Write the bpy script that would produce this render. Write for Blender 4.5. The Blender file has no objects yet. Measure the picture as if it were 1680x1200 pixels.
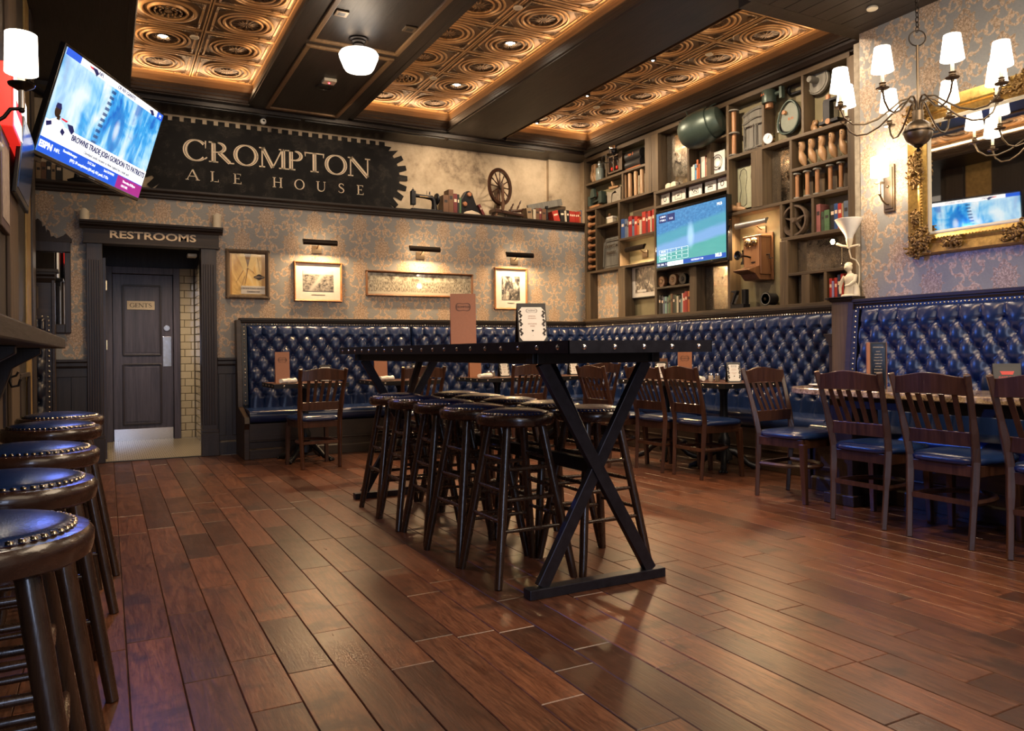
import bpy, bmesh, math, random
from mathutils import Vector, Matrix
C = bpy.context.scene.collection
SC = bpy.context.scene
PI = math.pi
rnd = random.Random(7)

# ------------------------------------------------------------------ camera, world, lights, exposure
CAM_H, CAM_F, YAW, ROLL = 1.0455, 1262.1, .4851, .010
cd = bpy.data.cameras.new('camera'); cam = bpy.data.objects.new('camera', cd); C.objects.link(cam)
cd.sensor_width = 36; cd.lens = CAM_F / 1680 * 36; cd.shift_y = -(600 - 576.6) / 1680; cd.clip_start = .05; cd.clip_end = 60
_r = Vector((math.cos(YAW), -math.sin(YAW), 0)); _f = Vector((math.sin(YAW), math.cos(YAW), 0)); _u = Vector((0, 0, 1))
_x = _r * math.cos(ROLL) - _u * math.sin(ROLL); _y = _r * math.sin(ROLL) + _u * math.cos(ROLL)
cam.matrix_world = Matrix(((_x.x, _y.x, -_f.x, 0), (_x.y, _y.y, -_f.y, 0), (_x.z, _y.z, -_f.z, CAM_H), (0, 0, 0, 1)))
SC.camera = cam
w = bpy.data.worlds.new('world'); SC.world = w; w.use_nodes = True
w.node_tree.nodes['Background'].inputs[0].default_value = (1, .82, .66, 1)
w.node_tree.nodes['Background'].inputs[1].default_value = .13
SC.view_settings.view_transform = 'Standard'; SC.view_settings.look = 'None'; SC.view_settings.gamma = 1
SC.view_settings.use_curve_mapping = False; SC.view_settings.exposure = 1.1
SC.cycles.use_denoising = True; SC.cycles.max_bounces = 6; SC.cycles.diffuse_bounces = 3; SC.cycles.glossy_bounces = 4
SC.cycles.transmission_bounces = 4; SC.cycles.caustics_reflective = False; SC.cycles.caustics_refractive = False
SC.cycles.sample_clamp_indirect = 6; SC.cycles.use_light_tree = True
WARM = (1, .66, .36); AMBER = (1, .64, .35); SOFT = (1, .78, .55); COOL = (.55, .68, 1)

def light(kind, loc, power, col=WARM, target=None, size=.1, size_y=None, spot=1.2, blend=.5):
    d = bpy.data.lights.new(kind.lower() + '_light', kind); d.energy = power; d.color = col
    if kind == 'AREA':
        d.size = size
        if size_y: d.shape = 'RECTANGLE'; d.size_y = size_y
    elif kind == 'SPOT': d.spot_size = spot; d.spot_blend = blend; d.shadow_soft_size = size
    else: d.shadow_soft_size = size
    o = bpy.data.objects.new(kind.lower() + '_light', d); C.objects.link(o); o.location = loc
    if target is not None: o.rotation_euler = (Vector(target) - Vector(loc)).to_track_quat('-Z', 'Y').to_euler()
    return o
# added fill: warm area lights overhead and a cool one behind the camera
light('AREA', (1.4, -.9, 3.45), 26, SOFT, (2.4, 1.6, 0), 3.0, 2.4)
light('AREA', (3.4, 1.0, 3.40), 60, SOFT, (3.3, 2.0, 0), 2.0, 2.0)
light('AREA', (-.3, -3.2, 1.9), 46, COOL, (3.2, 4.0, .9), 1.8, 2.2)
# blue spots added at the left television to strengthen its screen's glow
light('SPOT', (.12, 6.30, 2.62), 185, (.05, .2, 1), (5.1, 2.35, .45), .03, spot=.60, blend=.5)
light('SPOT', (.12, 6.30, 2.62), 16, (.12, .2, 1), (2.4, 3.4, .9), .03, spot=2.2, blend=.6)
# cove lights lying on the ledges of the three ceiling coffers
COFFERS = ((.168, 1.388), (2.397, 3.617), (4.355, 5.575)); CY0, CY1, TZ, BZ = 4.13, 8.40, 3.873, 3.64
for x0, x1 in COFFERS:
    for xx, dx in ((x0 + .03, .5), (x1 - .03, -.5)):
        light('AREA', (xx, (CY0 + CY1) / 2, 3.80), 3.2, AMBER, (xx + dx * .25, (CY0 + CY1) / 2, 3.9), CY1 - CY0 - .1, .03)
    for yy, dy in ((CY0 + .03, .5), (CY1 - .03, -.5)):
        light('AREA', ((x0 + x1) / 2, yy, 3.80), 1.5, AMBER, ((x0 + x1) / 2, yy + dy * .25, 3.9), 1.1, .03).rotation_euler.z += 0
# recessed spots in view, followed by spots for floor, bookcase, sign and lobby
for x, y in ((.465, 7.436), (3.29, 6.213), (3.29, 7.43)): light('SPOT', (x, y, 3.84), 60, WARM, (x, y, 0), .04, spot=1.5, blend=.7)
for x, y in ((.465, 4.9), (3.29, 4.95), (1.89, 4.6), (1.89, 2.2), (3.29, 3.2)): light('SPOT', (x, y, 3.6), 92, WARM, (x, y, 0), .05, spot=1.7, blend=.8)  # unseen downlights added nearer the camera to brighten the floor
for y in (7.785, 6.72, 5.63, 4.6): light('SPOT', (4.50, y, 3.70), 55, SOFT, (5.62, y - .1, 2.5), .03, spot=1.7, blend=.8)
for x, pw in ((1.1, 12), (2.3, 12), (3.7, 34), (5.0, 34)): light('SPOT', (x, 7.75, 3.60), pw, SOFT, (x, 8.9, 2.95), .04, spot=1.6, blend=.9)
light('SPOT', (.62, 9.3, 2.42), 50, SOFT, (.8, 9.6, 0), .06, spot=2.2, blend=.9)

# ------------------------------------------------------------------ node helper and materials
class V:
    def __init__(s, k, o): s.k, s.o = k, o
    def __add__(s, b): return s.k.m('ADD', s, b)
    __radd__ = __add__
    def __sub__(s, b): return s.k.m('SUBTRACT', s, b)
    def __rsub__(s, b): return s.k.m('SUBTRACT', b, s)
    def __mul__(s, b): return s.k.m('MULTIPLY', s, b)
    __rmul__ = __mul__
    def __truediv__(s, b): return s.k.m('DIVIDE', s, b)
    def __abs__(s): return s.k.m('ABSOLUTE', s)
class K:
    def __init__(s, nt): s.nt = nt
    def n(s, t): return s.nt.nodes.new(t)
    def put(s, sock, v):
        if isinstance(v, V): s.nt.links.new(v.o, sock)
        elif v is not None: sock.default_value = v
    def m(s, op, a, b=None, c=None, clamp=False):
        n = s.n('ShaderNodeMath'); n.operation = op; n.use_clamp = clamp
        for i, v in enumerate((a, b, c)):
            if v is not None: s.put(n.inputs[i], v)
        return V(s, n.outputs[0])
    def step(s, x, a, b):       # smoothstep a..b -> 0..1
        n = s.n('ShaderNodeMapRange'); n.interpolation_type = 'SMOOTHSTEP'
        s.put(n.inputs[0], x); n.inputs[1].default_value = a; n.inputs[2].default_value = b
        return V(s, n.outputs[0])
    def xyz(s, kind='Object'):
        t = s.n('ShaderNodeTexCoord'); p = s.n('ShaderNodeSeparateXYZ'); s.nt.links.new(t.outputs[kind], p.inputs[0])
        return [V(s, o) for o in p.outputs]
    def vec(s, x, y, z):
        n = s.n('ShaderNodeCombineXYZ')
        for i, v in enumerate((x, y, z)): s.put(n.inputs[i], v)
        return V(s, n.outputs[0])
    def noise(s, vec, scale, detail=4, rough=.55, dist=0):
        n = s.n('ShaderNodeTexNoise'); s.put(n.inputs['Vector'], vec); n.inputs['Scale'].default_value = scale
        n.inputs['Detail'].default_value = detail; n.inputs['Roughness'].default_value = rough; n.inputs['Distortion'].default_value = dist
        return V(s, n.outputs[0])
    def voro(s, vec, scale, feature='F1'):
        n = s.n('ShaderNodeTexVoronoi'); n.feature = feature; s.put(n.inputs['Vector'], vec); n.inputs['Scale'].default_value = scale
        return V(s, n.outputs['Distance'])
    def ramp(s, f, stops):
        n = s.n('ShaderNodeValToRGB'); e = n.color_ramp.elements
        while len(e) < len(stops): e.new(.5)
        for q, (p, c) in zip(e, stops): q.position = p; q.color = (*c, 1)
        s.put(n.inputs[0], f); return V(s, n.outputs[0])
    def mix(s, f, a, b, mode='MIX'):
        n = s.n('ShaderNodeMix'); n.data_type = 'RGBA'; n.blend_type = mode
        for i, v in ((0, f), (6, a), (7, b)):
            if isinstance(v, tuple): v = (*v, 1)
            s.put(n.inputs[i], v)
        return V(s, n.outputs[2])
    def rand(s): return V(s, s.n('ShaderNodeObjectInfo').outputs['Random'])
    def bump(s, h, strength=.3, dist=.01):
        n = s.n('ShaderNodeBump'); s.put(n.inputs['Height'], h); n.inputs['Strength'].default_value = strength; n.inputs['Distance'].default_value = dist
        return V(s, n.outputs[0])
def newmat(name):
    m = bpy.data.materials.new(name); m.use_nodes = True
    return m, K(m.node_tree), m.node_tree.nodes['Principled BSDF']
def setp(k, p, col=None, rough=None, metal=None, normal=None, emit=None, es=None, spec=None, coat=None):
    for key, v in (('Base Color', col), ('Roughness', rough), ('Metallic', metal), ('Normal', normal), ('Emission Color', emit),
                   ('Emission Strength', es), ('Specular IOR Level', spec), ('Coat Weight', coat)):
        if v is None: continue
        if isinstance(v, tuple): v = (*v, 1)
        k.put(p.inputs[key], v)
_cache = {}
def plain(name, col, rough=.5, metal=0, grain=.12, scale=30, bump=.08, es=0, spec=None, coat=None):
    """painted, cast or cloth surface: a colour with a little uneven tone and relief"""
    if name in _cache: return _cache[name]
    m, k, p = newmat(name); co = k.vec(*k.xyz()); nz = k.noise(co, scale, 4)
    c = k.mix(nz, tuple(v * (1 - grain * 2.2) for v in col), tuple(min(1, v * (1 + grain)) for v in col))
    setp(k, p, c, k.m('ADD', nz * .12, rough - .06), metal, k.bump(nz, bump, .004) if bump else None, spec=spec, coat=coat)
    if es: setp(k, p, emit=col, es=es)
    _cache[name] = m; return m
def wood(name, c0, c1, axis='z', rough=.42, scale=1.0, bump=.25, vary=.5, coat=0):
    if name in _cache: return _cache[name]
    m, k, p = newmat(name); x, y, z = k.xyz(); r = k.rand()
    st = {'x': (.8, 14, 14), 'y': (14, .8, 14), 'z': (14, 14, .8)}[axis]
    v = k.vec(x * (st[0] * scale) + r * 31, y * (st[1] * scale) + r * 17, z * (st[2] * scale) + r * 9)
    g = k.noise(v, 1.3, 5, .6, 1.2); fine = k.noise(v, 6, 3, .7)
    c = k.ramp(g * .75 + fine * .25, [(.3, c0), (.5, tuple((a + b) / 2 for a, b in zip(c0, c1))), (.68, c1)])
    c = k.mix(1.0, c, k.ramp(r, [(0, (1 - vary * .5,) * 3), (1, (1,) * 3)]), 'MULTIPLY')
    setp(k, p, c, k.m('ADD', fine * .2, rough - .1), 0, k.bump(g * .6 + fine * .4, bump, .006), coat=coat)
    _cache[name] = m; return m
def glow(name, col, es):
    if name in _cache: return _cache[name]
    m, k, p = newmat(name); setp(k, p, col, .5, emit=col, es=es); _cache[name] = m; return m

M = {}
M['trim_wood'] = wood('trim_wood', (.009, .0055, .0035), (.034, .020, .0125), 'x', .5)
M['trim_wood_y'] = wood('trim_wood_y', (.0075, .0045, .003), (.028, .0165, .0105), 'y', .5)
M['trim_wood_z'] = wood('trim_wood_z', (.014, .009, .008), (.05, .032, .026), 'z', .38)
M['cove_wood'] = wood('cove_wood', (.16, .085, .035), (.36, .21, .09), 'x', .5)  # the dark trim wood, with the cove light put into its colour
M['lit_cove_wood_y'] = wood('lit_cove_wood_y', (.16, .085, .035), (.36, .21, .09), 'y', .5)
M['shelf_wood'] = wood('shelf_wood', (.042, .028, .015), (.135, .09, .048), 'y', .55)
M['shelf_wood_z'] = wood('shelf_wood_z', (.046, .031, .016), (.155, .104, .055), 'z', .55)
M['chair_wood'] = wood('chair_wood', (.024, .009, .005), (.088, .036, .019), 'z', .32, coat=.2)
M['stool_wood'] = wood('stool_wood', (.016, .0075, .005), (.056, .027, .0155), 'z', .28, coat=.3)
M['seat_wood'] = wood('seat_wood', (.02, .009, .006), (.058, .025, .015), 'x', .25, coat=.4)
M['door_wood'] = wood('door_wood', (.04, .033, .044), (.135, .113, .142), 'z', .34, bump=.4)
M['panel_wood'] = wood('panel_wood', (.014, .011, .011), (.042, .033, .032), 'z', .42)
M['bench_wood'] = wood('bench_wood', (.018, .010, .007), (.055, .033, .021), 'x', .4)
M['post_wood'] = wood('post_wood', (.07, .046, .024), (.19, .13, .072), 'z', .45)
M['table_wood'] = wood('table_wood', (.06, .022, .012), (.15, .065, .034), 'x', .3)
M['spool_wood'] = wood('spool_wood', (.25, .11, .045), (.46, .23, .10), 'z', .45, vary=.3)
M['last_wood'] = wood('last_wood', (.25, .135, .06), (.48, .29, .145), 'z', .45, vary=.3)
M['walnut'] = wood('walnut', (.11, .045, .018), (.27, .125, .055), 'z', .35)
M['frame_oak'] = wood('frame_oak', (.25, .10, .035), (.46, .21, .08), 'x', .35)
M['barn_wood'] = wood('barn_wood', (.045, .028, .016), (.15, .10, .06), 'z', .6)
M['iron'] = plain('iron', (.022, .022, .025), .42, .6, scale=60)
M['steel_band'] = plain('steel_band', (.045, .045, .062), .34, .75, scale=25, grain=.25)
M['bronze'] = plain('bronze', (.22, .165, .11), .38, .9, scale=40)
M['dark_bronze'] = plain('dark_bronze', (.035, .026, .02), .35, .8, scale=40)
M['brass'] = plain('brass', (.55, .40, .2), .25, 1, scale=40)
M['nail'] = plain('nail', (.62, .55, .44), .22, 1, bump=0)
M['nickel'] = plain('nickel', (.55, .53, .5), .4, .9, bump=0)
M['chrome'] = plain('chrome', (.78, .78, .8), .14, 1, bump=0, grain=.03)
M['green_iron'] = plain('green_iron', (.05, .075, .062), .4, .35, scale=40)
M['black'] = plain('black', (.012, .012, .013), .4)
M['black_gloss'] = plain('black_gloss', (.006, .006, .007), .15, bump=0)
M['cream'] = plain('cream', (.74, .66, .5), .5, bump=.02, grain=.05)
M['white'] = plain('white', (.8, .79, .75), .45, bump=.02, grain=.04)
M['paper'] = plain('paper', (.72, .68, .6), .6, bump=0, grain=.05)
M['copper_card'] = plain('copper_card', (.40, .165, .078), .45, .15, scale=90, grain=.06)
M['ink'] = plain('ink', (.03, .022, .02), .6, bump=0)
M['letter_cream'] = plain('letter_cream', (.78, .64, .46), .6, scale=60, grain=.12)
M['olive_paint'] = plain('olive_paint', (.22, .19, .105), .6, scale=8, grain=.15)
M['grey_wood'] = wood('grey_wood', (.10, .095, .08), (.26, .25, .215), 'z', .6)
M['stone'] = plain('stone', (.36, .31, .235), .8, scale=25, grain=.3, bump=.5)
M['gilt'] = plain('gilt', (.72, .44, .12), .33, .75, scale=45, grain=.3, bump=.3)
M['gilt_dark'] = plain('gilt_dark', (.33, .19, .06), .45, .6, scale=90, grain=.5, bump=.9)
M['red_paint'] = plain('red_paint', (.55, .022, .012), .35)
M['rust'] = plain('rust', (.16, .115, .08), .5, .3, scale=40, grain=.3)
M['mortar'] = plain('mortar', (.09, .075, .06), .9)

def leather(name, c, rough=.3):
    m, k, p = newmat(name); co = k.vec(*k.xyz()); v = k.voro(co, 260); nz = k.noise(co, 5, 3)
    setp(k, p, k.mix(nz, tuple(a * .7 for a in c), tuple(a * 1.25 for a in c)), k.m('ADD', nz * .12, rough - .04), 0, k.bump(v, .12, .002), spec=.6)
    return m
M['leather'] = leather('navy_leather', (.0075, .021, .078), .23)
M['leather_dark'] = leather('black_navy_leather', (.010, .013, .028), .3)
def mirror_mat(name, tint=(.8, .78, .72), spots=.5, rough=.03):
    m, k, p = newmat(name); co = k.vec(*k.xyz()); a = k.noise(co, 9, 6, .7); b = k.noise(co, 130, 2)
    f = k.step(a * .6 + b * .4, .40, .62)
    setp(k, p, k.mix(f * spots, tint, (.10, .08, .055)), k.m('ADD', f * (spots * .45), rough), 1.0)
    return m
M['mirror'] = mirror_mat('mirror_glass', (.86, .85, .82), 0, .02)
M['aged_mirror'] = mirror_mat('aged_mirror_glass', (.72, .66, .55), .55, .03)

# wallpaper: half-drop damask of a palmette and mirrored scrolls
def damask_group():
    g = bpy.data.node_groups.new('damask', 'ShaderNodeTree')
    for n in 'xz': g.interface.new_socket(n, in_out='INPUT', socket_type='NodeSocketFloat')
    for n in ('mask', 'vein'): g.interface.new_socket(n, in_out='OUTPUT', socket_type='NodeSocketFloat')
    k = K(g); gi = k.n('NodeGroupInput'); go = k.n('NodeGroupOutput')
    ax, z = abs(V(k, gi.outputs[0])), V(k, gi.outputs[1])
    def ring(cx, cz, r, w, lo=None, cut=None):
        dx, dz = ax - cx, z - cz
        d = k.m('SQRT', dx * dx + dz * dz)
        q = 1 - k.step(abs(d - r) - w, -.004, .004)
        if cut is not None:  # keep only the side where a*dx+b*dz > c
            a, b, c = cut; q = q * k.step(dx * a + dz * b, c - .006, c + .006)
        return q
    def blob(cx, cz, rx, rz):
        dx, dz = (ax - cx) / rx, (z - cz) / rz
        return 1 - k.step(k.m('SQRT', dx * dx + dz * dz), .8, 1.05)
    th = k.m('ARCTAN2', z + .01, ax); rr = k.m('SQRT', ax * ax * 1.12 + (z + .01) * (z + .01) * .62)
    lob = k.m('SINE', th * 9 + .8) * .010 + k.m('SINE', th * 17) * .005 + .090
    med = 1 - k.step(rr - lob, -.004, .004)
    vein = k.m('MAXIMUM', k.m('SINE', th * 18 + k.m('SINE', rr * 60) * 1.2), k.m('SINE', rr * 190 + k.m('SINE', th * 9) * 2)) * .5 + .5
    vein = k.step(vein, .78, .98)
    med = med * (1 - .8 * (1 - k.step(abs(rr - lob * .62 - .006), .0015, .004)))
    parts = [med, ring(.066, .178, .036, .008, cut=(-.4, 1, -.02)), ring(.140, .135, .040, .008, cut=(1, .5, -.015)), ring(.074, -.165, .042, .008, cut=(1, -.3, -.02)),
             ring(.172, -.080, .036, .008, cut=(.3, -1, -.01)), ring(.0, .245, .050, .008, cut=(0, -1, .0)), ring(.205, .02, .030, .008, cut=(1, 1, -.02)),
             blob(.045, .208, .016, .028), blob(.105, .158, .017, .012), blob(.108, -.128, .020, .013), blob(.19, -.045, .011, .024), blob(0, -.180, .020, .042), blob(.178, .168, .014, .020), blob(.04, -.212, .016, .012), blob(.232, .1, .010, .02), blob(.225, -.125, .013, .018), blob(.018, .165, .008, .03)]
    o = parts[0]
    for q in parts[1:]: o = k.m('MAXIMUM', o, q)
    k.put(go.inputs[0], o); k.put(go.inputs[1], vein * med); return g
DAMASK = damask_group()
def wallpaper(name, axis, flip=0):
    m, k, p = newmat(name); xyz = k.xyz(); u, z = xyz['xyz'.index(axis)], xyz[2]
    W, H = .51, .50
    nz = k.noise(k.vec(*xyz), 14, 3); u2, z2 = u + (nz - .5) * .035, z + (k.noise(k.vec(*xyz), 17, 3) - .5) * .035
    masks = []
    for ou, oz in ((0, 0), (W / 2, H / 2)):
        n = k.n('ShaderNodeGroup'); n.node_tree = DAMASK
        k.put(n.inputs[0], k.m('WRAP', u2 + (ou + flip), W / 2, -W / 2)); k.put(n.inputs[1], k.m('WRAP', z2 + oz, H / 2, -H / 2))
        masks.append((V(k, n.outputs[0]), V(k, n.outputs[1])))
    ma = k.m('MAXIMUM', masks[0][0], masks[1][0]); ve = k.m('MAXIMUM', masks[0][0] * masks[0][1], masks[1][0] * masks[1][1])
    base = k.mix(k.noise(k.vec(*xyz), 60, 3), (.25, .25, .238), (.335, .33, .315))
    mot = k.mix(ve * .7, k.mix(k.step(k.noise(k.vec(*xyz), 58, 3, .7), .36, .60), (.34, .225, .135), (.66, .49, .34)), (.25, .165, .10))
    setp(k, p, k.mix(ma * .92, base, mot), k.m('ADD', ma * -.12, .58), 0, k.bump(ma, .12, .002))
    return m
M['paper_x'] = wallpaper('damask_wallpaper_x', 'x'); M['paper_y'] = wallpaper('damask_wallpaper_y', 'y', .1)

# ------------------------------------------------------------------ mesh builder and object helpers
class MB:
    def __init__(s): s.v, s.f = [], []
    def add(s, vs, fs):
        n = len(s.v); s.v += [tuple(v) for v in vs]; s.f += [tuple(i + n for i in f) for f in fs]; return s
    def b(s, x0, x1, y0, y1, z0, z1):
        return s.add([(x, y, z) for z in (z0, z1) for x, y in ((x0, y0), (x1, y0), (x1, y1), (x0, y1))],
                     [(3, 2, 1, 0), (4, 5, 6, 7), (0, 1, 5, 4), (1, 2, 6, 5), (2, 3, 7, 6), (3, 0, 4, 7)])
    def c(s, cx, cy, cz, sx, sy, sz): return s.b(cx - sx / 2, cx + sx / 2, cy - sy / 2, cy + sy / 2, cz - sz / 2, cz + sz / 2)
    def bar(s, p, q, w, h, up=(0, 0, 1), w2=None, h2=None):
        p, q = Vector(p), Vector(q); d = (q - p).normalized(); a = d.cross(Vector(up)).normalized(); n = a.cross(d)
        w2 = w if w2 is None else w2; h2 = h if h2 is None else h2
        vs = [o + a * (sx * ww / 2) + n * (sz * hh / 2) for o, ww, hh in ((p, w, h), (q, w2, h2)) for sx, sz in ((-1, -1), (1, -1), (1, 1), (-1, 1))]
        return s.add(vs, [(0, 1, 2, 3), (7, 6, 5, 4), (0, 4, 5, 1), (1, 5, 6, 2), (2, 6, 7, 3), (3, 7, 4, 0)])
    def tube(s, pts, r, seg=8, closed=False, flat=1.0):
        pts = [Vector(p) for p in pts]; n = len(pts); rs = r if isinstance(r, (list, tuple)) else [r] * n
        vs, prev = [], None
        for i, p in enumerate(pts):
            a = pts[i - 1] if (i or closed) else p; b = pts[(i + 1) % n] if (i < n - 1 or closed) else p
            d = (b - a).normalized()
            if prev is None:
                prev = d.cross(Vector((0, 0, 1)))
                if prev.length < .1: prev = d.cross(Vector((1, 0, 0)))
            prev = (prev - d * prev.dot(d)).normalized(); e = d.cross(prev)
            vs += [p + (prev * math.cos(t) + e * math.sin(t) * flat) * rs[i] for t in (2 * PI * j / seg for j in range(seg))]
        m = n if closed else n - 1
        fs = [(i * seg + j, i * seg + (j + 1) % seg, ((i + 1) % n) * seg + (j + 1) % seg, ((i + 1) % n) * seg + j) for i in range(m) for j in range(seg)]
        if not closed: fs += [tuple(range(seg - 1, -1, -1)), tuple(range((n - 1) * seg, n * seg))]
        return s.add(vs, fs)
    def lathe(s, prof, o=(0, 0, 0), axis='z', seg=20, sx=1, sy=1):
        o = Vector(o); vs, fs = [], []
        f = {'z': lambda a, b, h: (a, b, h), 'x': lambda a, b, h: (h, a, b), 'y': lambda a, b, h: (b, h, a)}[axis]
        for r, h in prof: vs += [o + Vector(f(r * sx * math.cos(2 * PI * j / seg), r * sy * math.sin(2 * PI * j / seg), h)) for j in range(seg)]
        n = len(prof)
        fs = [(i * seg + j, i * seg + (j + 1) % seg, (i + 1) * seg + (j + 1) % seg, (i + 1) * seg + j) for i in range(n - 1) for j in range(seg)]
        ring_ = prof[0] == prof[-1]
        if prof[0][0] > 1e-5 and not ring_: fs.append(tuple(range(seg - 1, -1, -1)))
        if prof[-1][0] > 1e-5 and not ring_: fs.append(tuple(range((n - 1) * seg, n * seg)))
        return s.add(vs, fs)
    def ball(s, o, r, seg=12, rings=7, sx=1, sy=1, sz=1):
        return s.lathe([(max(1e-4, r * math.sin(PI * i / rings)), -r * sz * math.cos(PI * i / rings)) for i in range(rings + 1)], o, 'z', seg, sx, sy)
    def prism(s, poly, o, ux, uy, depth):
        """a flat outline in the plane o+ux,uy, extruded along ux x uy by depth"""
        o, ux, uy = Vector(o), Vector(ux), Vector(uy); nn = ux.cross(uy).normalized() * depth; n = len(poly)
        a = sum(poly[i][0] * poly[(i + 1) % n][1] - poly[(i + 1) % n][0] * poly[i][1] for i in range(n))
        if a < 0: poly = poly[::-1]
        vs = [o + ux * x + uy * y for x, y in poly]; vs += [v + nn for v in vs]
        return s.add(vs, [tuple(range(n - 1, -1, -1)), tuple(range(n, 2 * n))] + [(i, (i + 1) % n, n + (i + 1) % n, n + i) for i in range(n)])
    def sweep(s, prof, a, b, out, up=(0, 0, 1)):
        """a moulding: profile points (out, up) run from a to b"""
        a, b, out, up = Vector(a), Vector(b), Vector(out), Vector(up); n = len(prof)
        vs = [e + out * x + up * y for e in (a, b) for x, y in prof]
        return s.add(vs, [tuple(range(n)), tuple(range(2 * n - 1, n - 1, -1))] + [(i, n + i, n + (i + 1) % n, (i + 1) % n) for i in range(n)])
    def mesh(s, name, smooth=None):
        me = bpy.data.meshes.new(name); me.from_pydata(s.v, [], s.f)
        bm = bmesh.new(); bm.from_mesh(me); bmesh.ops.recalc_face_normals(bm, faces=bm.faces); bm.to_mesh(me); bm.free()
        if smooth:
            me.polygons.foreach_set('use_smooth', [True] * len(me.polygons)); me.set_sharp_from_angle(angle=math.radians(smooth))
        me.update(); return me
    def build(s, name, m, parent=None, smooth=None, bevel=0, loc=None, label=None):
        return put(s.mesh(name, smooth), name, m, parent, bevel, loc, label)
def put(me, name, m, parent=None, bevel=0, loc=None, label=None):
    if m is not None and not me.materials: me.materials.append(M[m] if isinstance(m, str) else m)
    o = bpy.data.objects.new(name, me); C.objects.link(o); o.parent = parent
    if loc is not None: o.location = loc
    if label: o['label'] = label
    if bevel:
        d = o.modifiers.new('edge', 'BEVEL'); d.width = bevel; d.segments = 2; d.limit_method = 'ANGLE'
    return o
def tag(o, label, cat, group=None):
    o['label'] = label; o['category'] = cat
    if group: o['group'] = group
    return o
def thing(name, label, cat, loc=(0, 0, 0), rz=0, group=None, rot=None):
    o = bpy.data.objects.new(name, None); C.objects.link(o); o.location = loc; o.rotation_euler = rot or (0, 0, rz); o.empty_display_size = .1
    return tag(o, label, cat, group)
def struct(o): o['kind'] = 'structure'; return o
def stuff(o): o['kind'] = 'stuff'; return o
KIDS = {}
def dup(root, label, loc, rz=0, group=None, rot=None):
    """a copy of a thing with copies of its parts and their sub-parts"""
    if root.name not in KIDS: KIDS[root.name] = [(c, list(c.children)) for c in root.children]
    r = root.copy(); C.objects.link(r); r.location = loc; r.rotation_euler = rot or (0, 0, rz); r['label'] = label
    if group: r['group'] = group
    for c, gs in KIDS[root.name]:
        d = c.copy(); C.objects.link(d); d.parent = r
        for g in gs: e = g.copy(); C.objects.link(e); e.parent = d
    return r
def text(s, size, m, parent, loc, rot, name='lettering', align='CENTER', sx=1.0, ext=.0008, label=None, bold=0.0):
    cu = bpy.data.curves.new('t', 'FONT'); cu.body = s; cu.size = size; cu.align_x = align; cu.align_y = 'CENTER'; cu.extrude = ext; cu.offset = bold; cu.resolution_u = 3
    t = bpy.data.objects.new('t', cu); C.objects.link(t); bpy.context.view_layer.update()
    me = bpy.data.meshes.new_from_object(t.evaluated_get(bpy.context.evaluated_depsgraph_get())); bpy.data.objects.remove(t)
    me.materials.clear()
    o = put(me, name, m, parent, label=label); o.location = loc; o.rotation_euler = rot; o.scale = (sx, 1, 1); return o
# rotations that stand lettering upright on a wall: read while looking along +y, along +x, or along -x
ROT_Y, ROT_X, ROT_NX = (PI / 2, 0, 0), (PI / 2, 0, PI / 2), (PI / 2, 0, -PI / 2)
def tufted(W, H, sx=.153, sz=.108, depth=.058, first=.1, nx=None, nz=None, lean=.10):
    """deep-buttoned leather: a grid in local x (0..W), z (0..H), bulging to -y; returns (cushion MB, buttons MB)"""
    st = sx / 12; nx = int(W / st); nz = int(H / (sz / 9))
    rows = int((H - first - .05) / sz); mb, bt = MB(), MB()
    def h(x, z):
        t = (H - first - z) / sz                      # 0 at the first row of buttons, growing downwards
        e = min(1, x / .03, (W - x) / .03); e = max(0, e) ** .5
        if t < 0:                                     # pleats that run up to the top edge
            f = abs(math.sin(PI * (x / sx))) ** .4; q = -t * sz / first
            return depth * (f * (1 - .5 * q) + .25 * q) * math.sqrt(max(0, 1 - q ** 3)) * e
        if t > rows:
            ph = (rows % 2) / 2; f = abs(math.sin(PI * (x / sx + ph))) ** .4; q = min(1, (t - rows) * sz / (H - first - rows * sz))
            return depth * (f * (1 - q * .6) + .4 * q) * e
        p, q = x / sx + t / 2, x / sx - t / 2; dp, dq = p - round(p), q - round(q)
        d2 = ((dp + dq) / 2 * sx) ** 2 + ((dp - dq) * sz) ** 2
        return depth * (.30 + .70 * (abs(math.sin(PI * p)) * abs(math.sin(PI * q))) ** .40) * (1 - .85 * math.exp(-d2 / .00075)) * e
    vs = []
    for j in range(nz + 1):
        z = H * j / nz
        for i in range(nx + 1): x = W * i / nx; vs.append((x, -h(x, z) - (H - z) * lean, z))
    mb.add(vs, [(j * (nx + 1) + i, j * (nx + 1) + i + 1, (j + 1) * (nx + 1) + i + 1, (j + 1) * (nx + 1) + i) for j in range(nz) for i in range(nx)])
    for r in range(rows + 1):
        z = H - first - r * sz; x = (r % 2) * sx / 2
        while x < W - .02:
            if x > .02: bt.ball((x, -.006 - (H - z) * lean, z), .009, 8, 4, sy=.6)
            x += sx
    return mb, bt
def nails(pts, r, axis, seg=7):
    """domed nail heads: axis is the direction in which they stand proud"""
    mb = MB(); ax = Vector(axis).normalized(); a = ax.orthogonal().normalized(); b = ax.cross(a)
    for p in pts:
        p = Vector(p); n = len(mb.v)
        for q, h in ((1, 0), (.72, .45)): mb.v += [tuple(p + (a * math.cos(t) + b * math.sin(t)) * r * q + ax * r * h) for t in (2 * PI * j / seg for j in range(seg))]
        mb.v.append(tuple(p + ax * r * .62))
        mb.f += [(n + j, n + (j + 1) % seg, n + seg + (j + 1) % seg, n + seg + j) for j in range(seg)] + [(n + seg + j, n + seg + (j + 1) % seg, n + 2 * seg) for j in range(seg)]
    return mb
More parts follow.
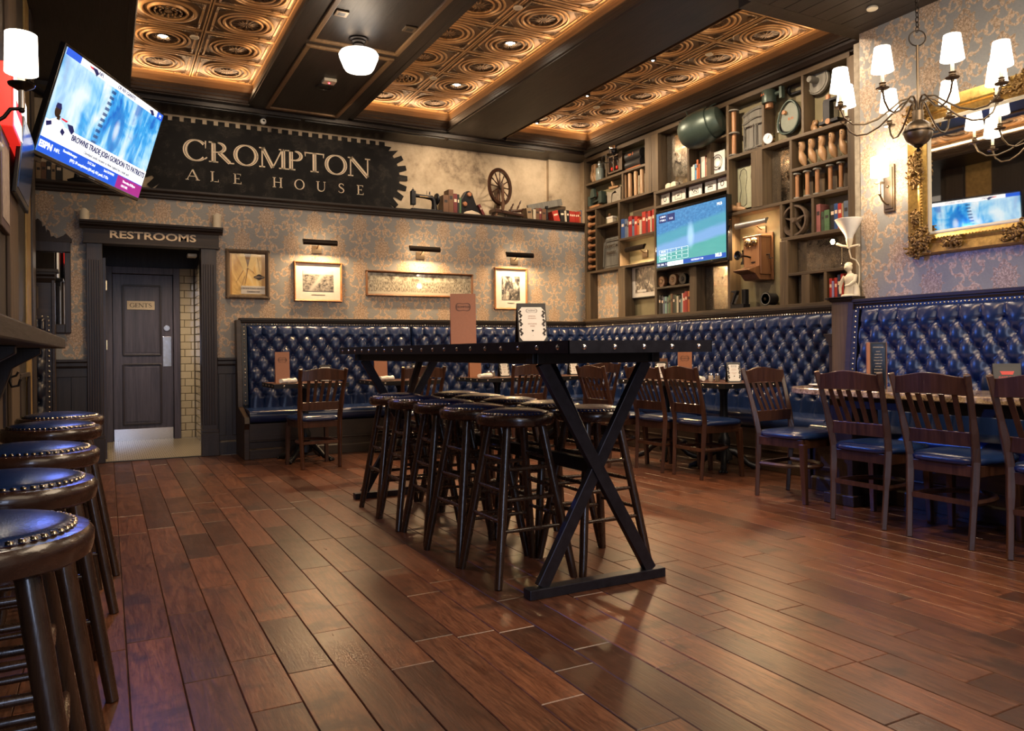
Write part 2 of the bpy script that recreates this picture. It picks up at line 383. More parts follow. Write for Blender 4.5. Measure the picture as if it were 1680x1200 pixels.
def line(p, q, step):
    p, q = Vector(p), Vector(q); n = max(1, round((q - p).length / step)); return [p.lerp(q, i / n) for i in range(n + 1)]
def lap(s):  # ordinal words for labels
    return ['first', 'second', 'third', 'fourth', 'fifth', 'sixth', 'seventh', 'eighth', 'ninth', 'tenth', 'eleventh', 'twelfth', 'thirteenth', 'fourteenth', 'fifteenth', 'sixteenth'][s]

# ------------------------------------------------------------------ floor of wide planks
m, k, p = newmat('floor_planks'); x, y, z = k.xyz(); r = k.rand()
v = k.vec(x * 16 + r * 41, y * 1.5 + r * 23, z); g = k.noise(v, 1.6, 6, .6, 1.6); fine = k.noise(k.vec(x * 60 + r * 7, y * 6, z), 2, 4, .7); blot = k.noise(k.vec(x + r * 9, y + r * 5, z), 4, 4, .6)
c = k.ramp(g * .58 + fine * .42, [(.30, (.024, .0085, .005)), (.47, (.088, .034, .019)), (.66, (.175, .077, .043))])
cat_ = k.step(k.m('SINE', k.noise(k.vec(x * 7 + r * 41, y * .9 + r * 23, z), 1.5, 3, .5, 1.0) * 95), .55, .98)
c = k.mix(cat_ * .38, c, (.03, .011, .006))
c = k.mix(1.0, c, k.ramp(r, [(0, (.45, .43, .43)), (.45, (.85, .82, .8)), (1, (1.18, 1.08, 1.0))]), 'MULTIPLY')
c = k.mix(k.step(blot, .54, .68) * .8, c, (.022, .009, .006))
setp(k, p, c, fine * .16 + blot * .16 + .165, 0, k.bump(blot * .7 + g * .4 + fine * .15, .28, .008)); M['floor'] = m
PW, PX = .1535, .053
base = MB().b(-2.3, 5.9, -4, 8.5, -.06, -.013).build('floor', 'mortar'); struct(base)
planks = []
for i in range(-5, 36):
    y = -2.6 + rnd.random() * .8
    while y < 8.46:
        L = rnd.choice((.42, .55, .62, .7, .78, .9, 1.02, 1.15)) * rnd.uniform(.95, 1.05)
        y1 = min(8.46, y + L)
        if 8.46 - y1 < .12: y1 = 8.46
        planks.append((PX + i * PW, PX + (i + 1) * PW, y, y1)); y = y1
def plank_mb(mb, x0, x1, y0, y1, dz):
    g, c = .0011, .0025; a, b, cc, d = x0 + g, x1 - g, y0 + g, y1 - g; z = dz
    return mb.add([(a, cc, -.013), (b, cc, -.013), (b, d, -.013), (a, d, -.013), (a, cc, z - c), (b, cc, z - c), (b, d, z - c), (a, d, z - c), (a + c, cc + c, z), (b - c, cc + c, z), (b - c, d - c, z), (a + c, d - c, z)],
                  [(0, 1, 5, 4), (1, 2, 6, 5), (2, 3, 7, 6), (3, 0, 4, 7), (4, 5, 9, 8), (5, 6, 10, 9), (6, 7, 11, 10), (7, 4, 8, 11), (8, 9, 10, 11)])
def seen(q):
    cx, cy = (q[0] + q[1]) / 2, (q[2] + q[3]) / 2; best = 1e9
    for yy in (q[2], cy, q[3]):
        d = cx * math.sin(YAW) + yy * math.cos(YAW); rr = cx * math.cos(YAW) - yy * math.sin(YAW)
        if d > 1.9 and abs(rr / d) < .70 and cx < 4.65 and cx > -.25: best = min(best, d)
    return best
planks.sort(key=seen); rest = MB()
for n, q in enumerate(planks):
    dz = rnd.uniform(-.0012, .0)
    if n < 300 and seen(q) < 1e8: plank_mb(MB(), q[0] - (q[0] + q[1]) / 2, q[1] - (q[0] + q[1]) / 2, q[2] - (q[2] + q[3]) / 2, q[3] - (q[2] + q[3]) / 2, dz).build('plank', 'floor', base, loc=((q[0] + q[1]) / 2, (q[2] + q[3]) / 2, 0))
    else: plank_mb(rest, *q, dz)
stuff(rest.build('more_planks', 'floor', base))

# ------------------------------------------------------------------ walls
DX0, DX1 = -.03, .985       # the opening of the restroom lobby
wb = MB().b(-2.2, DX0 - .02, 8.5, 8.58, 0, 2.64).b(DX1 + .02, 5.9, 8.5, 8.58, 0, 2.64).b(DX0 - .02, DX1 + .02, 8.5, 8.58, 2.2, 2.64)
struct(wb.build('wall_back', 'paper_x'))
m, k, p = newmat('smoked_plaster'); x, y, z = k.xyz(); a = k.noise(k.vec(x, y, z * .8), 1.6, 7, .62, .9); b = k.noise(k.vec(x, y, z), 9, 6, .7)
c = k.ramp(a * .65 + b * .35, [(.34, (.16, .115, .075)), (.44, (.43, .33, .215)), (.6, (.60, .48, .33))])
setp(k, p, c, .75, 0, k.bump(b, .4, .01)); M['plaster'] = m
struct(MB().b(-2.2, 5.24, 8.9, 8.98, 2.6, 3.7).b(5.24, 5.9, 8.84, 8.98, 2.6, 3.7).b(5.73, 5.9, 8.5, 8.84, 2.6, 3.7).build('wall_upper', 'plaster', smooth=None))
struct(MB().b(5.70, 5.9, 3.9, 8.58, 0, 3.7).build('wall_right', 'olive_paint'))
near = struct(MB().b(5.23, 5.55, -3.5, 4.045, 0, 3.52).build('wall_near', 'paper_y'))
struct(MB().b(5.24, 5.55, 4.045, 4.105, 1.45, 3.44).build('trim_1', 'stone'))
lw = struct(MB().b(-.62, -.5, -3.5, 7.0, 0, 3.64).b(-2.2, -.5, 7.0, 7.1, 0, 3.64).build('wall_left', 'panel_wood'))
# ledge above the wallpaper, its moulded front and the deep shelf board
prof = [(0, 0), (.012, 0), (.02, .012), (.02, .028), (.034, .036), (.034, .056), (.05, .064), (.06, .078), (.06, .098), (0, .098)]
led = MB().sweep(prof, (-2.2, 8.5, 2.612), (5.56, 8.5, 2.612), (0, -1, 0)).b(-2.2, 5.7, 8.5, 8.9, 2.66, 2.709)
struct(led.build('trim_2', 'trim_wood'))
# wainscot on the back wall
for n, (x0, x1) in enumerate(((-2.2, -.165), (1.015, 1.235))):
    wsc = MB().b(x0, x1, 8.475, 8.5, 0, .93)
    wsc.sweep([(0, 0), (.022, .0), (.03, .02), (.03, .05), (.042, .06), (.042, .085), (0, .085)], (x0, 8.475, .925), (x1, 8.475, .925), (0, -1, 0))
    wsc.sweep([(0, 0), (.025, 0), (.025, .13), (.012, .15), (0, .15)], (x0, 8.475, 0), (x1, 8.475, 0), (0, -1, 0))
    for a, b in ((x0 + .01, x0 + .08), (x1 - .08, x1)) if n else ((-.7, -.62), (-.3, -.165)): wsc.b(a, b, 8.464, 8.475, .201, .839)
    wsc.b(x0, x1, 8.462, 8.475, .84, .925).b(x0, x1, 8.462, 8.475, .15, .2)
    struct(wsc.build('baseboard_%d' % (n + 1), 'panel_wood', bevel=.003))

# ------------------------------------------------------------------ coffered ceiling
# a pressed-metal tile: rings, frame and a bossed medallion, all in one relief that copies share
m, k, p = newmat('copper_tile'); x, y, z = k.xyz(); co = k.vec(x, y, z)
rr = k.m('SQRT', x * x + y * y); leaf = k.noise(co, 38, 4, .6, 1.4); fol = k.m('SINE', k.m('ARCTAN2', y, x) * 12 + leaf * 6) * .5 + leaf
inner = 1 - k.step(rr, .115, .125)
ang = k.m('MULTIPLY', abs(x), 1) + abs(y); corner = k.step(ang, .385, .40) * (1 - k.step(k.m('MAXIMUM', abs(x), abs(y)), .262, .268))
orn = k.m('MAXIMUM', inner, corner) * fol
dark = k.m('MAXIMUM', inner * .85, corner * .7) * (1 - k.step(fol * .6, .25, .6))
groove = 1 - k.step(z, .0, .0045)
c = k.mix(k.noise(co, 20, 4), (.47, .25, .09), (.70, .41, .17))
c = k.mix(dark, c, (.03, .017, .009)); c = k.mix(k.m('MULTIPLY', k.step(z, -.0125, -.004), .8), c, (.075, .037, .016))  # patina darkening, with occlusion shade painted into the relief's grooves
setp(k, p, c, .42, .35, k.bump(orn, 1.0, .02)); M['tile'] = m
T = .61
def tile_mesh(vent=False):
    mb = MB(); S = 40
    rings = [(.0, -.006), (.05, -.010), (.075, -.004), (.118, -.004), (.125, -.013), (.135, -.013), (.143, -.003), (.162, -.003), (.172, -.014), (.184, -.014), (.192, -.004), (.205, -.004), (.212, -.011), (.224, -.011), (.230, -.004)]
    if vent: rings = [(.0, -.012), (.03, -.012), (.04, .02), (.055, .02), (.06, -.016), (.07, -.016), (.078, .02), (.092, .02), (.098, -.018), (.108, -.018), (.116, .02), (.132, .02), (.138, -.02), (.15, -.02), (.16, -.004), (.185, -.004), (.195, -.014), (.21, -.014), (.23, -.004)]
    vs = [(r * math.cos(2 * PI * j / S), r * math.sin(2 * PI * j / S), z * 1.35 + .0014) for r, z in rings for j in range(S)]
    def sq(h, z, n0=0):
        o = []
        for j in range(S):
            a = 2 * PI * j / S; c, s_ = math.cos(a), math.sin(a); q = h / max(abs(c), abs(s_)); o.append((c * q, s_ * q, z))
        return o
    for h, z in ((.243, -.004), (.248, -.012), (.262, -.012), (.267, -.003), (.285, -.003), (.290, -.011), (.3005, -.011), (.3035, .010), (.305, .010)): vs += sq(h, z)
    n = len(vs) // S
    mb.add(vs, [(i * S + j, (i + 1) * S + j, (i + 1) * S + (j + 1) % S, i * S + (j + 1) % S) for i in range(n - 1) for j in range(S)])
    me = bpy.data.meshes.new('ceiling_tile'); me.from_pydata(mb.v, [], mb.f); me.polygons.foreach_set('use_smooth', [True] * len(me.polygons)); me.set_sharp_from_angle(angle=.9)
    me.materials.append(M['tile']); me.update(); return me
TM, TV_ = tile_mesh(), tile_mesh(True)
ceil = MB().b(-2.2, 5.9, -3.5, 8.98, 3.895, 3.95)
for a, b in ((-.62, .168), (1.388 + .135, 2.25), (3.617, 4.285), (5.575, 5.72)): ceil.b(a, b, CY0, CY1, BZ, 3.9)
ceil.b(1.388, 1.523, CY0, CY1, BZ, 3.9).b(2.25, 2.397, CY0, CY1, BZ, 3.9)
ceil.b(-2.2, 5.72, CY1, 8.45, BZ, 3.9).b(-2.2, 5.9, 8.45, 8.95, 3.60, 3.9).b(-.62, 4.05, 3.9, CY0, BZ, 3.9).b(-.62, 4.05, -3.5, 3.9, BZ, 3.9).b(-2.2, -.62, 6.9, CY1, BZ, 3.9)
ceil.b(4.05, 5.9, 3.99, CY0, 3.5, 3.9)
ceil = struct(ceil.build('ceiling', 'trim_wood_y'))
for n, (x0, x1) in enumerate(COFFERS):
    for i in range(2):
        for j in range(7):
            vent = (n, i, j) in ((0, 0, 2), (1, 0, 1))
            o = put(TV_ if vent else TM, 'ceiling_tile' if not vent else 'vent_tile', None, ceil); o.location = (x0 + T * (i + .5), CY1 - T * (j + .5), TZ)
    # lit cove faces and the moulded ledge that hides the lamps
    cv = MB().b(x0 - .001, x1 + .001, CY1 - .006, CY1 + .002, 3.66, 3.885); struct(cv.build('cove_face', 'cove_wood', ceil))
    struct(MB().b(x0 - .002, x0 + .005, CY0, CY1, 3.66, 3.885).b(x1 - .005, x1 + .002, CY0, CY1, 3.66, 3.885).build('cove_face', 'lit_cove_wood_y', ceil))
    pr = [(0, 0), (0, .135), (.022, .135), (.03, .12), (.03, .10), (.042, .088), (.042, .06), (.06, .045), (.06, .02), (.05, .008), (.05, 0)]
    mo = MB().sweep(pr, (x0, CY1, BZ - .004), (x1, CY1, BZ - .004), (0, -1, 0)).sweep(pr, (x0, CY0, BZ - .004), (x1, CY0, BZ - .004), (0, 1, 0))
    if n == 2: mo.b(4.285, 4.352, CY0, CY1, 3.82, 3.89)
    else: mo.sweep(pr, (x0, CY0, BZ - .004), (x0, CY1, BZ - .004), (1, 0, 0))
    mo.sweep(pr, (x1, CY0, BZ - .004), (x1, CY1, BZ - .004), (-1, 0, 0))
    struct(mo.build('coffer_moulding', 'trim_wood_y', ceil))
# framed dark panels of the middle strip, the slot grilles and the crown over the bookcase
pm = MB()
for y0, y1 in ((4.2, 6.36), (6.50, 8.33)):
    for a, b in (((1.52, y0, 0), (1.52, y1, 0)), ((2.25, y0, 0), (2.25, y1, 0))): pm.b(a[0] - .022, a[0] + .022, y0, y1, 3.622, 3.645)
    for yy in (y0, y1): pm.b(1.498, 2.272, yy - .022, yy + .022, 3.622, 3.645)
struct(pm.build('panel_moulding', 'lit_cove_wood_y', ceil, bevel=.006))
struct(MB().b(.0, 1.9, 8.50, 8.55, 3.592, 3.605).b(1.95, 3.6, 8.50, 8.55, 3.592, 3.605).b(3.65, 4.98, 8.50, 8.56, 3.592, 3.605).build('slot_grille', 'black', ceil))
cr = [(0, 0), (.015, 0), (.03, .015), (.03, .03), (.05, .04), (.075, .075), (.08, .095), (.1, .1), (.1, .12), (0, .12)]
struct(MB().sweep(cr, (5.62, 4.04, 3.535), (5.62, 8.46, 3.535), (-1, 0, 0)).b(5.60, 5.72, 4.04, 8.45, 3.53, 3.66).build('trim_3', 'trim_wood_y'))
# low plank ceiling over the near tables, each board its own piece
for i in range(8):
    x0 = 4.05 + i * .15
    struct(MB().b(x0 + .002, min(5.9, x0 + .148), -.5, 3.99, 3.5, 3.52).build('ceiling_board', 'trim_wood_y', ceil, bevel=.003))
struct(MB().b(4.05, 5.9, -3.5, 3.99, 3.52, 3.66).b(4.0, 4.06, -3.5, 3.99, 3.49, 3.66).build('ceiling_soffit', 'trim_wood_y', ceil))

# ------------------------------------------------------------------ painted serif lettering
def strip(mb, o, ux, uy, pts, ws, inline=False):
    P = [Vector((p[0], p[1])) for p in pts]; n = len(P); L = []
    for i in range(n):
        d = (P[min(n - 1, i + 1)] - P[max(0, i - 1)]).normalized(); L.append(Vector((-d.y, d.x)))
    bands = ((-.5, -.18), (-.03, .5)) if inline else ((-.5, .5),)
    for a, b in bands:
        vs = []
        for p, q, w_ in zip(P, L, ws):
            for t in (a, b): e = p + q * (w_ * t); vs.append(Vector(o) + Vector(ux) * e.x + Vector(uy) * e.y)
        mb.add(vs, [(2 * i, 2 * i + 1, 2 * i + 3, 2 * i + 2) for i in range(n - 1)])
def arc(cx, cy, rx, ry, a0, a1, T, t, n=18):
    A = [math.radians(a0 + (a1 - a0) * i / n) for i in range(n + 1)]
    return [(cx + (rx - T / 2) * math.cos(a), cy + (ry - t / 2) * math.sin(a)) for a in A], [t + (T - t) * abs(math.cos(a)) ** 1.3 for a in A]
def serif(ch, T=.15, t=.055):
    """strokes of one capital of height 1: (points, widths, thick?), and its advance"""
    S = []
    def ln(x0, y0, x1, y1, w0, w1=None, thick=False): S.append(([(x0, y0), (x1, y1)], [w0, w0 if w1 is None else w1], thick))
    def sf(x, y, l=.2): ln(x - l / 2, y, x + l / 2, y, t)
    def stem(x, w, top=True, bot=True, l=None):
        ln(x, 0, x, 1, w, thick=w > .1); l = l or w + .16
        if top: sf(x, 1 - t / 2, l)
        if bot: sf(x, t / 2, l)
    if ch == 'C':
        p, q = arc(.46, .5, .46, .52, 42, 318, T, t, 26); S.append((p, q, True)); ln(.80, .64, .80, 1.0, .03, .055); ln(.78, .12, .85, .21, .05); return S, .92
    if ch == 'O': p, q = arc(.47, .5, .47, .52, 0, 360, T, t, 36); S.append((p, q, True)); return S, .97
    if ch in 'PR':
        stem(.16, T); p, q = arc(.3, .74, .33, .26, 90, -90, T * .9, t); S.append((p, q, True)); ln(.16, 1 - t / 2, .32, 1 - t / 2, t); ln(.16, .48 + t / 2, .32, .48 + t / 2, t)
        if ch == 'R': ln(.36, .5, .74, .03, T, T * .9, True); ln(.70, t / 2, .90, t / 2, t); return S, .86
        return S, .68
    if ch == 'M':
        stem(.10, t * 1.1); stem(.90, T); ln(.12, .98, .50, .02, T * .95, thick=True); ln(.50, .02, .86, .98, t); return S, 1.04
    if ch == 'N':
        stem(.10, t * 1.1); stem(.82, t * 1.1, bot=False); ln(.12, .98, .82, .0, T, thick=True); return S, .94
    if ch == 'T': stem(.40, T, top=False); ln(.02, 1 - t / 2, .78, 1 - t / 2, t); ln(.04, .78, .03, 1, .03, .06); ln(.76, .78, .77, 1, .03, .06); return S, .80
    if ch == 'A': ln(.06, .03, .40, 1, t); ln(.40, 1, .74, .03, T); ln(.2, .36, .6, .36, t); sf(.06, t / 2); sf(.74, t / 2, .26); return S, .80
    if ch == 'L': stem(.16, T); ln(.16, t / 2, .62, t / 2, t); ln(.61, 0, .61, .24, .06, .03); return S, .66
    if ch == 'E':
        stem(.16, T); ln(.16, t / 2, .62, t / 2, t); ln(.61, 0, .61, .22, .06, .03); ln(.16, 1 - t / 2, .58, 1 - t / 2, t); ln(.57, 1, .57, .8, .06, .03); ln(.16, .52, .46, .52, t); ln(.45, .42, .45, .62, .04); return S, .66
    if ch == 'H': stem(.16, T); stem(.76, T); ln(.16, .52, .76, .52, t); return S, .92
    if ch == 'U':
        ln(.14, 1, .14, .3, T); ln(.74, 1, .74, .3, t); sf(.14, 1 - t / 2, .3); sf(.74, 1 - t / 2); p, q = arc(.43, .32, .36, .34, 180, 360, T, t); q = [t + (T - t) * (1 - i / (len(q) - 1)) for i in range(len(q))]; S.append((p, q, False)); return S, .86
    if ch == 'G':
        p, q = arc(.46, .5, .46, .52, 42, 318, T, t, 26); S.append((p, q, False)); ln(.80, .06, .80, .44, T * .9); sf(.78, .44, .26); ln(.81, .68, .81, .96, .03, .06); return S, .94
    if ch == 'S':
        pts = [(.56, .80), (.50, .93), (.34, .98), (.17, .91), (.12, .76), (.2, .62), (.36, .52), (.52, .41), (.58, .26), (.5, .1), (.32, .02), (.15, .07), (.07, .2)]
        S.append((pts, [t, t, t * 1.1, T * .7, T * .85, T, T * 1.05, T, T * .85, T * .7, t, t, t], False)); return S, .66
    return S, .5
def serif_word(mb, word, o, ux, uy, h, x0, x1, inline=False, gap=0.0, T=.15):
    glyphs = [serif(c, T) if c != ' ' else ([], .75) for c in word]; tot = sum(a for _, a in glyphs) + gap * (len(word) - 1); sx = (x1 - x0) / tot; x = x0
    for S, adv in glyphs:
        for pts, ws, thick in S:
            strip(mb, o, ux, uy, [(x + px * sx, py * h) for px, py in pts], [w_ * (h + sx) / 2 for w_ in ws], inline and thick)
        x += (adv + gap) * sx
    return mb

# ------------------------------------------------------------------ painted gear-shaped sign over the ledge
SY = 8.893
def gear_outline(z0, z1, cx0, cx1, zc, R):
    """right edge bottom to top, the top edge with its row of teeth, then the left edge"""
    o = []
    def side(cx, sg, up):
        A = [(-43 + 14.3 * i) for i in range(7)]; pts = [(cx + sg * (R - .12), z0)]
        for a in A:
            for da, rr in ((-5.2, R - .10), (-3.3, R), (3.3, R), (5.2, R - .10)):
                an = math.radians(a + da); z = zc + rr * math.sin(an)
                if z0 <= z <= z1 - .07: pts.append((cx + sg * rr * math.cos(an), z))
        pts.append((cx + sg * (R - .2), z1 - .05))
        return pts if up else pts[::-1]
    o += side(cx1, 1, True)
    x = 2.98
    while x > .55: o += [(x, z1 - .045), (x, z1), (x - .068, z1), (x - .068, z1 - .045)]; x -= .1135
    return o + side(cx0, -1, False)
m, k, p = newmat('chalk_board'); x, y, z = k.xyz(); co = k.vec(x, y, z)
s1 = k.noise(k.vec(x * 2 + z * 3, y, z * 9 - x * 4), 5, 6, .75, 2.5); s2 = k.noise(co, 7, 3); scr = (1 - k.step(abs(s1 - .5), .0, .008)) * k.step(s2, .48, .62)
setp(k, p, k.mix(k.m('MULTIPLY', scr, .75), k.mix(s2, (.006, .0055, .0055), (.015, .0135, .013)), (.30, .25, .19)), .75, spec=.2); M['chalk'] = m
sg = tag(MB().prism(gear_outline(2.712, 3.575, .79, 2.75, 3.165, .515), (0, SY, 0), (1, 0, 0), (0, 0, 1), .012).build('wall_sign', 'chalk'), 'black gear-edged board sign lettered Crompton Ale House above the ledge', 'sign')
tx = serif_word(MB(), 'CROMPTON', (0, SY - .0145, 3.128), (1, 0, 0), (0, 0, 1), .222, .735, 2.80, True, T=.17)
tx.build('lettering', 'letter_cream', sg, label='large cream inlined serif word')
xs = [(.77, .895, 'A'), (1.01, 1.10, 'L'), (1.245, 1.335, 'E'), (1.665, 1.775, 'H'), (1.905, 2.025, 'O'), (2.155, 2.265, 'U'), (2.405, 2.485, 'S'), (2.63, 2.715, 'E')]
for a, b, c in xs: serif_word(MB(), c, (0, SY - .0145, 2.916), (1, 0, 0), (0, 0, 1), .112, a, b, T=.13).build('letter', 'letter_cream', sg)

# ------------------------------------------------------------------ restroom lobby, door and its casing
LY = 10.5
lob = MB().b(DX0 - .1, DX0, 8.58, LY + .1, 0, 2.5); lob.b(DX0 - .1, 2.0, LY + .03, LY + .12, 0, 2.6).b(DX0 - .1, 2.0, 8.58, LY + .1, 2.46, 2.6)
struct(lob.build('wall_restroom', 'panel_wood'))
m, k, p = newmat('ivory_glaze'); r = k.rand(); nz = k.noise(k.vec(*k.xyz()), 12, 3)
setp(k, p, k.mix(r * .6 + nz * .4, (.50, .41, .27), (.66, .57, .40)), .14, coat=.4); M['ivory'] = m
tw = struct(MB().b(DX1 + .012, DX1 + .1, 8.58, LY + .1, 0, 2.12).b(.80, DX1 + .05, LY - .012, LY + .05, 0, 2.12).build('wall_tiled', 'mortar'))
tb = {}
def tile_piece(wd, ht, side):
    key = (round(wd, 3), round(ht, 3), side)
    if key not in tb:
        g, c = .0022, .004; a, b = wd / 2 - g, ht / 2 - g
        q = [(-a, 0, -b), (a, 0, -b), (a, 0, b), (-a, 0, b), (-a + c, -.007, -b + c), (a - c, -.007, -b + c), (a - c, -.007, b - c), (-a + c, -.007, b - c)]
        if side: q = [(y, x, z) for x, y, z in q]
        tb[key] = MB().add(q, [(0, 1, 5, 4), (1, 2, 6, 5), (2, 3, 7, 6), (3, 0, 4, 7), (4, 5, 6, 7)]).mesh('wall_tile'); tb[key].materials.append(M['ivory'])
    return tb[key]
TH, TWD = .0925, .152
for rw in range(23):
    z = TH * (rw + .5)
    xs_ = [.8, .872, DX1] if rw % 2 else [.8, .948, DX1] 
    for a, b in zip(xs_, xs_[1:]): o = put(tile_piece(b - a, TH, 0), 'wall_tile', None, tw); o.location = ((a + b) / 2, LY - .013, z)
    y = LY - .02 - (TWD / 2 if rw % 2 else 0)
    if rw % 2: o = put(tile_piece(TWD / 2, TH, 1), 'wall_tile', None, tw); o.location = (DX1 + .011, LY - .02 - TWD / 4, z)
    while y > 9.5: o = put(tile_piece(TWD, TH, 1), 'wall_tile', None, tw); o.location = (DX1 + .011, y - TWD / 2, z); y -= TWD
# hexagon mosaic, too small to pick apart
fl = struct(MB().b(DX0, 1.05, 8.47, LY, -.03, -.006).build('floor_lobby', 'mortar'))
hx = MB(); s_ = .0235; j = 0; y = 8.5
while y < LY:
    x = DX0 + .02 + (s_ * .9 if j % 2 else 0)
    while x < 1.0:
        n = len(hx.v); hx.v += [(x + s_ * .84 * math.cos(PI / 6 + PI / 3 * q), y + s_ * .84 * math.sin(PI / 6 + PI / 3 * q), .0005) for q in range(6)]; hx.f.append(tuple(range(n, n + 6))); x += s_ * 1.8
    y += s_ * 1.56; j += 1
m, k, p = newmat('hex_mosaic'); nz = k.noise(k.vec(*k.xyz()), 30, 3)
setp(k, p, k.mix(nz, (.36, .29, .19), (.60, .50, .35)), .3); M['hexes'] = m
stuff(hx.build('mosaic_tiles', 'hexes', fl))
struct(MB().b(DX0, DX1, 8.455, 8.5, -.01, .006).build('trim_4', 'iron', bevel=.003))
# the door
d = bpy.data.objects.new('door_1', None); C.objects.link(d); d.location = (.38, LY - .02, 0); struct(d)
MB().b(-.31, .355, -.02, .02, .0, 2.03).build('door_leaf', 'door_wood', d, bevel=.003)
for z0, z1 in ((1.045, 1.895), (.20, .93)):
    mo = MB()
    for a, b in (((-.20, z0), (.215, z0)), ((.215, z0), (.215, z1)), ((.215, z1), (-.20, z1)), ((-.20, z1), (-.20, z0))):
        mo.bar((a[0], -.026, a[1]), (b[0], -.026, b[1]), .022, .016, (0, 1, 0))
    mo.build('panel_moulding', 'trim_wood_z', d, bevel=.004)
    MB().b(-.18, .195, -.024, -.02, z0 + .03, z1 - .03).build('door_panel', 'door_wood', d, bevel=.002)
gp = MB().b(-.155, .15, -.036, -.022, 1.60, 1.705).build('sign_plate', 'letter_cream', d, bevel=.002, label='cream plate lettered Gents')
serif_word(MB(), 'GENTS', (0, -.0375, 1.628), (1, 0, 0), (0, 0, 1), .05, -.125, .12, T=.14).build('lettering', 'ink', gp)
MB().lathe([(.001, -.034), (.034, -.034), (.038, -.028), (.038, -.02)], (.285, 0, 1.375), 'y', 20).build('lock', 'chrome', d, smooth=40)
MB().b(.24, .335, -.024, -.0205, .90, 1.27).build('push_plate', 'chrome', d, bevel=.001)
MB().b(-.305, .35, -.024, -.0205, .0, .145).build('kick_plate', 'chrome', d, bevel=.001)
fr = MB()
fr.b(-.40, -.315, -.06, .05, 0, 2.12).b(.36, .435, -.06, .05, 0, 2.12).b(-.3148, .3598, -.058, .05, 2.035, 2.118)
struct(fr.build('door_frame', 'door_wood', d, bevel=.004))
d2 = bpy.data.objects.new('door_2', None); C.objects.link(d2); d2.location = (DX0, 9.2, 0); struct(d2)
MB().b(0, .03, -.45, .45, 0, 2.03).build('door_leaf', 'door_wood', d2, bevel=.003)
for z in (1.15, 1.75): MB().c(.034, -.43, z, .012, .03, .1).build('hinge', 'brass', d2, bevel=.002)
# casing: two fluted pilasters and a header
cs = bpy.data.objects.new('trim_5', None); C.objects.link(cs); struct(cs)
for x0, x1 in ((-.165, -.028), (.862, 1.012)):
    pl = MB().b(x0, x1, 8.44, 8.62, 0, 2.13).b(x0 - .012, x1 + .012, 8.425, 8.5, 0, .24).b(x0 - .008, x1 + .008, 8.43, 8.5, .24, .27)
    n = 5; st = (x1 - x0 - .03) / n
    for i in range(n): pl.b(x0 + .015 + st * i + .004, x0 + .015 + st * (i + 1) - .004, 8.430, 8.445, .32, 1.97)
    pl.build('pilaster', 'trim_wood_z', cs, bevel=.004)
hd = MB().b(-.185, 1.035, 8.425, 8.60, 2.13, 2.27)
hd.sweep([(0, 0), (.012, 0), (.02, .02), (.045, .035), (.05, .05), (.065, .055), (.065, .07), (0, .07)], (-.22, 8.43, 2.27), (1.072, 8.43, 2.27), (0, -1, 0)).b(-.22, 1.072, 8.36, 8.6, 2.335, 2.345).b(-.195, 1.045, 8.415, 8.5, 2.128, 2.145)
hd = hd.build('header', 'trim_wood', cs, bevel=.002)
text('RESTROOMS', .098, 'letter_cream', hd, (.425, 8.4235, 2.219), ROT_Y, sx=1.42, bold=.0022)
MB().c(.80, 8.70, 2.08, .09, .12, .035).build('door_closer', 'cream', cs, bevel=.008)
for x, h, w_ in ((-.175, .10, 'left'), (1.02, .14, 'right')):
    cdl = MB().lathe([(.041, 0), (.041, h - .02), (.043, h), (.036, h - .004), (.03, h - .02), (.001, h - .022)], (0, 0, 0), seg=20)
    for v in range(len(cdl.v)): a_, b_, c_ = cdl.v[v]; cdl.v[v] = (a_, b_, c_ + (.012 * math.sin(3 * math.atan2(b_, a_)) if c_ > h - .03 else 0))
    t = thing('pillar_candle', '%s ivory pillar candle standing on the %s end of the restroom door header' % ('short' if w_ == 'left' else 'tall', w_), 'candle', (x, 8.43, 2.345), 0, 'candles on the restroom header')
    cdl.build('wax', 'cream', t, smooth=40); MB().tube([(0, 0, h - .022), (.002, 0, h - .012)], .0015, 5).build('wick', 'ink', t)

# ------------------------------------------------------------------ framed pictures and picture lights on the papered wall
def frame_y(name, label, x0, x1, z0, z1, fw, m_frame, y=8.5, dep=.03, mat_w=0, art=None, glass=True):
    t = thing(name, label, 'picture', ((x0 + x1) / 2, y, z0)); hw, h = (x1 - x0) / 2, z1 - z0
    fr = MB(); pr = [(0, 0), (dep * .7, 0), (dep, fw * .35), (dep * .85, fw * .7), (dep * .4, fw), (0, fw)]
    for a, b, up in (((-hw, 0, 0), (hw, 0, 0), (0, 0, 1)), ((hw, 0, h), (-hw, 0, h), (0, 0, -1)), ((-hw, 0, h), (-hw, 0, 0), (1, 0, 0)), ((hw, 0, 0), (hw, 0, h), (-1, 0, 0))):
        fr.sweep(pr, a, b, (0, -1, 0), up)
    fr.build('frame', m_frame, t)
    MB().b(-hw + .004, hw - .004, -.008, -.001, .004, h - .004).build('backing', 'paper' if mat_w else art, t)
    if mat_w: MB().b(-hw + fw + mat_w, hw - fw - mat_w, -.0105, -.0075, fw + mat_w * 1.25, h - fw - mat_w).build('print', art, t)
    return t, hw, h
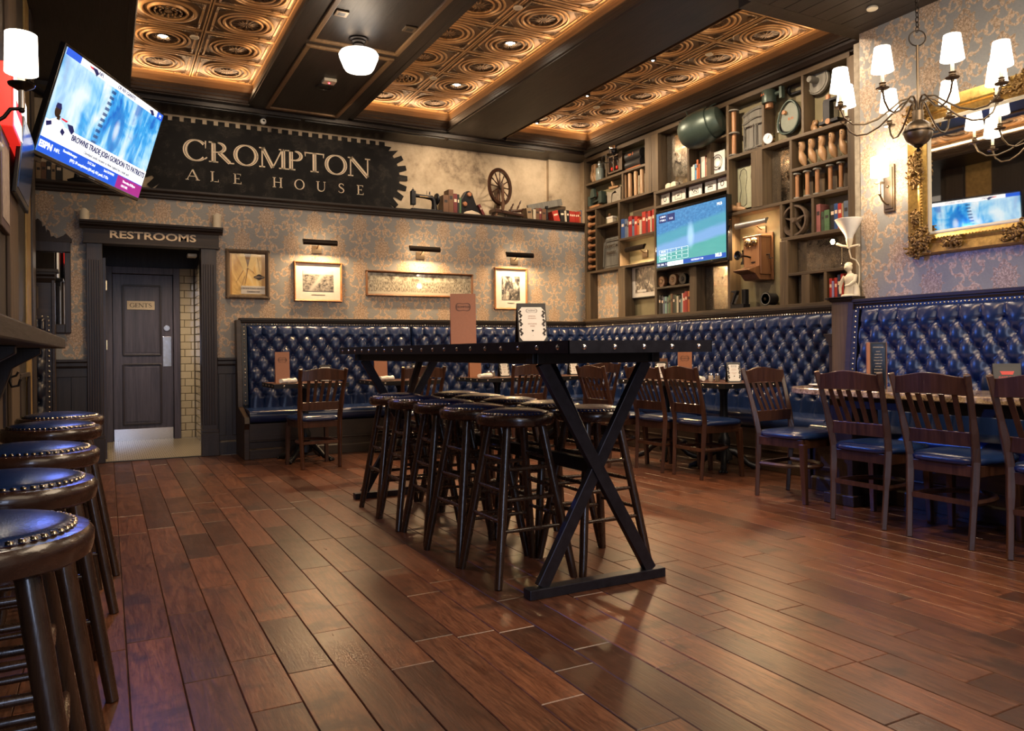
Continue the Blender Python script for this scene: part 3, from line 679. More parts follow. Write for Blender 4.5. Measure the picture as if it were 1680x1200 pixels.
def photo_mat(name, kind):
    m, k, p = newmat(name); x, y, z = k.xyz(); co = k.vec(x, y, z)
    if kind == 'street':      # a road between parked cars under a pale sky
        road = 1 - k.step(abs(x - (z - .17) * .75 + .05), .0, .05); sky = k.step(z, .29, .31); cars = k.noise(k.vec(x * 24, y, z * 40), 1, 3, .7)
        v = k.mix(sky, k.mix(road, k.ramp(cars, [(.35, (.02, .02, .025)), (.62, (.36, .33, .28))]), (.42, .4, .36)), (.62, .58, .5))
    elif kind == 'crowd':     # a long row of people in front of trees
        cr_ = k.noise(k.vec(x * 95, y, z * 30), 1, 4, .75); tr = k.noise(k.vec(x * 12, y, z * 14), 1, 5, .7)
        v = k.mix(k.step(z, .17, .19), k.ramp(cr_, [(.38, (.03, .025, .02)), (.6, (.62, .56, .42))]), k.ramp(tr, [(.4, (.12, .10, .07)), (.62, (.62, .58, .45))]))
        v = k.mix(k.step(z, .06, .05), v, (.5, .46, .36))
    else:                     # figures working in a dark hall
        a = k.noise(k.vec(x * 16, y, z * 9), 1, 5, .65, .8); arch_ = k.m('SQRT', (x + .06) * (x + .06) + (z - .36) * (z - .36))
        v = k.ramp(a, [(.38, (.012, .012, .013)), (.5, (.10, .095, .085)), (.64, (.66, .6, .5))])
        v = k.mix((1 - k.step(abs(arch_ - .10), .015, .02)) * k.step(z, .33, .35), v, (.6, .56, .46))
    setp(k, p, v, .35, coat=.5); M[name] = m
for n in ('street', 'crowd', 'hall'): photo_mat('photo_' + n, n)
# the shirt poster
m, k, p = newmat('shirt_print'); x, y, z = k.xyz(); co = k.vec(x, y, z)
f1 = k.noise(k.vec(x * 9 + z * 5, y, z * 2 - x * 3), 1.2, 4, .6, 1.4); sh = (1 - k.step(abs(x + .01) - .15, -.004, .004)) * (1 - k.step(z, .47, .475)); op = 1 - k.step(abs(x + .0) - (z - .30) * .42, -.003, .003)
v = k.mix(sh, (.50, .25, .04), k.ramp(f1, [(.3, (.58, .31, .06)), (.5, (.88, .58, .16)), (.7, (.96, .74, .32))])); v = k.mix(op * k.step(z, .3, .31), v, (.17, .075, .015))
setp(k, p, v, .2, coat=.6); M['shirt'] = m
t, hw, h = frame_y('shirt_poster', 'rustic wooden frame with an amber print of an open shirt beside the restroom door', 1.105, 1.552, 1.625, 2.148, .045, 'barn_wood', art='shirt')
cl = plain('amber_print', (.93, .66, .24), .3, bump=0, coat=.5); ck = plain('umber_print', (.30, .14, .03), .4, bump=0, coat=.5)
MB().prism([(-.10, .475), (-.035, .485), (.0, .33), (-.045, .30)], (0, -.0085, 0), (1, 0, 0), (0, 0, 1), .002).build('printed_collar', cl, t); MB().prism([(.10, .475), (.035, .485), (.0, .33), (.05, .295)], (0, -.0085, 0), (1, 0, 0), (0, 0, 1), .002).build('printed_collar', cl, t)
MB().prism([(-.025, .445), (.025, .445), (.022, .42), (-.022, .42)], (0, -.0085, 0), (1, 0, 0), (0, 0, 1), .002).build('printed_neck_label', ck, t)
for a, b, w_ in (((.0, .325), (-.025, .16), .010), ((-.045, .30), (-.12, .17), .006), ((.05, .295), (.075, .26), .006), ((-.03, .24), (-.075, .10), .005), ((.10, .44), (.12, .30), .005)): MB().bar((a[0], -.0090, a[1]), (b[0], -.0090, b[1]), w_, .002, (0, 1, 0), w_ * .4).build('printed_fold', ck, t)
cap = MB().b(-.07, hw - .05, -.0125, -.009, .055, .14).build('caption_strip', 'paper', t, label='pale strip along the lower edge')
text('CROMPTON\'S NEWEST', .023, 'ink', cap, (.055, -.0135, .113), ROT_Y); text('CHARACTER', .023, 'ink', cap, (.055, -.0135, .078), ROT_Y)
bd = MB().prism([(.05 * math.cos(a) * (1 + .12 * math.cos(4 * a)), .026 * math.sin(a) * (1 + .2 * math.cos(4 * a))) for a in (2 * PI * i / 24 for i in range(24))], (.115, -.0095, .235), (1, 0, 0), (0, 0, 1), .002).build('pocket_badge', 'ink', t); text('CROMPTON', .016, 'letter_cream', bd, (.115, -.0125, .235), ROT_Y)
t, hw, h = frame_y('street_photograph', 'oak framed old photograph of a street with parked cars', 1.806, 2.336, 1.613, 2.05, .022, 'frame_oak', mat_w=.075, art='photo_street')
MB().b(-.075, .075, -.0095, -.008, .071, .079).build('caption_line', 'grey_wood', t)
t, hw, h = frame_y('panorama_photograph', 'long walnut framed panorama photograph of a crowd outdoors', 2.61, 3.947, 1.692, 1.985, .026, 'walnut', art='photo_crowd')
t, hw, h = frame_y('hall_photograph', 'small upright oak framed photograph of men at work', 4.238, 4.70, 1.562, 2.084, .024, 'frame_oak', mat_w=.08, art='photo_hall')
MB().b(-.05, .05, -.0095, -.008, .081, .089).build('caption_line', 'grey_wood', t)
def picture_light(label, loc, L, rz=0, power=15, hood='dark_bronze'):
    t = thing('picture_light', label, 'lamp', loc, rz, 'brass-armed picture lights')
    MB().c(0, -.008, 0, .105, .016, .085).build('wall_plate', 'bronze', t, bevel=.003)
    MB().tube([(0, -.01, .01), (0, -.06, .03), (0, -.13, .075)], .006, 8).build('arm', 'bronze', t, smooth=60)
    sh = MB(); n = 7; R = .034; A = [PI * .36 + PI * .98 * i / n for i in range(n + 1)]
    prf = [(R * math.cos(a), R * math.sin(a)) for a in A] + [((R - .003) * math.cos(a), (R - .003) * math.sin(a)) for a in A[::-1]]
    sh.sweep([(-x, y) for x, y in prf], (-L / 2, -.145, .06), (L / 2, -.145, .06), (0, -1, 0))
    for q in (-L / 2, L / 2): sh.prism([(R * math.cos(a), R * math.sin(a)) for a in A], (q, -.145, .06), (0, 1, 0), (0, 0, 1), .002)
    sh.build('hood', hood, t, smooth=50)
    for q in (-.25, .25): MB().tube([(q * L - .04, -.139, .064), (q * L + .04, -.139, .064)], .008, 8).build('bulb', glow('picture_bulb', (1, .72, .42), 30), t)
    o = light('AREA', (0, -.130, .044), power, (1, .66, .35), None, L * .8, .03); o.parent = t; o.rotation_euler = (-math.radians(38), 0, 0)
    return t
picture_light('picture light above the street photograph', (2.06, 8.5, 2.185), .37)
picture_light('picture light above the long panorama photograph', (3.27, 8.5, 2.178), .375)
picture_light('picture light above the upright photograph of men at work', (4.52, 8.5, 2.17), .375)
# carved hall mirror behind the end of the left wall
t = thing('hall_mirror', 'tall dark carved mirror with a crested top on the papered wall', 'mirror', (-.56, 8.5, 1.26)); t.scale = (.63, 1, 1)
MB().b(-.42, -.34, -.05, 0, .0, .769).b(.34, .42, -.05, 0, 0, .769).b(-.3398, .3398, -.048, 0, 0.001, .085).b(-.42, .42, -.055, 0, .77, .87).build('frame', 'trim_wood_z', t, bevel=.006)
MB().b(-.345, .345, -.02, -.01, .08, .775).build('glass', 'mirror', t)
crest = [(-.44, 0), (.44, 0), (.44, .03), (.39, .06), (.36, .075), (.33, .055), (.24, .03), (.2, .05), (.17, .04), (.15, .09), (.12, .1), (.11, .07), (.09, .13), (.06, .12), (.05, .16), (0, .185)]
crest = [(x, y * 1.15) for x, y in crest]; crest += [(-x, y) for x, y in crest[2:-1][::-1]]
MB().prism(crest, (0, -.01, .865), (1, 0, 0), (0, 0, 1), .04).build('crest', 'trim_wood', t, bevel=.004)

# ------------------------------------------------------------------ tufted banquettes
def banquette(name, label, org, rz, W, seatd=.52, H=1.40, end0=False, end1=False, s0=0, tilt=.10, seams=()):
    """local frame: x along the bench, +y into the wall; y=0 is the plane of the top rail's face"""
    t = thing(name, label, 'bench', org, rz)
    fr = MB().b(s0, W, -seatd + .05, .06, .0, .35).b(0, W, -.0, .07, .35, H - .04)
    fr.sweep([(0, 0), (.02, 0), (.02, .09), (.01, .105), (0, .105)], (s0, -seatd + .05, 0), (W, -seatd + .05, 0), (0, -1, 0)).sweep([(0, 0), (.014, .004), (.014, .016), (0, .02)], (s0, -seatd + .05, .165), (W, -seatd + .05, .165), (0, -1, 0))
    fr.build('base', 'bench_wood', t, bevel=.003)
    MB().b(-.012, W + .006, -.035, .09, H - .005, H + .022).sweep([(0, 0), (.012, 0), (.02, .018), (.02, .03), (0, .03)], (0, -.005, H - .034), (W, -.005, H - .034), (0, -1, 0)).build('top_rail', 'trim_wood', t, bevel=.004)
    s = MB(); n = 10; pr = [(-.02, .36)] + [(seatd - .045 + .045 * math.sin(PI * i / n), .42 - .06 * math.cos(PI * i / n)) for i in range(n + 1)] + [(seatd * .5, .495), (.02, .47)]
    xs = [s0] + [q for q in seams] + [W]
    for a, b in zip(xs, xs[1:]): s.sweep(pr, (a + .003, 0, 0), (b - .003, 0, 0), (0, -1, 0))
    s.build('seat', 'leather', t, smooth=50)
    e0 = .055 if end0 else 0; e1 = .055 if end1 else 0; top = H - .055
    for a, b in zip([e0] + list(seams), list(seams) + [W - e1]):
        cu, bt = tufted(b - a - .01, top - .47, lean=tilt)
        c = cu.build('backrest', 'leather', t, smooth=70, loc=(a + .005, -.012, .47)); stuff(bt.build('buttons', 'leather', c, smooth=60))
    MB().b(0, W, -.016, 0, top - .004, H - .034).build('nail_strip', 'leather_dark', t)
    P = line((.02, -.017, H - .046), (W - .02, -.017, H - .046), .029)
    if end0: P += line((.026, -.038, H - .075), (.026, -.118, .52), .04)
    if end1: P += line((W - .026, -.038, H - .075), (W - .026, -.118, .52), .04)
    stuff(nails(P, .0085, (0, -1, 0)).build('nail_heads', 'nail', t, smooth=60))
    for q, x0 in ((end0, -.05), (end1, W)):
        if q:
            pts = [(.09, 0), (.09, H + .0), (-.03, H + .0), (-.035, H - .05), (-.115, .50), (-seatd + .02, .42), (-seatd - .01, .36), (-seatd + .03, .30), (-seatd + .03, 0)]
            MB().prism(pts, (x0, 0, 0), (0, 1, 0), (0, 0, 1), .05).build('end_panel', 'bench_wood', t, bevel=.004)
            MB().prism([(-.02, .52), (-.02, H - .06), (-.035, H - .06), (-.115, .52)], (x0 + (.05 if x0 < 0 else -.052), 0, 0), (0, 1, 0), (0, 0, 1), .052).build('end_welt', 'black', t)
    return t
banquette('tufted_banquette', 'blue buttoned leather banquette along the wall of framed photographs', (1.24, 8.42, 0), 0, 4.30, .53, end0=True, seams=(1.87,))
banquette('tufted_banquette', 'blue buttoned leather banquette under the bookcase', (5.53, 8.42, 0), -PI / 2, 4.20, .55, s0=.53, seams=(1.9,))
nb = banquette('tufted_banquette', 'bright blue buttoned leather banquette under the gilt mirror', (5.13, 4.02, 0), -PI / 2, 4.6, .55, end0=True, seams=(2.6,))
# the post where the two benches meet, with its little bracket ledge
t = thing('bench_post', 'square oak post with a moulded cap between the two right-hand banquettes', 'post', (5.20, 4.14, 0))
MB().b(-.08, .35, -.092, .10, 0, 1.415).build('shaft', 'post_wood', t, bevel=.004)
MB().sweep([(0, 0), (.02, 0), (.035, .02), (.035, .035), (0, .035)], (-.08, .10, 1.41), (-.08, -.12, 1.41), (-1, 0, 0)).b(-.115, .36, -.125, .135, 1.43, 1.447).build('cap', 'trim_wood_y', t, bevel=.003)
MB().sweep([(0, 0), (.03, .0), (.04, .03), (.06, .045), (.06, .07), (.08, .08), (.08, .10), (0, .10)], (-.08, .10, 1.06), (.30, .10, 1.06), (0, 1, 0)).build('bracket', 'trim_wood', t, bevel=.003)
MB().b(-.07, .3, .10, .135, .0, 1.06).build('side_panel', 'trim_wood_z', t)
# the high-backed booth glimpsed past the left wall
t = thing('booth_bench', 'high-backed booth with black buttoned leather at the end of the left wall', 'bench', (-1.30, 8.02, 0))
MB().b(0, .87, .0, .06, 0, 1.74).b(.87, .895, -.02, .08, 0, 1.74).b(0, .87, -.5, 0, 0, .36).build('frame', 'bench_wood', t, bevel=.003)
MB().sweep([(0, 0), (.01, 0), (.03, .04), (.03, .055), (.05, .07), (.05, .1), (0, .1)], (0, 0, 1.70), (.9, 0, 1.70), (0, -1, 0)).b(-.01, .925, -.06, .09, 1.79, 1.82).build('cornice', 'trim_wood', t, bevel=.004)
fr = MB()
for a, b in (((.60, 1.47), (.76, 1.47)), ((.76, 1.47), (.76, 1.66)), ((.76, 1.66), (.60, 1.66)), ((.60, 1.66), (.60, 1.47)), ((.30, 1.47), (.50, 1.47)), ((.50, 1.47), (.50, 1.66)), ((.50, 1.66), (.30, 1.66))): fr.bar((a[0], -.004, a[1]), (b[0], -.004, b[1]), .014, .012, (0, 1, 0))
fr.build('panel_moulding', 'post_wood', t, bevel=.003)
cu, bt = tufted(.82, .92, lean=.05); c = cu.build('backrest', 'leather_dark', t, smooth=70, loc=(.0, -.008, .46)); stuff(bt.build('buttons', 'leather_dark', c))
stuff(nails(line((.02, -.012, 1.395), (.84, -.012, 1.395), .045) + line((.845, -.016, 1.36), (.845, -.05, .5), .045), .0095, (0, -1, 0)).build('nail_heads', 'nail', t, smooth=60))
MB().b(.0, .86, -.5, -.0, .36, .48).build('seat', 'leather_dark', t, bevel=.02)

# ------------------------------------------------------------------ chairs
def make_chair(label, loc, rz, group):
    t = thing('dining_chair', label, 'chair', loc, rz, group)
    for s in (-1, 1):
        n = 12; pts, rw = [], []
        for i in range(n + 1):
            z = .905 * i / n
            y = -.205 + .03 * min(1, z / .42) if z < .45 else -.175 - .115 * ((z - .45) / .455) ** 1.25
            x = s * (.172 + .012 * min(1, z / .45) + (.028 * max(0, (z - .45) / .455)))
            pts.append((x, y, z)); rw.append(.0265 if .3 < z < .65 else .021)
        MB().tube(pts, rw, 4).build('rear_leg', 'chair_wood', t, bevel=.004)
        MB().bar((s * .182, .185, .40), (s * .19, .205, 0), .042, .042, (1, 0, 0), .03, .03).build('front_leg', 'chair_wood', t, bevel=.004)
    rail = MB(); sec = []
    for i in range(13):
        a = (i / 12 - .5) * 2; x = a * .205; y = -.262 - .035 * (1 - a * a); sec.append((x, y))
    vs = []
    for x, y in sec:
        up = .905 + .012 * math.cos(x / .205 * PI) - .004; lo = .795 + .008 * (1 - (x / .2) ** 2)
        vs += [(x, y - .011, lo), (x, y + .011, lo), (x, y - .003 - .012, up), (x, y + .009, up)]
    rail.add(vs, [f for i in range(12) for f in ((4 * i, 4 * i + 4, 4 * i + 6, 4 * i + 2), (4 * i + 1, 4 * i + 3, 4 * i + 7, 4 * i + 5), (4 * i + 2, 4 * i + 6, 4 * i + 7, 4 * i + 3), (4 * i, 4 * i + 1, 4 * i + 5, 4 * i + 4))] + [(0, 2, 3, 1), (48, 49, 51, 50)])
    rail.build('top_rail', 'chair_wood', t, bevel=.003)
    MB().bar((-.185, -.188, .565), (.185, -.188, .565), .022, .075).build('lower_rail', 'chair_wood', t, bevel=.003)
    for i in range(5):
        x = (i - 2) * .062
        MB().bar((x * .95, -.188, .60), (x * 1.06, -.245 - .035 * (1 - (x / .2) ** 2), .80), .028, .011, (0, 1, 0)).build('slat', 'chair_wood', t, bevel=.002)
    ap = MB().bar((-.18, -.17, .40), (.18, -.17, .40), .022, .06).bar((-.175, .19, .40), (.175, .19, .40), .022, .06)
    for s in (-1, 1): ap.bar((s * .185, -.17, .40), (s * .185, .19, .40), .022, .06)
    ap.build('apron', 'chair_wood', t, bevel=.003)
    pts = []
    for i in range(25):
        a = PI * (i / 24) ; pts.append((.172 * math.cos(a), -.08 + .255 * math.sin(a), .235))
    pts = [(.172, -.19, .235)] + pts + [(-.172, -.19, .235)]
    MB().tube(pts, .0155, 6, flat=1.0).bar((-.172, -.185, .235), (.172, -.185, .235), .018, .026).build('hoop_stretcher', 'chair_wood', t, smooth=50)
    s = MB(); prof = [(0, 0), (.94, 0), (1.0, .012), (1.0, .028), (.93, .042), (.7, .050), (0, .053)]; S = 32; vs = []
    for r, z in prof:
        for j in range(S):
            a = 2 * PI * j / S; c_, s_ = math.cos(a), math.sin(a); e = (abs(c_) ** 5 + abs(s_) ** 5) ** (-.2)
            y = s_ * e * .215; wd = .218 if y > 0 else .218 - .02 * (-y / .215)
            vs.append((r * c_ * e * wd, r * y + .012, .428 + z))
    n = len(prof); s.add(vs, [(i * S + j, i * S + (j + 1) % S, (i + 1) * S + (j + 1) % S, (i + 1) * S + j) for i in range(n - 1) for j in range(S)])
    s.build('seat', 'leather', t, smooth=50)
    return t
CH = 'slat-backed dining chair'
ch0 = make_chair(CH + ' in front of the bench table closest to the restroom door', (1.70, 7.19, 0), .09, 'slat-backed dining chairs')
R90 = -PI / 2
for lab, loc, rz in (
        (CH + ' at the second bench table under the street and panorama photographs', (2.70, 7.22, 0), .0),
        (CH + ' at the third bench table below the upright photograph', (3.90, 7.22, 0), -.04),
        (CH + ' at the corner bench table where the two banquettes meet', (4.80, 7.25, 0), .02),
        (CH + ' facing the bookcase banquette, farthest back of its row', (4.16, 5.84, 0), R90),
        (CH + ' facing the bookcase banquette, in the middle of its row', (4.36, 5.36, 0), R90 + .03),
        (CH + ' facing the bookcase banquette, nearest the granite table', (4.40, 4.90, 0), R90 - .02),
        (CH + ' at the rounded end of the granite table, seat turned this way', (4.29, 3.86, 0), PI + .10),
        (CH + ' beside the granite table, nearest its rounded end', (4.13, 3.085, 0), R90 + .02),
        (CH + ' beside the granite table, between two others', (4.12, 2.57, 0), R90),
        (CH + ' beside the granite table, the one nearest the camera', (4.10, 2.02, 0), R90 - .02)):
    dup(ch0, lab, loc, rz)

# ------------------------------------------------------------------ backless bar stools
def make_stool(label, loc, group):
    t = thing('bar_stool', label, 'stool', loc, 0, group)
    MB().lathe([(.0, .70), (.168, .70), (.182, .708), (.186, .725), (.186, .742), (.178, .752), (.160, .755), (0, .755)], seg=36).build('seat_ring', 'seat_wood', t, smooth=40)
    MB().lathe([(.158, .752), (.156, .760), (.140, .766), (.10, .773), (.05, .777), (.0001, .778)], seg=36).build('cushion', 'leather', t, smooth=60)
    stuff(nails([(.1535 * math.cos(2 * PI * i / 52), .1535 * math.sin(2 * PI * i / 52), .7575) for i in range(52)], .0078, (0, 0, 1)).build('nail_heads', 'nail', t, smooth=60))
    leg = lambda sx, sy, z: (sx * (.195 - .105 * z / .71), sy * (.195 - .105 * z / .71), z)
    for sx in (-1, 1):
        for sy in (-1, 1): MB().tube([leg(sx, sy, 0), leg(sx, sy, .15), leg(sx, sy, .62), leg(sx, sy, .71)], [.018, .0205, .0205, .019], 12).build('leg', 'stool_wood', t, smooth=50)
    for z0, z1 in ((.55, .51), (.415, .375), (.28, .24)):
        for s in (-1, 1):
            MB().tube([leg(s, -1, z0), [(a + b) / 2 for a, b in zip(leg(s, -1, z0), leg(s, 1, z0))], leg(s, 1, z0)], [.008, .0115, .008], 8).build('rung', 'stool_wood', t, smooth=60)
            MB().tube([leg(-1, s, z1), [(a + b) / 2 for a, b in zip(leg(-1, s, z1), leg(1, s, z1))], leg(1, s, z1)], [.008, .0115, .008], 8).build('rung', 'stool_wood', t, smooth=60)
    return t
st = None
for side, x in (('left', 1.70), ('right', 2.125)):
    for i, y in enumerate((3.21, 3.63, 4.06, 4.48, 4.89)):
        y += (-.02 if side == 'right' else 0); lab = 'bar stool under the high table, %s row, %s' % (side, ('nearest the camera', 'second from the near end', 'middle one', 'fourth from the near end', 'farthest from the camera')[i])
        loc = (x + rnd.uniform(-.012, .012), y, 0)
        if st is None: st = make_stool(lab, loc, 'stools under the high table')
        else: dup(st, lab, loc, rnd.uniform(-.04, .04))
for i, (x, y) in enumerate(((-.207, 1.54), (-.207, 2.12), (-.207, 2.80), (-.204, 3.68), (-.198, 4.27))):
    dup(st, 'backless bar stool along the wall-mounted drink rail, %s' % ('largest and closest to the camera', 'second from the camera', 'middle of the five', 'fourth from the camera', 'last before the restroom door')[i], (x, y, 0), .05 * i, 'stools along the drink rail')

# ------------------------------------------------------------------ the high table
TX0, TX1, TY0, TY1, TT = 1.556, 2.270, 2.489, 5.74, 1.085
t = thing('high_table', 'long high table with a riveted steel edge on crossed steel legs', 'table', ((TX0 + TX1) / 2, (TY0 + TY1) / 2, 0))
hx_, hy = (TX1 - TX0) / 2, (TY1 - TY0) / 2
MB().b(-hx_ + .003, hx_ - .003, -hy + .003, hy - .003, TT - .045, TT - .001).build('table_top', 'table_wood', t)
eb = MB().b(-hx_, -hx_ + .004, -hy, hy, TT - .05, TT).b(hx_ - .004, hx_, -hy, hy, TT - .05, TT).b(-hx_, hx_, -hy, -hy + .004, TT - .05, TT).b(-hx_, hx_, hy - .004, hy, TT - .05, TT)
eb.build('edge_band', 'steel_band', t)
def studs(mb, a, b, n, ax):
    q = nails([Vector(a).lerp(Vector(b), (i + .5) / n) for i in range(n)], .011, ax, 9); return mb.add(q.v, q.f)
sd = MB(); z = TT - .026
studs(sd, (-hx_, -hy, z), (hx_, -hy, z), 5, (0, -1, 0)); studs(sd, (-hx_, hy, z), (hx_, hy, z), 5, (0, 1, 0)); studs(sd, (-hx_, -hy, z), (-hx_, hy, z), 20, (-1, 0, 0)); studs(sd, (hx_, -hy, z), (hx_, hy, z), 20, (1, 0, 0))
stuff(sd.build('rivets', 'chrome', t, smooth=60))
for s in (-1, 1):
    MB().b(s * .30 - .02, s * .30 + .02, -1.32, 1.32, TT - .095, TT - .048).build('under_rail', 'iron', t, bevel=.003)
    y = s * 1.275
    MB().b(-.335, .335, y - .03, y + .03, TT - .095, TT - .05).build('under_rail', 'iron', t, bevel=.003)
    MB().b(-.357, .357, y - .03, y + .03, 0, .042).build('foot_bar', 'steel_band', t, bevel=.003)
    for q in (-1, 1): MB().bar((-.285 * q, y + .004 * q, .04), (.275 * q, y + .004 * q, TT - .09), .056, .034, (0, 1, 0)).build('cross_leg', 'steel_band', t, bevel=.003)
    MB().bar((0, y - s * .0, .53), (0, y - s * .40, TT - .09), .04, .036, (1, 0, 0)).build('brace', 'steel_band', t, bevel=.003)
MB().b(-.02, .02, -1.25, 1.25, .50, .56).build('stretcher', 'iron', t, bevel=.003)
MB().tube([(-.2 + .012 * math.cos(a), -.6, TT - .105 + .02 * math.sin(a)) for a in (PI * i / 8 for i in range(8, 17))], .003, 6).build('bag_hook', 'iron', t)

# ------------------------------------------------------------------ bench tables on claw-footed pedestals
def make_table(label, loc, sx, sy):
    t = thing('bench_table', label, 'table', loc, 0, 'bench tables with riveted edges')
    MB().b(-sx / 2 + .003, sx / 2 - .003, -sy / 2 + .003, sy / 2 - .003, .725, .76).build('table_top', 'table_wood', t)
    e = MB()
    for s in (-1, 1): e.b(s * sx / 2 - .003, s * sx / 2 + .003, -sy / 2, sy / 2, .718, .761).b(-sx / 2, sx / 2, s * sy / 2 - .003, s * sy / 2 + .003, .718, .761)
    e.build('edge_band', 'iron', t)
    sd = MB()
    for s in (-1, 1): studs(sd, (-sx / 2, s * (sy / 2 + .003), .74), (sx / 2, s * (sy / 2 + .003), .74), 4, (0, s, 0)); studs(sd, (s * (sx / 2 + .003), -sy / 2, .74), (s * (sx / 2 + .003), sy / 2, .74), 4, (s, 0, 0))
    stuff(sd.build('rivets', 'nail', t, smooth=60))
    MB().lathe([(.0, .725), (.16, .722), (.16, .71), (.05, .70), (.033, .66), (.033, .30), (.05, .27), (.055, .22), (.045, .18), (.07, .13), (.07, .08), (.03, .06), (0, .05)], seg=18).build('pedestal', 'iron', t, smooth=40)
    for i in range(4):
        a = PI / 4 + PI / 2 * i; c_, s_ = math.cos(a), math.sin(a); P = [(.03, .16), (.09, .15), (.15, .10), (.20, .05), (.25, .03), (.30, .018)]
        f = MB().tube([(r * c_, r * s_, z) for r, z in P], [.03, .032, .026, .024, .027, .016], 8)
        for q in (-.25, 0, .25): f.ball((.295 * math.cos(a + q * .35), .295 * math.sin(a + q * .35), .014), .013, 8, 5)
        f.build('claw_foot', 'iron', t, smooth=60)
    return t
tb0 = make_table('square bench table nearest the restroom door', (1.72, 7.63, 0), .70, .62)
for lab, loc, rz in (('square bench table below the street photograph and the panorama', (2.70, 7.63, 0), 0), ('square bench table with a salt and pepper set below the upright photograph', (3.83, 7.63, 0), 0), ('square bench table in the corner of the two banquettes', (4.66, 7.60, 0), 0),
                     ('square bench table before the bookcase banquette, farther from the granite table', (4.78, 5.88, 0), PI / 2), ('square bench table before the bookcase banquette, next to the granite table', (4.78, 5.10, 0), PI / 2)): dup(tb0, lab, loc, rz)
# granite-topped long table
m, k, p = newmat('granite'); co = k.vec(*k.xyz()); a = k.noise(co, 45, 5, .7); b = k.voro(co, 120); l = k.noise(co, 6, 3)
v = k.ramp(a * .8 + l * .2, [(.36, (.05, .036, .026)), (.47, (.30, .21, .13)), (.6, (.60, .47, .32)), (.72, (.70, .62, .5))]); v = k.mix(1 - k.step(b, .1, .22), v, (.11, .08, .06)); setp(k, p, v, .16, coat=.5); M['granite'] = m
t = thing('granite_table', 'long table with a speckled granite top and one rounded end', 'table', (4.47, 2.2, 0))
pts = [(-.32, -2.0), (.30, -2.0), (.30, 1.35)] + [(-.01 + .31 * math.cos(a), 1.35 + .42 * math.sin(a)) for a in (PI * i / 16 for i in range(1, 16))] + [(-.32, 1.35)]
MB().prism(pts, (0, 0, .735), (1, 0, 0), (0, 1, 0), .04).build('table_top', 'granite', t, bevel=.006)
MB().b(-.25, .25, -1.95, 1.2, .66, .735).build('apron', 'iron', t)
for y in (1.33, -.8):
    pd = MB().b(-.13, .13, y - .09, y + .09, .05, .70).b(-.16, .16, y - .12, y + .12, 0, .07)
    pd.build('pedestal', 'trim_wood_z', t, bevel=.005)

# ------------------------------------------------------------------ things on the tables
def badge(parent, loc, rot, sx, sz, m='ink'):
    """the scalloped oval badge printed on menus and cards, as two flat rings with a word"""
    mb = MB(); n = 40
    f = lambda a, q: (sx * q * math.cos(a) * (1 - .06 * math.cos(4 * a)), sz * q * math.sin(a) * (1 - .20 * math.cos(4 * a)))
    for q0, q1 in ((1, .93), (.86, .83)):
        v = [(*f(2 * PI * i / n, q), 0) for q in (q0, q1) for i in range(n)]; mb.add(v, [(i, (i + 1) % n, n + (i + 1) % n, n + i) for i in range(n)])
    o = mb.build('badge', m, parent, loc=loc); o.rotation_euler = rot
    text('CROMPTON', sz * .62, m, o, (0, 0, .0004), (0, 0, 0), sx=1.0, ext=.0002); return o
def menu(label, loc, rz, W=.135, H=.30, board='copper_card'):
    t = thing('menu', label, 'menu', loc, rz, 'upright copper-coloured menus')
    lean = .035
    for s, nm in ((-1, 'cover'), (1, 'back_cover')):
        q = MB(); y0, y1 = s * lean, s * .004
        q.add([(-W / 2, y0, 0), (W / 2, y0, 0), (W / 2, y1, H), (-W / 2, y1, H), (-W / 2, y0 - s * .004, 0), (W / 2, y0 - s * .004, 0), (W / 2, y1 - s * .004, H), (-W / 2, y1 - s * .004, H)],
              [(0, 1, 2, 3), (7, 6, 5, 4), (0, 4, 5, 1), (1, 5, 6, 2), (2, 6, 7, 3), (3, 7, 4, 0)]); c = q.build(nm, board, t)
        if s < 0: badge(c, (0, -lean + .031 * .74 - .0012, H * .74), (PI / 2 - .103, 0, 0), W * .31, .026)
    return t
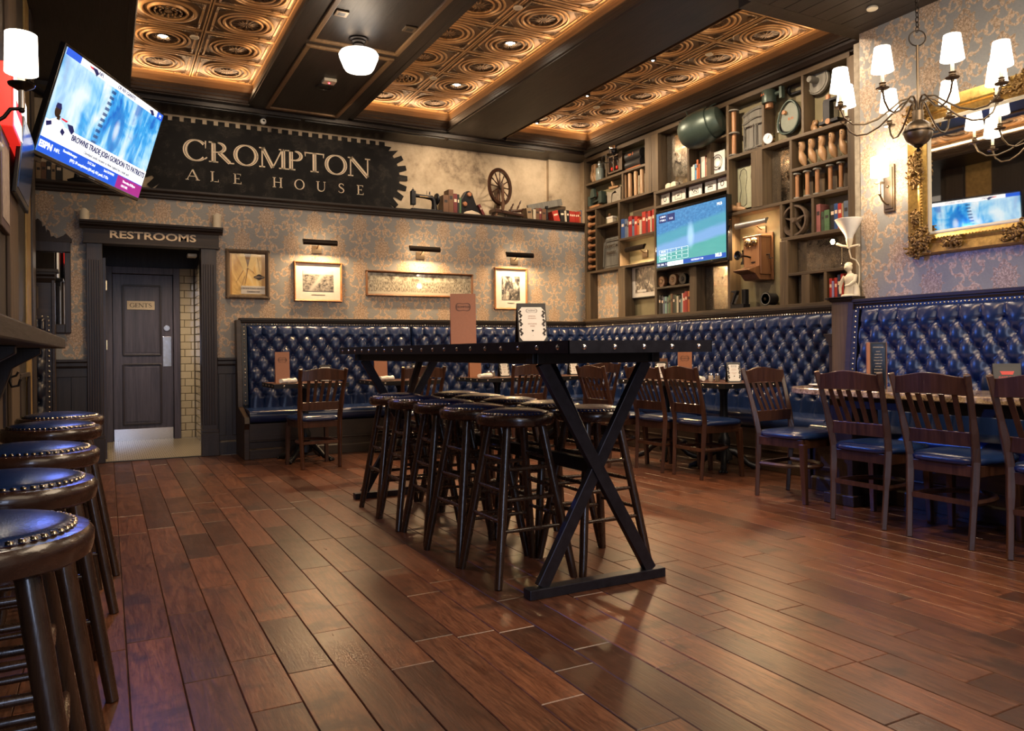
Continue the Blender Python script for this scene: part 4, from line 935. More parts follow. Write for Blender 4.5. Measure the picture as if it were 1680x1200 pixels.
def tent_card(label, loc, rz, W=.10, H=.175, dark=False):
    t = thing('tent_card', label, 'card', loc, rz, 'standing table cards')
    b = .055; a = math.atan2(b, H)
    MB().prism([(-b, 0), (-b + .006, 0), (0, H - .008), (b - .006, 0), (b, 0), (.004, H), (-.004, H)], (-W / 2, 0, 0), (0, 1, 0), (0, 0, 1), W).build('easel', 'black', t, bevel=.001)
    card = [(-W * .44, .012), (W * .44, .012), (W * .44, H * .8), (W * .34, H * .93), (-W * .34, H * .93), (-W * .44, H * .8)]
    if not dark: card = [(-W * .36, .012), (W * .36, .012), (W * .46, H * .16), (W * .46, H * .82), (W * .34, H * .93), (-W * .34, H * .93), (-W * .46, H * .82), (-W * .46, H * .16)]
    fr = Vector((0, math.sin(a), math.cos(a)))
    c = MB().prism(card, (0, -b - .0022, 0), (1, 0, 0), fr, .0015).build('printed_card', 'black' if dark else 'white', t)
    def on(x, z): return (x, -b - .0042 + fr.y * z, fr.z * z)
    rot = (PI / 2 - a, 0, 0)
    if dark:
        bn = MB().prism([(-.026, 0), (.026, 0), (.034, .02), (-.034, .02)], on(0, H * .68), (1, 0, 0), fr, .0008).build('banner', 'red_paint', c, label='red and yellow banner')
        for z, s, mm in ((.59, .017, 'red_paint'), (.51, .011, 'white'), (.43, .017, 'red_paint'), (.35, .011, 'white'), (.27, .013, 'red_paint'), (.19, .010, 'white'), (.12, .010, 'white')): text('GAME DAY' if s > .012 else 'SPECIALS', s, mm, c, on(0, H * z), rot, ext=.0002)
    else:
        q = badge(c, on(0, H * .84), rot, W * .21, .011)
        sc = MB()
        for s in (-1, 1):
            for z in (.22, .46, .68):
                for i in range(5): x = s * W * (.40 - .035 * math.sin(i * 1.6)); zz = H * (z + .035 * i); sc.prism([(.006 * math.cos(u), .006 * math.sin(u)) for u in (2 * PI * j / 8 for j in range(8))], on(x, zz), (1, 0, 0), fr, .0006)
        sc.build('scrollwork', 'ink', c); stuff(c.children[-1])
        for z, s, w_ in ((.70, .008, 'COCKTAIL'), (.64, .008, 'OF MONTH'), (.50, .008, 'GENTLEMAN'), (.44, .008, 'WINES'), (.2, .006, '8')): text(w_, s, 'copper_card', c, on(0, H * z), rot, ext=.0002)
        MB().prism([(0, -.006), (.006, .002), (.003, .006), (0, .003), (-.003, .006), (-.006, .002)], on(0, H * .32), (1, 0, 0), fr, .0006).build('heart', 'ink', c)
    return t
def napkin(label, loc, rz, L=.17):
    t = thing('napkin_roll', label, 'napkin', loc, rz, 'rolled white napkins')
    n = 9; mb = MB().tube([(-L / 2 + L * i / n, .004 * math.sin(i * 1.3), .024 + .002 * math.cos(i * 2.1)) for i in range(n + 1)], [.024, .026, .025, .0225, .024, .026, .0265, .025, .027, .029], 12, flat=.86)
    mb.build('roll', 'white', t, smooth=60); MB().tube([(-.018, 0, .024), (.012, 0, .024)], .0262, 14).build('band', 'paper', t, smooth=60)
    sp = [(.0285 * (1 - i / 26) * math.cos(i * .6), .0285 * (1 - i / 26) * math.sin(i * .6)) for i in range(22)]
    MB().tube([(L / 2 + .001, y, .024 + z) for y, z in sp], .0022, 5).build('folded_edge', 'white', t)
    return t
def plate(label, loc):
    t = thing('side_plate', label, 'plate', loc); MB().lathe([(0, .004), (.055, .004), (.075, .012), (.092, .016), (.092, .019), (.074, .016), (.054, .008), (0, .008)], seg=32).build('dish', 'white', t, smooth=40)
    MB().tube([(-.05, -.02, .022), (.05, .01, .022), (.10, .02, .021)], [.006, .003, .004], 6).build('cutlery', 'chrome', t, smooth=60); return t
def shaker(label, loc, fill):
    t = thing('shaker', label, 'shaker', loc, 0, 'salt and pepper shakers')
    m = M.get('shaker_' + fill) or plain('shaker_' + fill, (.7, .62, .5) if fill == 'salt' else (.23, .18, .13), .2, coat=.8, bump=0); M['shaker_' + fill] = m
    MB().lathe([(0, 0), (.02, 0), (.022, .004), (.021, .05), (.019, .058), (.0, .058)], seg=12).build('glass_body', m, t, smooth=30)
    MB().lathe([(.0205, .056), (.0205, .066), (.017, .074), (.001, .077)], seg=14).build('lid', 'chrome', t, smooth=40); return t
menu('large copper-coloured menu standing on the high table', (1.93, 4.30, 1.085), -.33, .155, .315)
tent_card('white scroll-bordered card in a black easel on the high table', (1.925, 3.44, 1.085), -.30, .15, .205)
menu('copper-coloured menu on the bench table nearest the restroom door', (1.51, 7.66, .761), -.06)
menu('copper-coloured menu on the bench table under the panorama', (2.53, 7.75, .761), -.1)
menu('copper-coloured menu on the bench table under the upright photograph', (3.62, 7.76, .761), -.12)
menu('brown menu between the two tables at the bookcase banquette', (4.86, 5.70, .761), -.8, .13, .27)
menu('dark brown menu on the far table of the bookcase banquette', (4.86, 6.05, .761), -.95, .12, .2, 'walnut')
tent_card('white card in a black easel on the table nearest the restroom door', (1.93, 7.66, .761), -.1, .115, .165)
tent_card('white card in a black easel on the table under the panorama', (2.93, 7.74, .761), -.12, .115, .165)
tent_card('white card in a black easel on the table under the upright photograph', (3.97, 7.74, .761), -.15, .115, .165)
tent_card('white card in a black easel on the corner table', (4.87, 7.70, .761), -.2, .115, .165)
tent_card('white card in a black easel on the farther table before the bookcase', (4.80, 5.98, .761), -.75, .11, .17)
tent_card('white card in a black easel beside the shakers near the granite table', (4.77, 4.97, .761), -.55, .115, .17)
napkin('rolled napkin on the bench table nearest the restroom door', (1.52, 7.44, .761), .5)
napkin('rolled napkin on the bench table under the panorama', (2.50, 7.48, .761), .4)
napkin('rolled napkin on the bench table under the upright photograph', (3.60, 7.46, .761), .3)
napkin('rolled napkin on the far table of the bookcase banquette', (4.66, 6.12, .761), 1.2)
napkin('rolled napkin beside the shakers near the granite table', (4.66, 5.28, .761), 1.3)
for lab, loc, f in (('salt shaker on the table under the upright photograph', (3.69, 7.56, .761), 'salt'), ('pepper shaker on the table under the upright photograph', (3.75, 7.57, .761), 'pepper'),
                    ('salt shaker beside the card on the table next to the granite table', (4.70, 5.17, .761), 'salt'), ('pepper shaker beside the card on the table next to the granite table', (4.71, 5.10, .761), 'pepper')): shaker(lab, loc, f)
plate('white side plate with cutlery on the rounded end of the granite table', (4.42, 3.74, .775))
# black menu and the event card on the granite table
t = thing('tall_menu', 'tall narrow black menu in a copper-edged stand on the granite table', 'menu', (4.45, 3.33, .775), -.80)
MB().b(-.045, .05, -.012, .012, 0, .305).build('stand', 'black', t, bevel=.002); MB().b(-.064, -.045, -.022, .022, 0, .305).build('copper_edge', 'copper_card', t, bevel=.001); MB().b(.05, .056, -.016, .016, 0, .305).build('side_rail', 'walnut', t)
cdm = MB().prism([(-.034, .02), (.042, .02), (.042, .27), (.03, .292), (-.034, .292)], (0, -.0125, 0), (1, 0, 0), (0, 0, 1), .001).build('list', 'black_gloss', t)
text('CROMPTON', .011, 'letter_cream', cdm, (.003, -.0145, .272), ROT_Y)
for i, w_ in enumerate(('DRAFT', 'LAGER 6.50', 'STOUT 7.00', 'PALE ALE 7.50', 'CIDER 6.00', 'BOTTLES', 'PORTER 8.00', 'PILSNER 6.50', 'WHEAT 7.00', 'AMBER 7.00', 'IPA 8.00')): text(w_, .0085, 'letter_cream', cdm, (.003, -.0145, .245 - .0195 * i), ROT_Y)
tent_card('black event card with red banners on the granite table', (4.42, 2.50, .775), -.86, .135, .175, True)

# ------------------------------------------------------------------ the built-in bookcase
FX, BX = 5.55, 5.70
bc = thing('bookcase', 'large dark oak wall bookcase of uneven pigeonholes filled with old mill curios', 'bookcase', (5.62, 6.40, 1.44))
def wpart(mb, name, m, parent=None, off=(5.62, 6.40, 1.44), **k_):
    mb.v = [(x - off[0], y - off[1], z - off[2]) for x, y, z in mb.v]; return mb.build(name, m, parent or bc, **k_)
for y0, y1, z, h in ((4.39, 8.46, 3.52, .045), (7.17, 8.44, 3.20, .03), (7.02, 8.45, 2.865, .03), (7.70, 8.20, 2.62, .026), (7.02, 7.70, 2.39, .028), (7.02, 8.46, 2.055, .03), (5.85, 7.02, 2.835, .034), (5.85, 6.43, 3.205, .024),
                     (5.85, 7.0, 2.665, .03), (4.40, 5.83, 2.965, .032), (4.41, 5.83, 2.395, .03), (4.41, 5.03, 2.67, .028), (4.41, 5.15, 2.055, .032), (6.42, 7.0, 1.745, .024), (5.85, 7.0, 1.95, .03), (4.41, 5.14, 1.722, .026)):
    wpart(MB().b(FX, BX, y0, y1, z - h / 2, z + h / 2), 'shelf', 'shelf_wood', bevel=.003)
for yc, w_, z0, z1 in ((8.44, .04, 1.45, 3.5), (7.62, .032, 2.88, 3.19), (7.70, .034, 2.07, 2.85), (7.96, .026, 3.215, 3.5), (8.20, .03, 2.07, 2.85), (7.0, .04, 1.45, 2.82), (6.43, .03, 2.85, 3.5), (6.11, .06, 2.85, 3.195), (5.835, .034, 1.45, 3.5), (5.36, .028, 2.98, 3.5),
                       (4.89, .026, 2.98, 3.5), (5.505, .03, 2.41, 2.95), (5.03, .028, 2.07, 2.95), (4.79, .026, 2.07, 2.38), (5.15, .03, 2.07, 2.38), (4.40, .04, 1.45, 3.5), (4.875, .09, 1.45, 1.71), (4.66, .034, 1.45, 1.71)):
    wpart(MB().b(FX + .002, BX, yc - w_ / 2, yc + w_ / 2, z0, z1), 'divider', 'shelf_wood_z', bevel=.003)
for y0, y1, z0, z1 in ((6.93, 7.05, 2.85, 3.5), (7.055, 7.17, 2.85, 3.5), (7.58, 7.72, 1.45, 2.04), (8.33, 8.42, 1.45, 2.04), (6.31, 6.42, 1.45, 1.935), (5.07, 5.165, 1.45, 2.04), (5.37, 5.49, 2.41, 2.95), (4.21, 4.385, 1.45, 3.5)):
    wpart(MB().b(FX - .004, BX, y0, y1, z0, z1), 'wide_post', 'shelf_wood_z', bevel=.003)
wpart(MB().sweep([(0, 0), (.02, 0), (.035, .02), (.035, .045), (0, .045)], (5.56, 4.24, 1.405), (5.56, 8.47, 1.405), (-1, 0, 0)).b(5.54, 5.72, 4.24, 8.47, 1.42, 1.45), 'plinth_ledge', 'shelf_wood', bevel=.002)
for y0, y1, z0, z1 in ((7.72, 8.33, 1.45, 2.045),): wpart(MB().b(5.66, 5.70, y0, y1, z0, z1), 'papered_panel', 'paper_y', label='panel of patterned wallpaper')
for y0, y1, z0, z1 in ((7.72, 8.19, 2.07, 2.6), (7.02, 7.60, 2.41, 3.19), (6.45, 6.98, 1.46, 1.93), (5.52, 5.82, 2.41, 2.95)): wpart(MB().b(5.692, 5.699, y0, y1, z0, z1), 'back_board', 'shelf_wood')
for y0, y1, z0, z1 in ((6.45, 6.92, 2.855, 3.495), (5.045, 5.365, 2.415, 2.945), (5.86, 6.30, 1.465, 1.93), (4.425, 5.06, 1.74, 2.035), (4.925, 5.06, 1.465, 1.705), (4.68, 4.83, 1.465, 1.705), (4.42, 4.64, 1.465, 1.705)):
    wpart(MB().b(5.672, 5.69, y0, y1, z0, z1), 'mirror_panel', 'aged_mirror', label='clouded old mirror pane')

BK = dict(red=(.42, .035, .022), crimson=(.30, .02, .02), orange=(.52, .14, .045), blue=(.03, .08, .24), navy=(.018, .024, .06), slate=(.13, .17, .24), cream=(.58, .5, .36), white=(.66, .64, .56), green=(.08, .16, .07), moss=(.045, .07, .035), black=(.017, .016, .016),
          brown=(.16, .075, .035), tan=(.36, .24, .13), teal=(.22, .36, .32), mauve=(.28, .10, .09), grey=(.22, .21, .19), lilac=(.26, .25, .48), sky=(.12, .34, .55), maroon=(.16, .03, .03))
for n, c_ in BK.items(): M['book_' + n] = plain('book_' + n, c_, .5, scale=50, grain=.15)
def book(label, x, y, z, th, h, d, col, tilt=0, axis='x', group=None):
    """spine to -x (axis x) or to -y (axis y); y (or x) is the middle of the spine"""
    t = thing('book', label, 'book', (x, y, z), 0 if axis == 'x' else PI / 2, group); t.rotation_euler.x = tilt
    mb = MB().b(0, .006, -th / 2, th / 2, 0, h).b(.004, d, -th / 2, -th / 2 + .003, 0, h).b(.004, d, th / 2 - .003, th / 2, 0, h)
    for q in (.12, .2, .78, .86): mb.b(-.0015, .001, -th / 2, th / 2, h * q, h * (q + .012))
    c = mb.build('cover', 'book_' + col, t); MB().b(.006, d - .004, -th / 2 + .003, th / 2 - .003, .004, h - .004).build('pages', 'paper', t)
    if th > .022 and col not in ('white', 'cream'): MB().b(-.001, .0, -th * .32, th * .32, h * .6, h * .74).build('title_label', 'letter_cream' if col in ('red', 'blue', 'navy', 'black', 'crimson', 'maroon') else 'ink', c)
    return t
def row(place, spec, x, y0, y1, z, group, axis='x'):
    tot = sum(s[1] for s in spec); p = y0; sg = -1 if y1 < y0 else 1; i = -1
    for col, wd, h in spec:
        th = abs(y1 - y0) * wd / tot; c = p + sg * th / 2; p += sg * th
        if col is None: continue
        i += 1; hn = 'tall ' if h > .235 else 'short ' if h < .165 else ''
        lab = '%s%s book, %s from the left %s' % (hn, col, lap(min(15, i)), place)
        if axis == 'x': book(lab, x + rnd.uniform(0, .012), c, z, th * .96, h, .11, col, 0, 'x', group)
        else: book(lab, c, x + rnd.uniform(0, .012), z, th * .96, h, .14, col, 0, 'y', group)
row('left of the television', [('blue', 1.3, .235), ('slate', 1, .225), ('grey', .5, .2), ('crimson', 1.3, .245), ('slate', .8, .2), ('red', 1.1, .225), ('orange', .7, .19), ('cream', .8, .17), ('red', 1.3, .255), ('maroon', .7, .23), ('red', .9, .25), ('cream', .5, .18), ('red', .8, .255)], 5.56, 7.675, 7.035, 2.405, 'books beside the television')
row('under the green kettle', [('white', 1, .155), ('white', .8, .17), ('sky', 1, .175), ('orange', .9, .21), ('orange', .6, .16), ('black', .5, .22), ('white', .9, .225), ('white', .8, .22), ('crimson', .4, .23), ('tan', 1, .21)], 5.57, 6.41, 6.15, 2.853, 'books under the green kettle')
row('next to the spoked iron wheel', [('mauve', 1.3, .245), (None, .3, 0), ('moss', .9, .17), ('green', 1.5, .18), ('black', 1.3, .215), ('blue', 1.1, .22), ('red', 1.1, .215), ('tan', .5, .21), ('slate', 1.3, .225)], 5.57, 4.77, 4.435, 2.073, 'books next to the iron wheel')
row('under the three wooden gears', [('black', 1, .215), ('black', 1, .205), ('slate', .7, .19), ('teal', .9, .19), ('grey', .7, .18), ('green', 1, .2), ('brown', .9, .215), ('black', 1, .205), ('moss', .8, .2), ('cream', .8, .185), ('black', .8, .19), ('teal', .4, .15), ('white', .6, .21), ('red', .9, .21), ('crimson', 1, .225), ('orange', 1, .225)], 5.565, 6.97, 6.44, 1.452, 'books under the wooden gears')
row('behind the plaster figurine lamp', [('red', 1.1, .20), ('lilac', .8, .175), ('red', 1.1, .2), ('navy', 1.1, .225), ('red', 1.1, .23), ('moss', 1.1, .19), ('brown', 1, .22)], 5.565, 4.635, 4.43, 1.452, 'books behind the figurine lamp')

def at(name, label, cat, y, z, x=5.62, group=None, rz=0, rot=None): return thing(name, label, cat, (x, y, z), rz, group, rot)
# shoe lasts: a heel block, a waist and a foot that runs to a point
def last_mesh():
    P = [((0, .004, .243), .018), ((0, .004, .236), .027), ((0, .002, .195), .029), ((0, .004, .172), .025), ((0, .014, .152), .021), ((0, .010, .132), .024), ((0, .000, .10), .033), ((0, -.008, .072), .034), ((0, -.019, .042), .026), ((0, -.031, .016), .014), ((0, -.038, .002), .006)]
    return MB().tube([p for p, r in P], [r for p, r in P], 12, flat=1.15)
LM = last_mesh().mesh('last_form', 55); LM.materials.append(M['last_wood'])
HM = nails([(-.034, 0, .215), (-.034, .004, .2)], .005, (-1, 0, 0)).mesh('last_holes'); HM.materials.append(M['ink'])
l0 = None
for i, y in enumerate((4.955, 4.845, 4.735, 4.625, 4.515)):
    lab = 'wooden shoe last, %s of five standing in a row above the spools' % ('leftmost', 'second', 'middle', 'fourth', 'rightmost')[i]
    if l0 is None:
        l0 = at('shoe_last', lab, 'shoe last', y, 2.687, group='row of five shoe lasts'); put(LM, 'last_form', None, l0); put(HM, 'peg_hole', None, l0)
    else: dup(l0, lab, (5.62, y, 2.687), rnd.uniform(-.3, .3))
for lab, y, z, rot in (('wooden shoe last at the left end of the highest shelf, nearer the corner', 8.37, 3.215, (.12, 0, .3)), ('wooden shoe last at the left end of the highest shelf, beside the lead bottle', 8.29, 3.215, (.02, 0, -.2)),
                       ('wooden shoe last lying end-on beside the black pulley stand, left one', 4.84, 2.981, (0, .5, .2)), ('wooden shoe last lying end-on beside the black pulley stand, right one', 4.755, 2.981, (0, .5, -.1))):
    d = dup(l0, lab, (5.62, y, z), 0, 'shoe lasts on the top shelf', rot)
    if 'end-on' in lab: d.scale = (.62, .95, .55)
# bobbins and spools
def spool_parts(t, h, r=.019, R=.036, mid=False, m='spool_wood'):
    MB().lathe([(0, .012), (r, .012), (r * .92, h * .5), (r, h - .012), (0, h - .012)], seg=14).build('shaft', m, t, smooth=50)
    fl = MB()
    for z in ((0, h - .014) + ((h * .5 - .01,) if mid else ())): fl.lathe([(0, z), (R, z), (R * 1.05, z + .005), (R, z + .014), (r, z + .018), (0, z + .018)], seg=18)
    fl.build('flanges', 'grey_wood', t, smooth=40)
s0 = None
for i, y in enumerate((5.0, 4.885, 4.775, 4.635, 4.525)):
    lab = 'flanged wooden bobbin, %s of five under the row of shoe lasts' % ('leftmost', 'second', 'middle', 'fourth', 'rightmost')[i]
    if s0 is None: s0 = at('bobbin', lab, 'bobbin', y, 2.41, 5.60, 'row of five bobbins'); spool_parts(s0, .235)
    else: dup(s0, lab, (5.60, y, 2.41), .4 * i)
bw = MB()
for i in range(4): bw.b(5.655, 5.685, 4.48 + i * .13, 4.54 + i * .13, 2.41, 2.60)
wpart(bw, 'rear_batten', 'shelf_wood_z')
s1 = None
for i, y in enumerate((7.62, 7.52, 7.405, 7.285)):
    lab = 'plain turned roller, %s of four standing above the red and blue books' % ('leftmost', 'second', 'third', 'rightmost')[i]
    if s1 is None:
        s1 = at('turned_roller', lab, 'roller', y, 2.88, 5.595, 'four turned rollers'); MB().lathe([(0, 0), (.026, 0), (.026, .285), (.022, .292), (0, .292)], seg=14).build('barrel', 'last_wood', s1, smooth=40); MB().lathe([(0, .291), (.006, .291), (.006, .30), (0, .30)], seg=8).build('pin', 'ink', s1)
    else: dup(s1, lab, (5.595, y, 2.88), .7 * i)
t = at('comb_rack', 'pale comb-like rack of stacked cord behind the turned rollers', 'rack', 7.36, 2.885, 5.66); q = MB()
for i in range(16): q.c(0, 0, .02 + i * .015, .02, .17, .009)
q.build('bars', 'cream', t); MB().c(.012, 0, .13, .008, .19, .26).build('board', 'barn_wood', t)
g0 = None
for i in range(8):
    z = 2.09 + i * .092; lab = 'horizontal orange-brown bobbin, %s from the bottom of the stack in the corner' % lap(i)
    if g0 is None:
        g0 = at('stacked_bobbin', lab, 'bobbin', 8.315, z + .02, 5.60, 'bobbins stacked in the corner column')
        MB().lathe([(.036, -.092), (.036, -.082), (.019, -.07), (.017, .07), (.036, .082), (.036, .092)], (0, 0, .02), 'y', 14).build('shaft', 'spool_wood', g0, smooth=45); MB().lathe([(.0, -.096), (.012, -.096), (.012, -.088), (0, -.088)], (0, 0, .02), 'y', 10).build('bore', 'ink', g0)
    else: dup(g0, lab, (5.60, 8.315, z + .02), .0)
t = at('tall_bobbin', 'tall three-flanged bobbin standing beside the grey cupboard door panel', 'bobbin', 5.79, 2.985, 5.60); spool_parts(t, .46, .024, .052, True)
# grey panel and cards in the upper row
t = at('arched_carving', 'grey carved cupboard panel with an arched top behind the tall bobbin', 'panel', 5.56, 2.985, 5.67)
pts = [(-.175, 0), (.175, 0)] + [(.175 - .35 * i / 10, .40 + .045 * math.sin(PI * i / 10)) for i in range(11)]
MB().prism(pts, (0, 0, 0), (0, -1, 0), (0, 0, 1), -.02).build('board', 'grey_wood', t, bevel=.002)
q = MB()
for y0 in (-.14, .015): 
    for a, b in (((y0, .05), (y0 + .125, .05)), ((y0 + .125, .05), (y0 + .125, .27)), ((y0 + .125, .27), (y0, .27)), ((y0, .27), (y0, .05))): q.bar((-.024, -a[0], a[1]), (-.024, -b[0], b[1]), .012, .010, (1, 0, 0))
for h in (.30, .38): q.tube([(-.022, .17 - .34 * i / 10, h + .04 * math.sin(PI * i / 10)) for i in range(11)], .005, 5)
q.build('moulding', 'grey_wood', t, bevel=.001)
t = at('ring_card', 'white card printed with a large ring emblem under the green kettle', 'card', 6.04, 2.853, 5.60); 
c_ = MB().prism([(-.115, 0), (.115, 0), (.115, .235), (-.08, .235)], (0, 0, 0), (0, -1, 0), (0, 0, 1), -.006).build('card', 'white', t)
q = MB()
for R, a0, a1 in ((.075, -60, 130), (.075, 150, 290), (.052, 0, 360)): q.tube([(-.0075, -(.01 + R * math.cos(math.radians(a))), .125 + R * math.sin(math.radians(a))) for a in range(a0, a1 + 1, 10)], .003, 4)
for a in (-60, 130, 150, 290): q.ball((-.008, -(.01 + .075 * math.cos(math.radians(a))), .125 + .075 * math.sin(math.radians(a))), .009, 8, 4)
q.build('ring_print', 'ink', c_)
for i, (y0, y1, kind) in enumerate(((6.965, 6.825, 'ring'), (6.775, 6.555, 'box'), (6.49, 6.295, 'scroll'), (6.24, 6.075, 'cross'), (6.045, 5.875, 'link'))):
    w_ = y0 - y1; yc = (y0 + y1) / 2
    t = at('framed_card', 'white card with a printed %s emblem, %s in the row above the television' % (kind, lap(i)), 'card', yc, 2.682, 5.615, 'row of emblem cards')
    c_ = MB().b(0, .012, -w_ / 2, w_ / 2, 0, .128).build('card', 'paper' if i < 2 else 'white', t, bevel=.001); MB().b(.002, .02, -w_ / 2, w_ / 2, .128, .145).build('backing', 'mauve' if False else 'book_mauve', t)
    q = MB(); P = lambda y, z: (-.0015, -y, .07 + z)
    if kind in ('ring', 'link'): q.tube([P(.022 * math.cos(a) - (.02 if kind == 'link' else 0), .026 * math.sin(a)) for a in (2 * PI * j / 16 for j in range(16))], .004, 4, True)
    else:
        ww, hh = {'box': (.055, .036), 'scroll': (.05, .03), 'cross': (.036, .028)}[kind]
        q.tube([P(-ww, -hh), P(ww, -hh), P(ww, hh), P(-ww, hh)], .0022, 4, True)
        if kind == 'box': q.bar(P(-.02, 0), P(.02, .006), .002, .012)
        if kind == 'scroll': q.tube([P(-.04, .02), P(-.02, -.018), P(0, .012), P(.02, -.018), P(.04, .02)], .004, 4)
        if kind == 'cross': q.bar(P(-.036, 0), P(.036, 0), .002, .012); q.tube([P(-.022, .02), P(0, .006), P(.022, .02)], .003, 4)
    q.build('emblem', 'ink', c_)
for i, (y, w_) in enumerate(((6.85, .085), (6.755, .085))):
    t = at('soap_block', 'pale rounded block, %s of a pair before the high mirror pane' % ('left', 'right')[i], 'block', y, 2.853, 5.615, 'pale rounded blocks')
    MB().prism([(-w_ / 2, 0), (w_ / 2, 0), (w_ / 2, .05)] + [(w_ / 2 * math.cos(a), .05 + .022 * math.sin(a)) for a in (PI * j / 8 for j in range(1, 8))] + [(-w_ / 2, .05)], (0, 0, 0), (0, -1, 0), (0, 0, 1), -.05).build('block', 'cream', t, bevel=.004)
# lead bottle, switch box, rolls, camera
t = at('bottle', 'grey-green stoppered bottle before a slate on the highest shelf', 'bottle', 8.17, 3.215, 5.60)
MB().lathe([(0, 0), (.05, 0), (.053, .01), (.053, .135), (.045, .16), (.024, .172), (.022, .195), (.03, .2), (.03, .21), (.02, .213), (.018, .24), (0, .242)], seg=20).build('body', plain('old_glass', (.20, .235, .215), .2, coat=.6), t, smooth=40); MB().lathe([(.02, .212), (.019, .25), (0, .252)], seg=12).build('stopper', 'grey_wood', t)
t = at('slate_board', 'grey slate leaning behind the stoppered bottle', 'slate', 8.13, 3.215, 5.675); MB().b(0, .015, -.11, .11, 0, .25).build('slate', 'grey_wood', t, bevel=.003)
t = at('knife_switch_box', 'dark open box with two red-handled knife switches under the black camera', 'switch', 7.80, 3.235, 5.60)
MB().b(.03, .05, -.125, .125, 0, .22).b(-.05, .05, -.125, -.105, 0, .22).b(-.05, .05, .105, .125, 0, .22).b(-.05, .05, -.125, .125, 0, .02).b(-.05, .05, -.125, .125, .20, .22).b(-.05, .05, -.01, .01, 0, .2).build('box', 'barn_wood', t, bevel=.003)
MB().b(-.054, -.048, -.185, -.127, .0, .23).build('lid', 'barn_wood', t)
for y in (.06, .03 - .075 + .0):
    MB().tube([(-.01, y, .05), (-.02, y, .15)], .008, 8).tube([(-.01, y + .012, .05), (-.01, y + .012, .16)], .004, 6).build('blade', 'chrome', t); MB().ball((-.025, y, .06), .017, 10, 6, sz=1.5).build('red_handle', 'red_paint', t, smooth=60)
for i, (z, r) in enumerate(((3.365, .062), (3.265, .06))):
    t = at('black_roll', 'black cylinder roll %s' % ('with orange painted numerals, upper of two' if not i else 'with an orange stripe, lower of two'), 'roll', 7.41, z - r + .0, 5.60, 'black cylinder rolls')
    MB().lathe([(0, -.15), (r, -.15), (r, -.13), (r * .97, -.125), (r * .97, .125), (r, .13), (r, .15), (0, .15)], (0, 0, r), 'y', 22).build('cylinder', 'black', t, smooth=40)
    if not i: text('No 7', .05, plain('orange_paint', (.6, .16, .04), .5), t, (-r - .001, .02, r + .01), ROT_NX)
    else: MB().tube([(-.045, .14, .012), (-.045, -.14, .012)], .006, 6).build('stripe', plain('orange_paint', (.6, .16, .04), .5), t)
t = at('security_camera', 'small silver and black camera hanging from the top rail over the switch box', 'camera', 7.67, 3.42, 5.46)
MB().lathe([(.0, .10), (.045, .10), (.052, .09), (.052, .065), (.04, .06), (.0, .06)], seg=18).build('mount', 'chrome', t, smooth=40); MB().ball((0, 0, .04), .05, 16, 9).build('dome', 'black_gloss', t, smooth=60); MB().lathe([(.0, -.055), (.022, -.055), (.025, -.045), (.02, -.03)], (-.0, .0, .03), 'x', 14).build('lens', 'chrome', t, smooth=40)
MB().tube([(.02 + .10 * math.cos(a), .10 + .09 * math.sin(a), -.03 + .03 * math.cos(2 * a)) for a in (2 * PI * i / 14 for i in range(15))], .005, 6).build('cable', 'black', t)
# pulley block and stone arch
t = at('pulley_block', 'grey iron bracket with a small wheel at the corner end', 'pulley', 8.25, 2.88, 5.60)
MB().c(0, .12, .10, .07, .06, .13).c(0, -.13, .115, .08, .07, .15).bar((0, .12, .09), (0, -.12, .11), .03, .045).prism([(-.06, .12), (.06, .13), (.03, .24), (-.02, .24)], (-.03, 0, 0), (0, -1, 0), (0, 0, 1), .04).build('bracket', 'green_iron', t, bevel=.004)
MB().lathe([(.0, -.03), (.04, -.03), (.042, -.02), (.03, 0), (.042, .02), (.04, .03), (0, .03)], (0, .02, .17), 'x', 16).build('wheel', 'copper_card', t, smooth=40); MB().c(-.01, .0, .02, .06, .22, .03).build('foot', 'mauve' if False else 'spool_wood', t, bevel=.004)
t = at('stone_arch', 'rough grey stone fragment with an arched opening', 'stone', 7.90, 2.88, 5.62)
pts = [(-.14, 0), (-.06, 0)] + [(-.06 * math.cos(a) + .01, .09 + .065 * math.sin(a)) for a in (PI * i / 8 for i in range(9))] + [(.07, 0), (.14, 0), (.15, .19), (.05, .17), (-.02, .14), (-.14, .17)]
MB().prism(pts, (0, 0, 0), (0, -1, 0), (0, 0, 1), -.06).build('block', 'stone', t, bevel=.004); MB().b(.015, .03, -.14, .14, 0, .13).build('infill', 'stone', t)
t = at('wood_scrap', 'split orange wood offcut lying on top of the stone arch', 'wood', 7.88, 3.06, 5.62); MB().bar((0, .09, .02), (0, -.10, .012), .05, .035, (0, 0, 1), .04, .02).bar((0, .02, .04), (.0, .05, .10), .03, .02).build('offcut', 'last_wood', t, bevel=.003)
t = at('mixing_box', 'small cream box beside a dark bottle neck above the stone tablet', 'box', 7.93, 2.633, 5.61); MB().b(-.03, .03, -.06, .06, 0, .085).build('box', 'cream', t, bevel=.004); MB().b(-.034, .034, -.064, .064, .06, .085).build('lid', 'paper', t, bevel=.003)
t = at('medicine_bottle', 'small brown bottle beside the cream box above the stone tablet', 'bottle', 8.02, 2.633, 5.64); MB().lathe([(0, 0), (.028, 0), (.03, .07), (.014, .09), (.013, .115), (.018, .117), (.018, .125), (0, .125)], seg=14).build('body', 'walnut', t, smooth=40); MB().lathe([(0, .122), (.012, .122), (.012, .14), (0, .14)], seg=10).build('cork', 'last_wood', t)
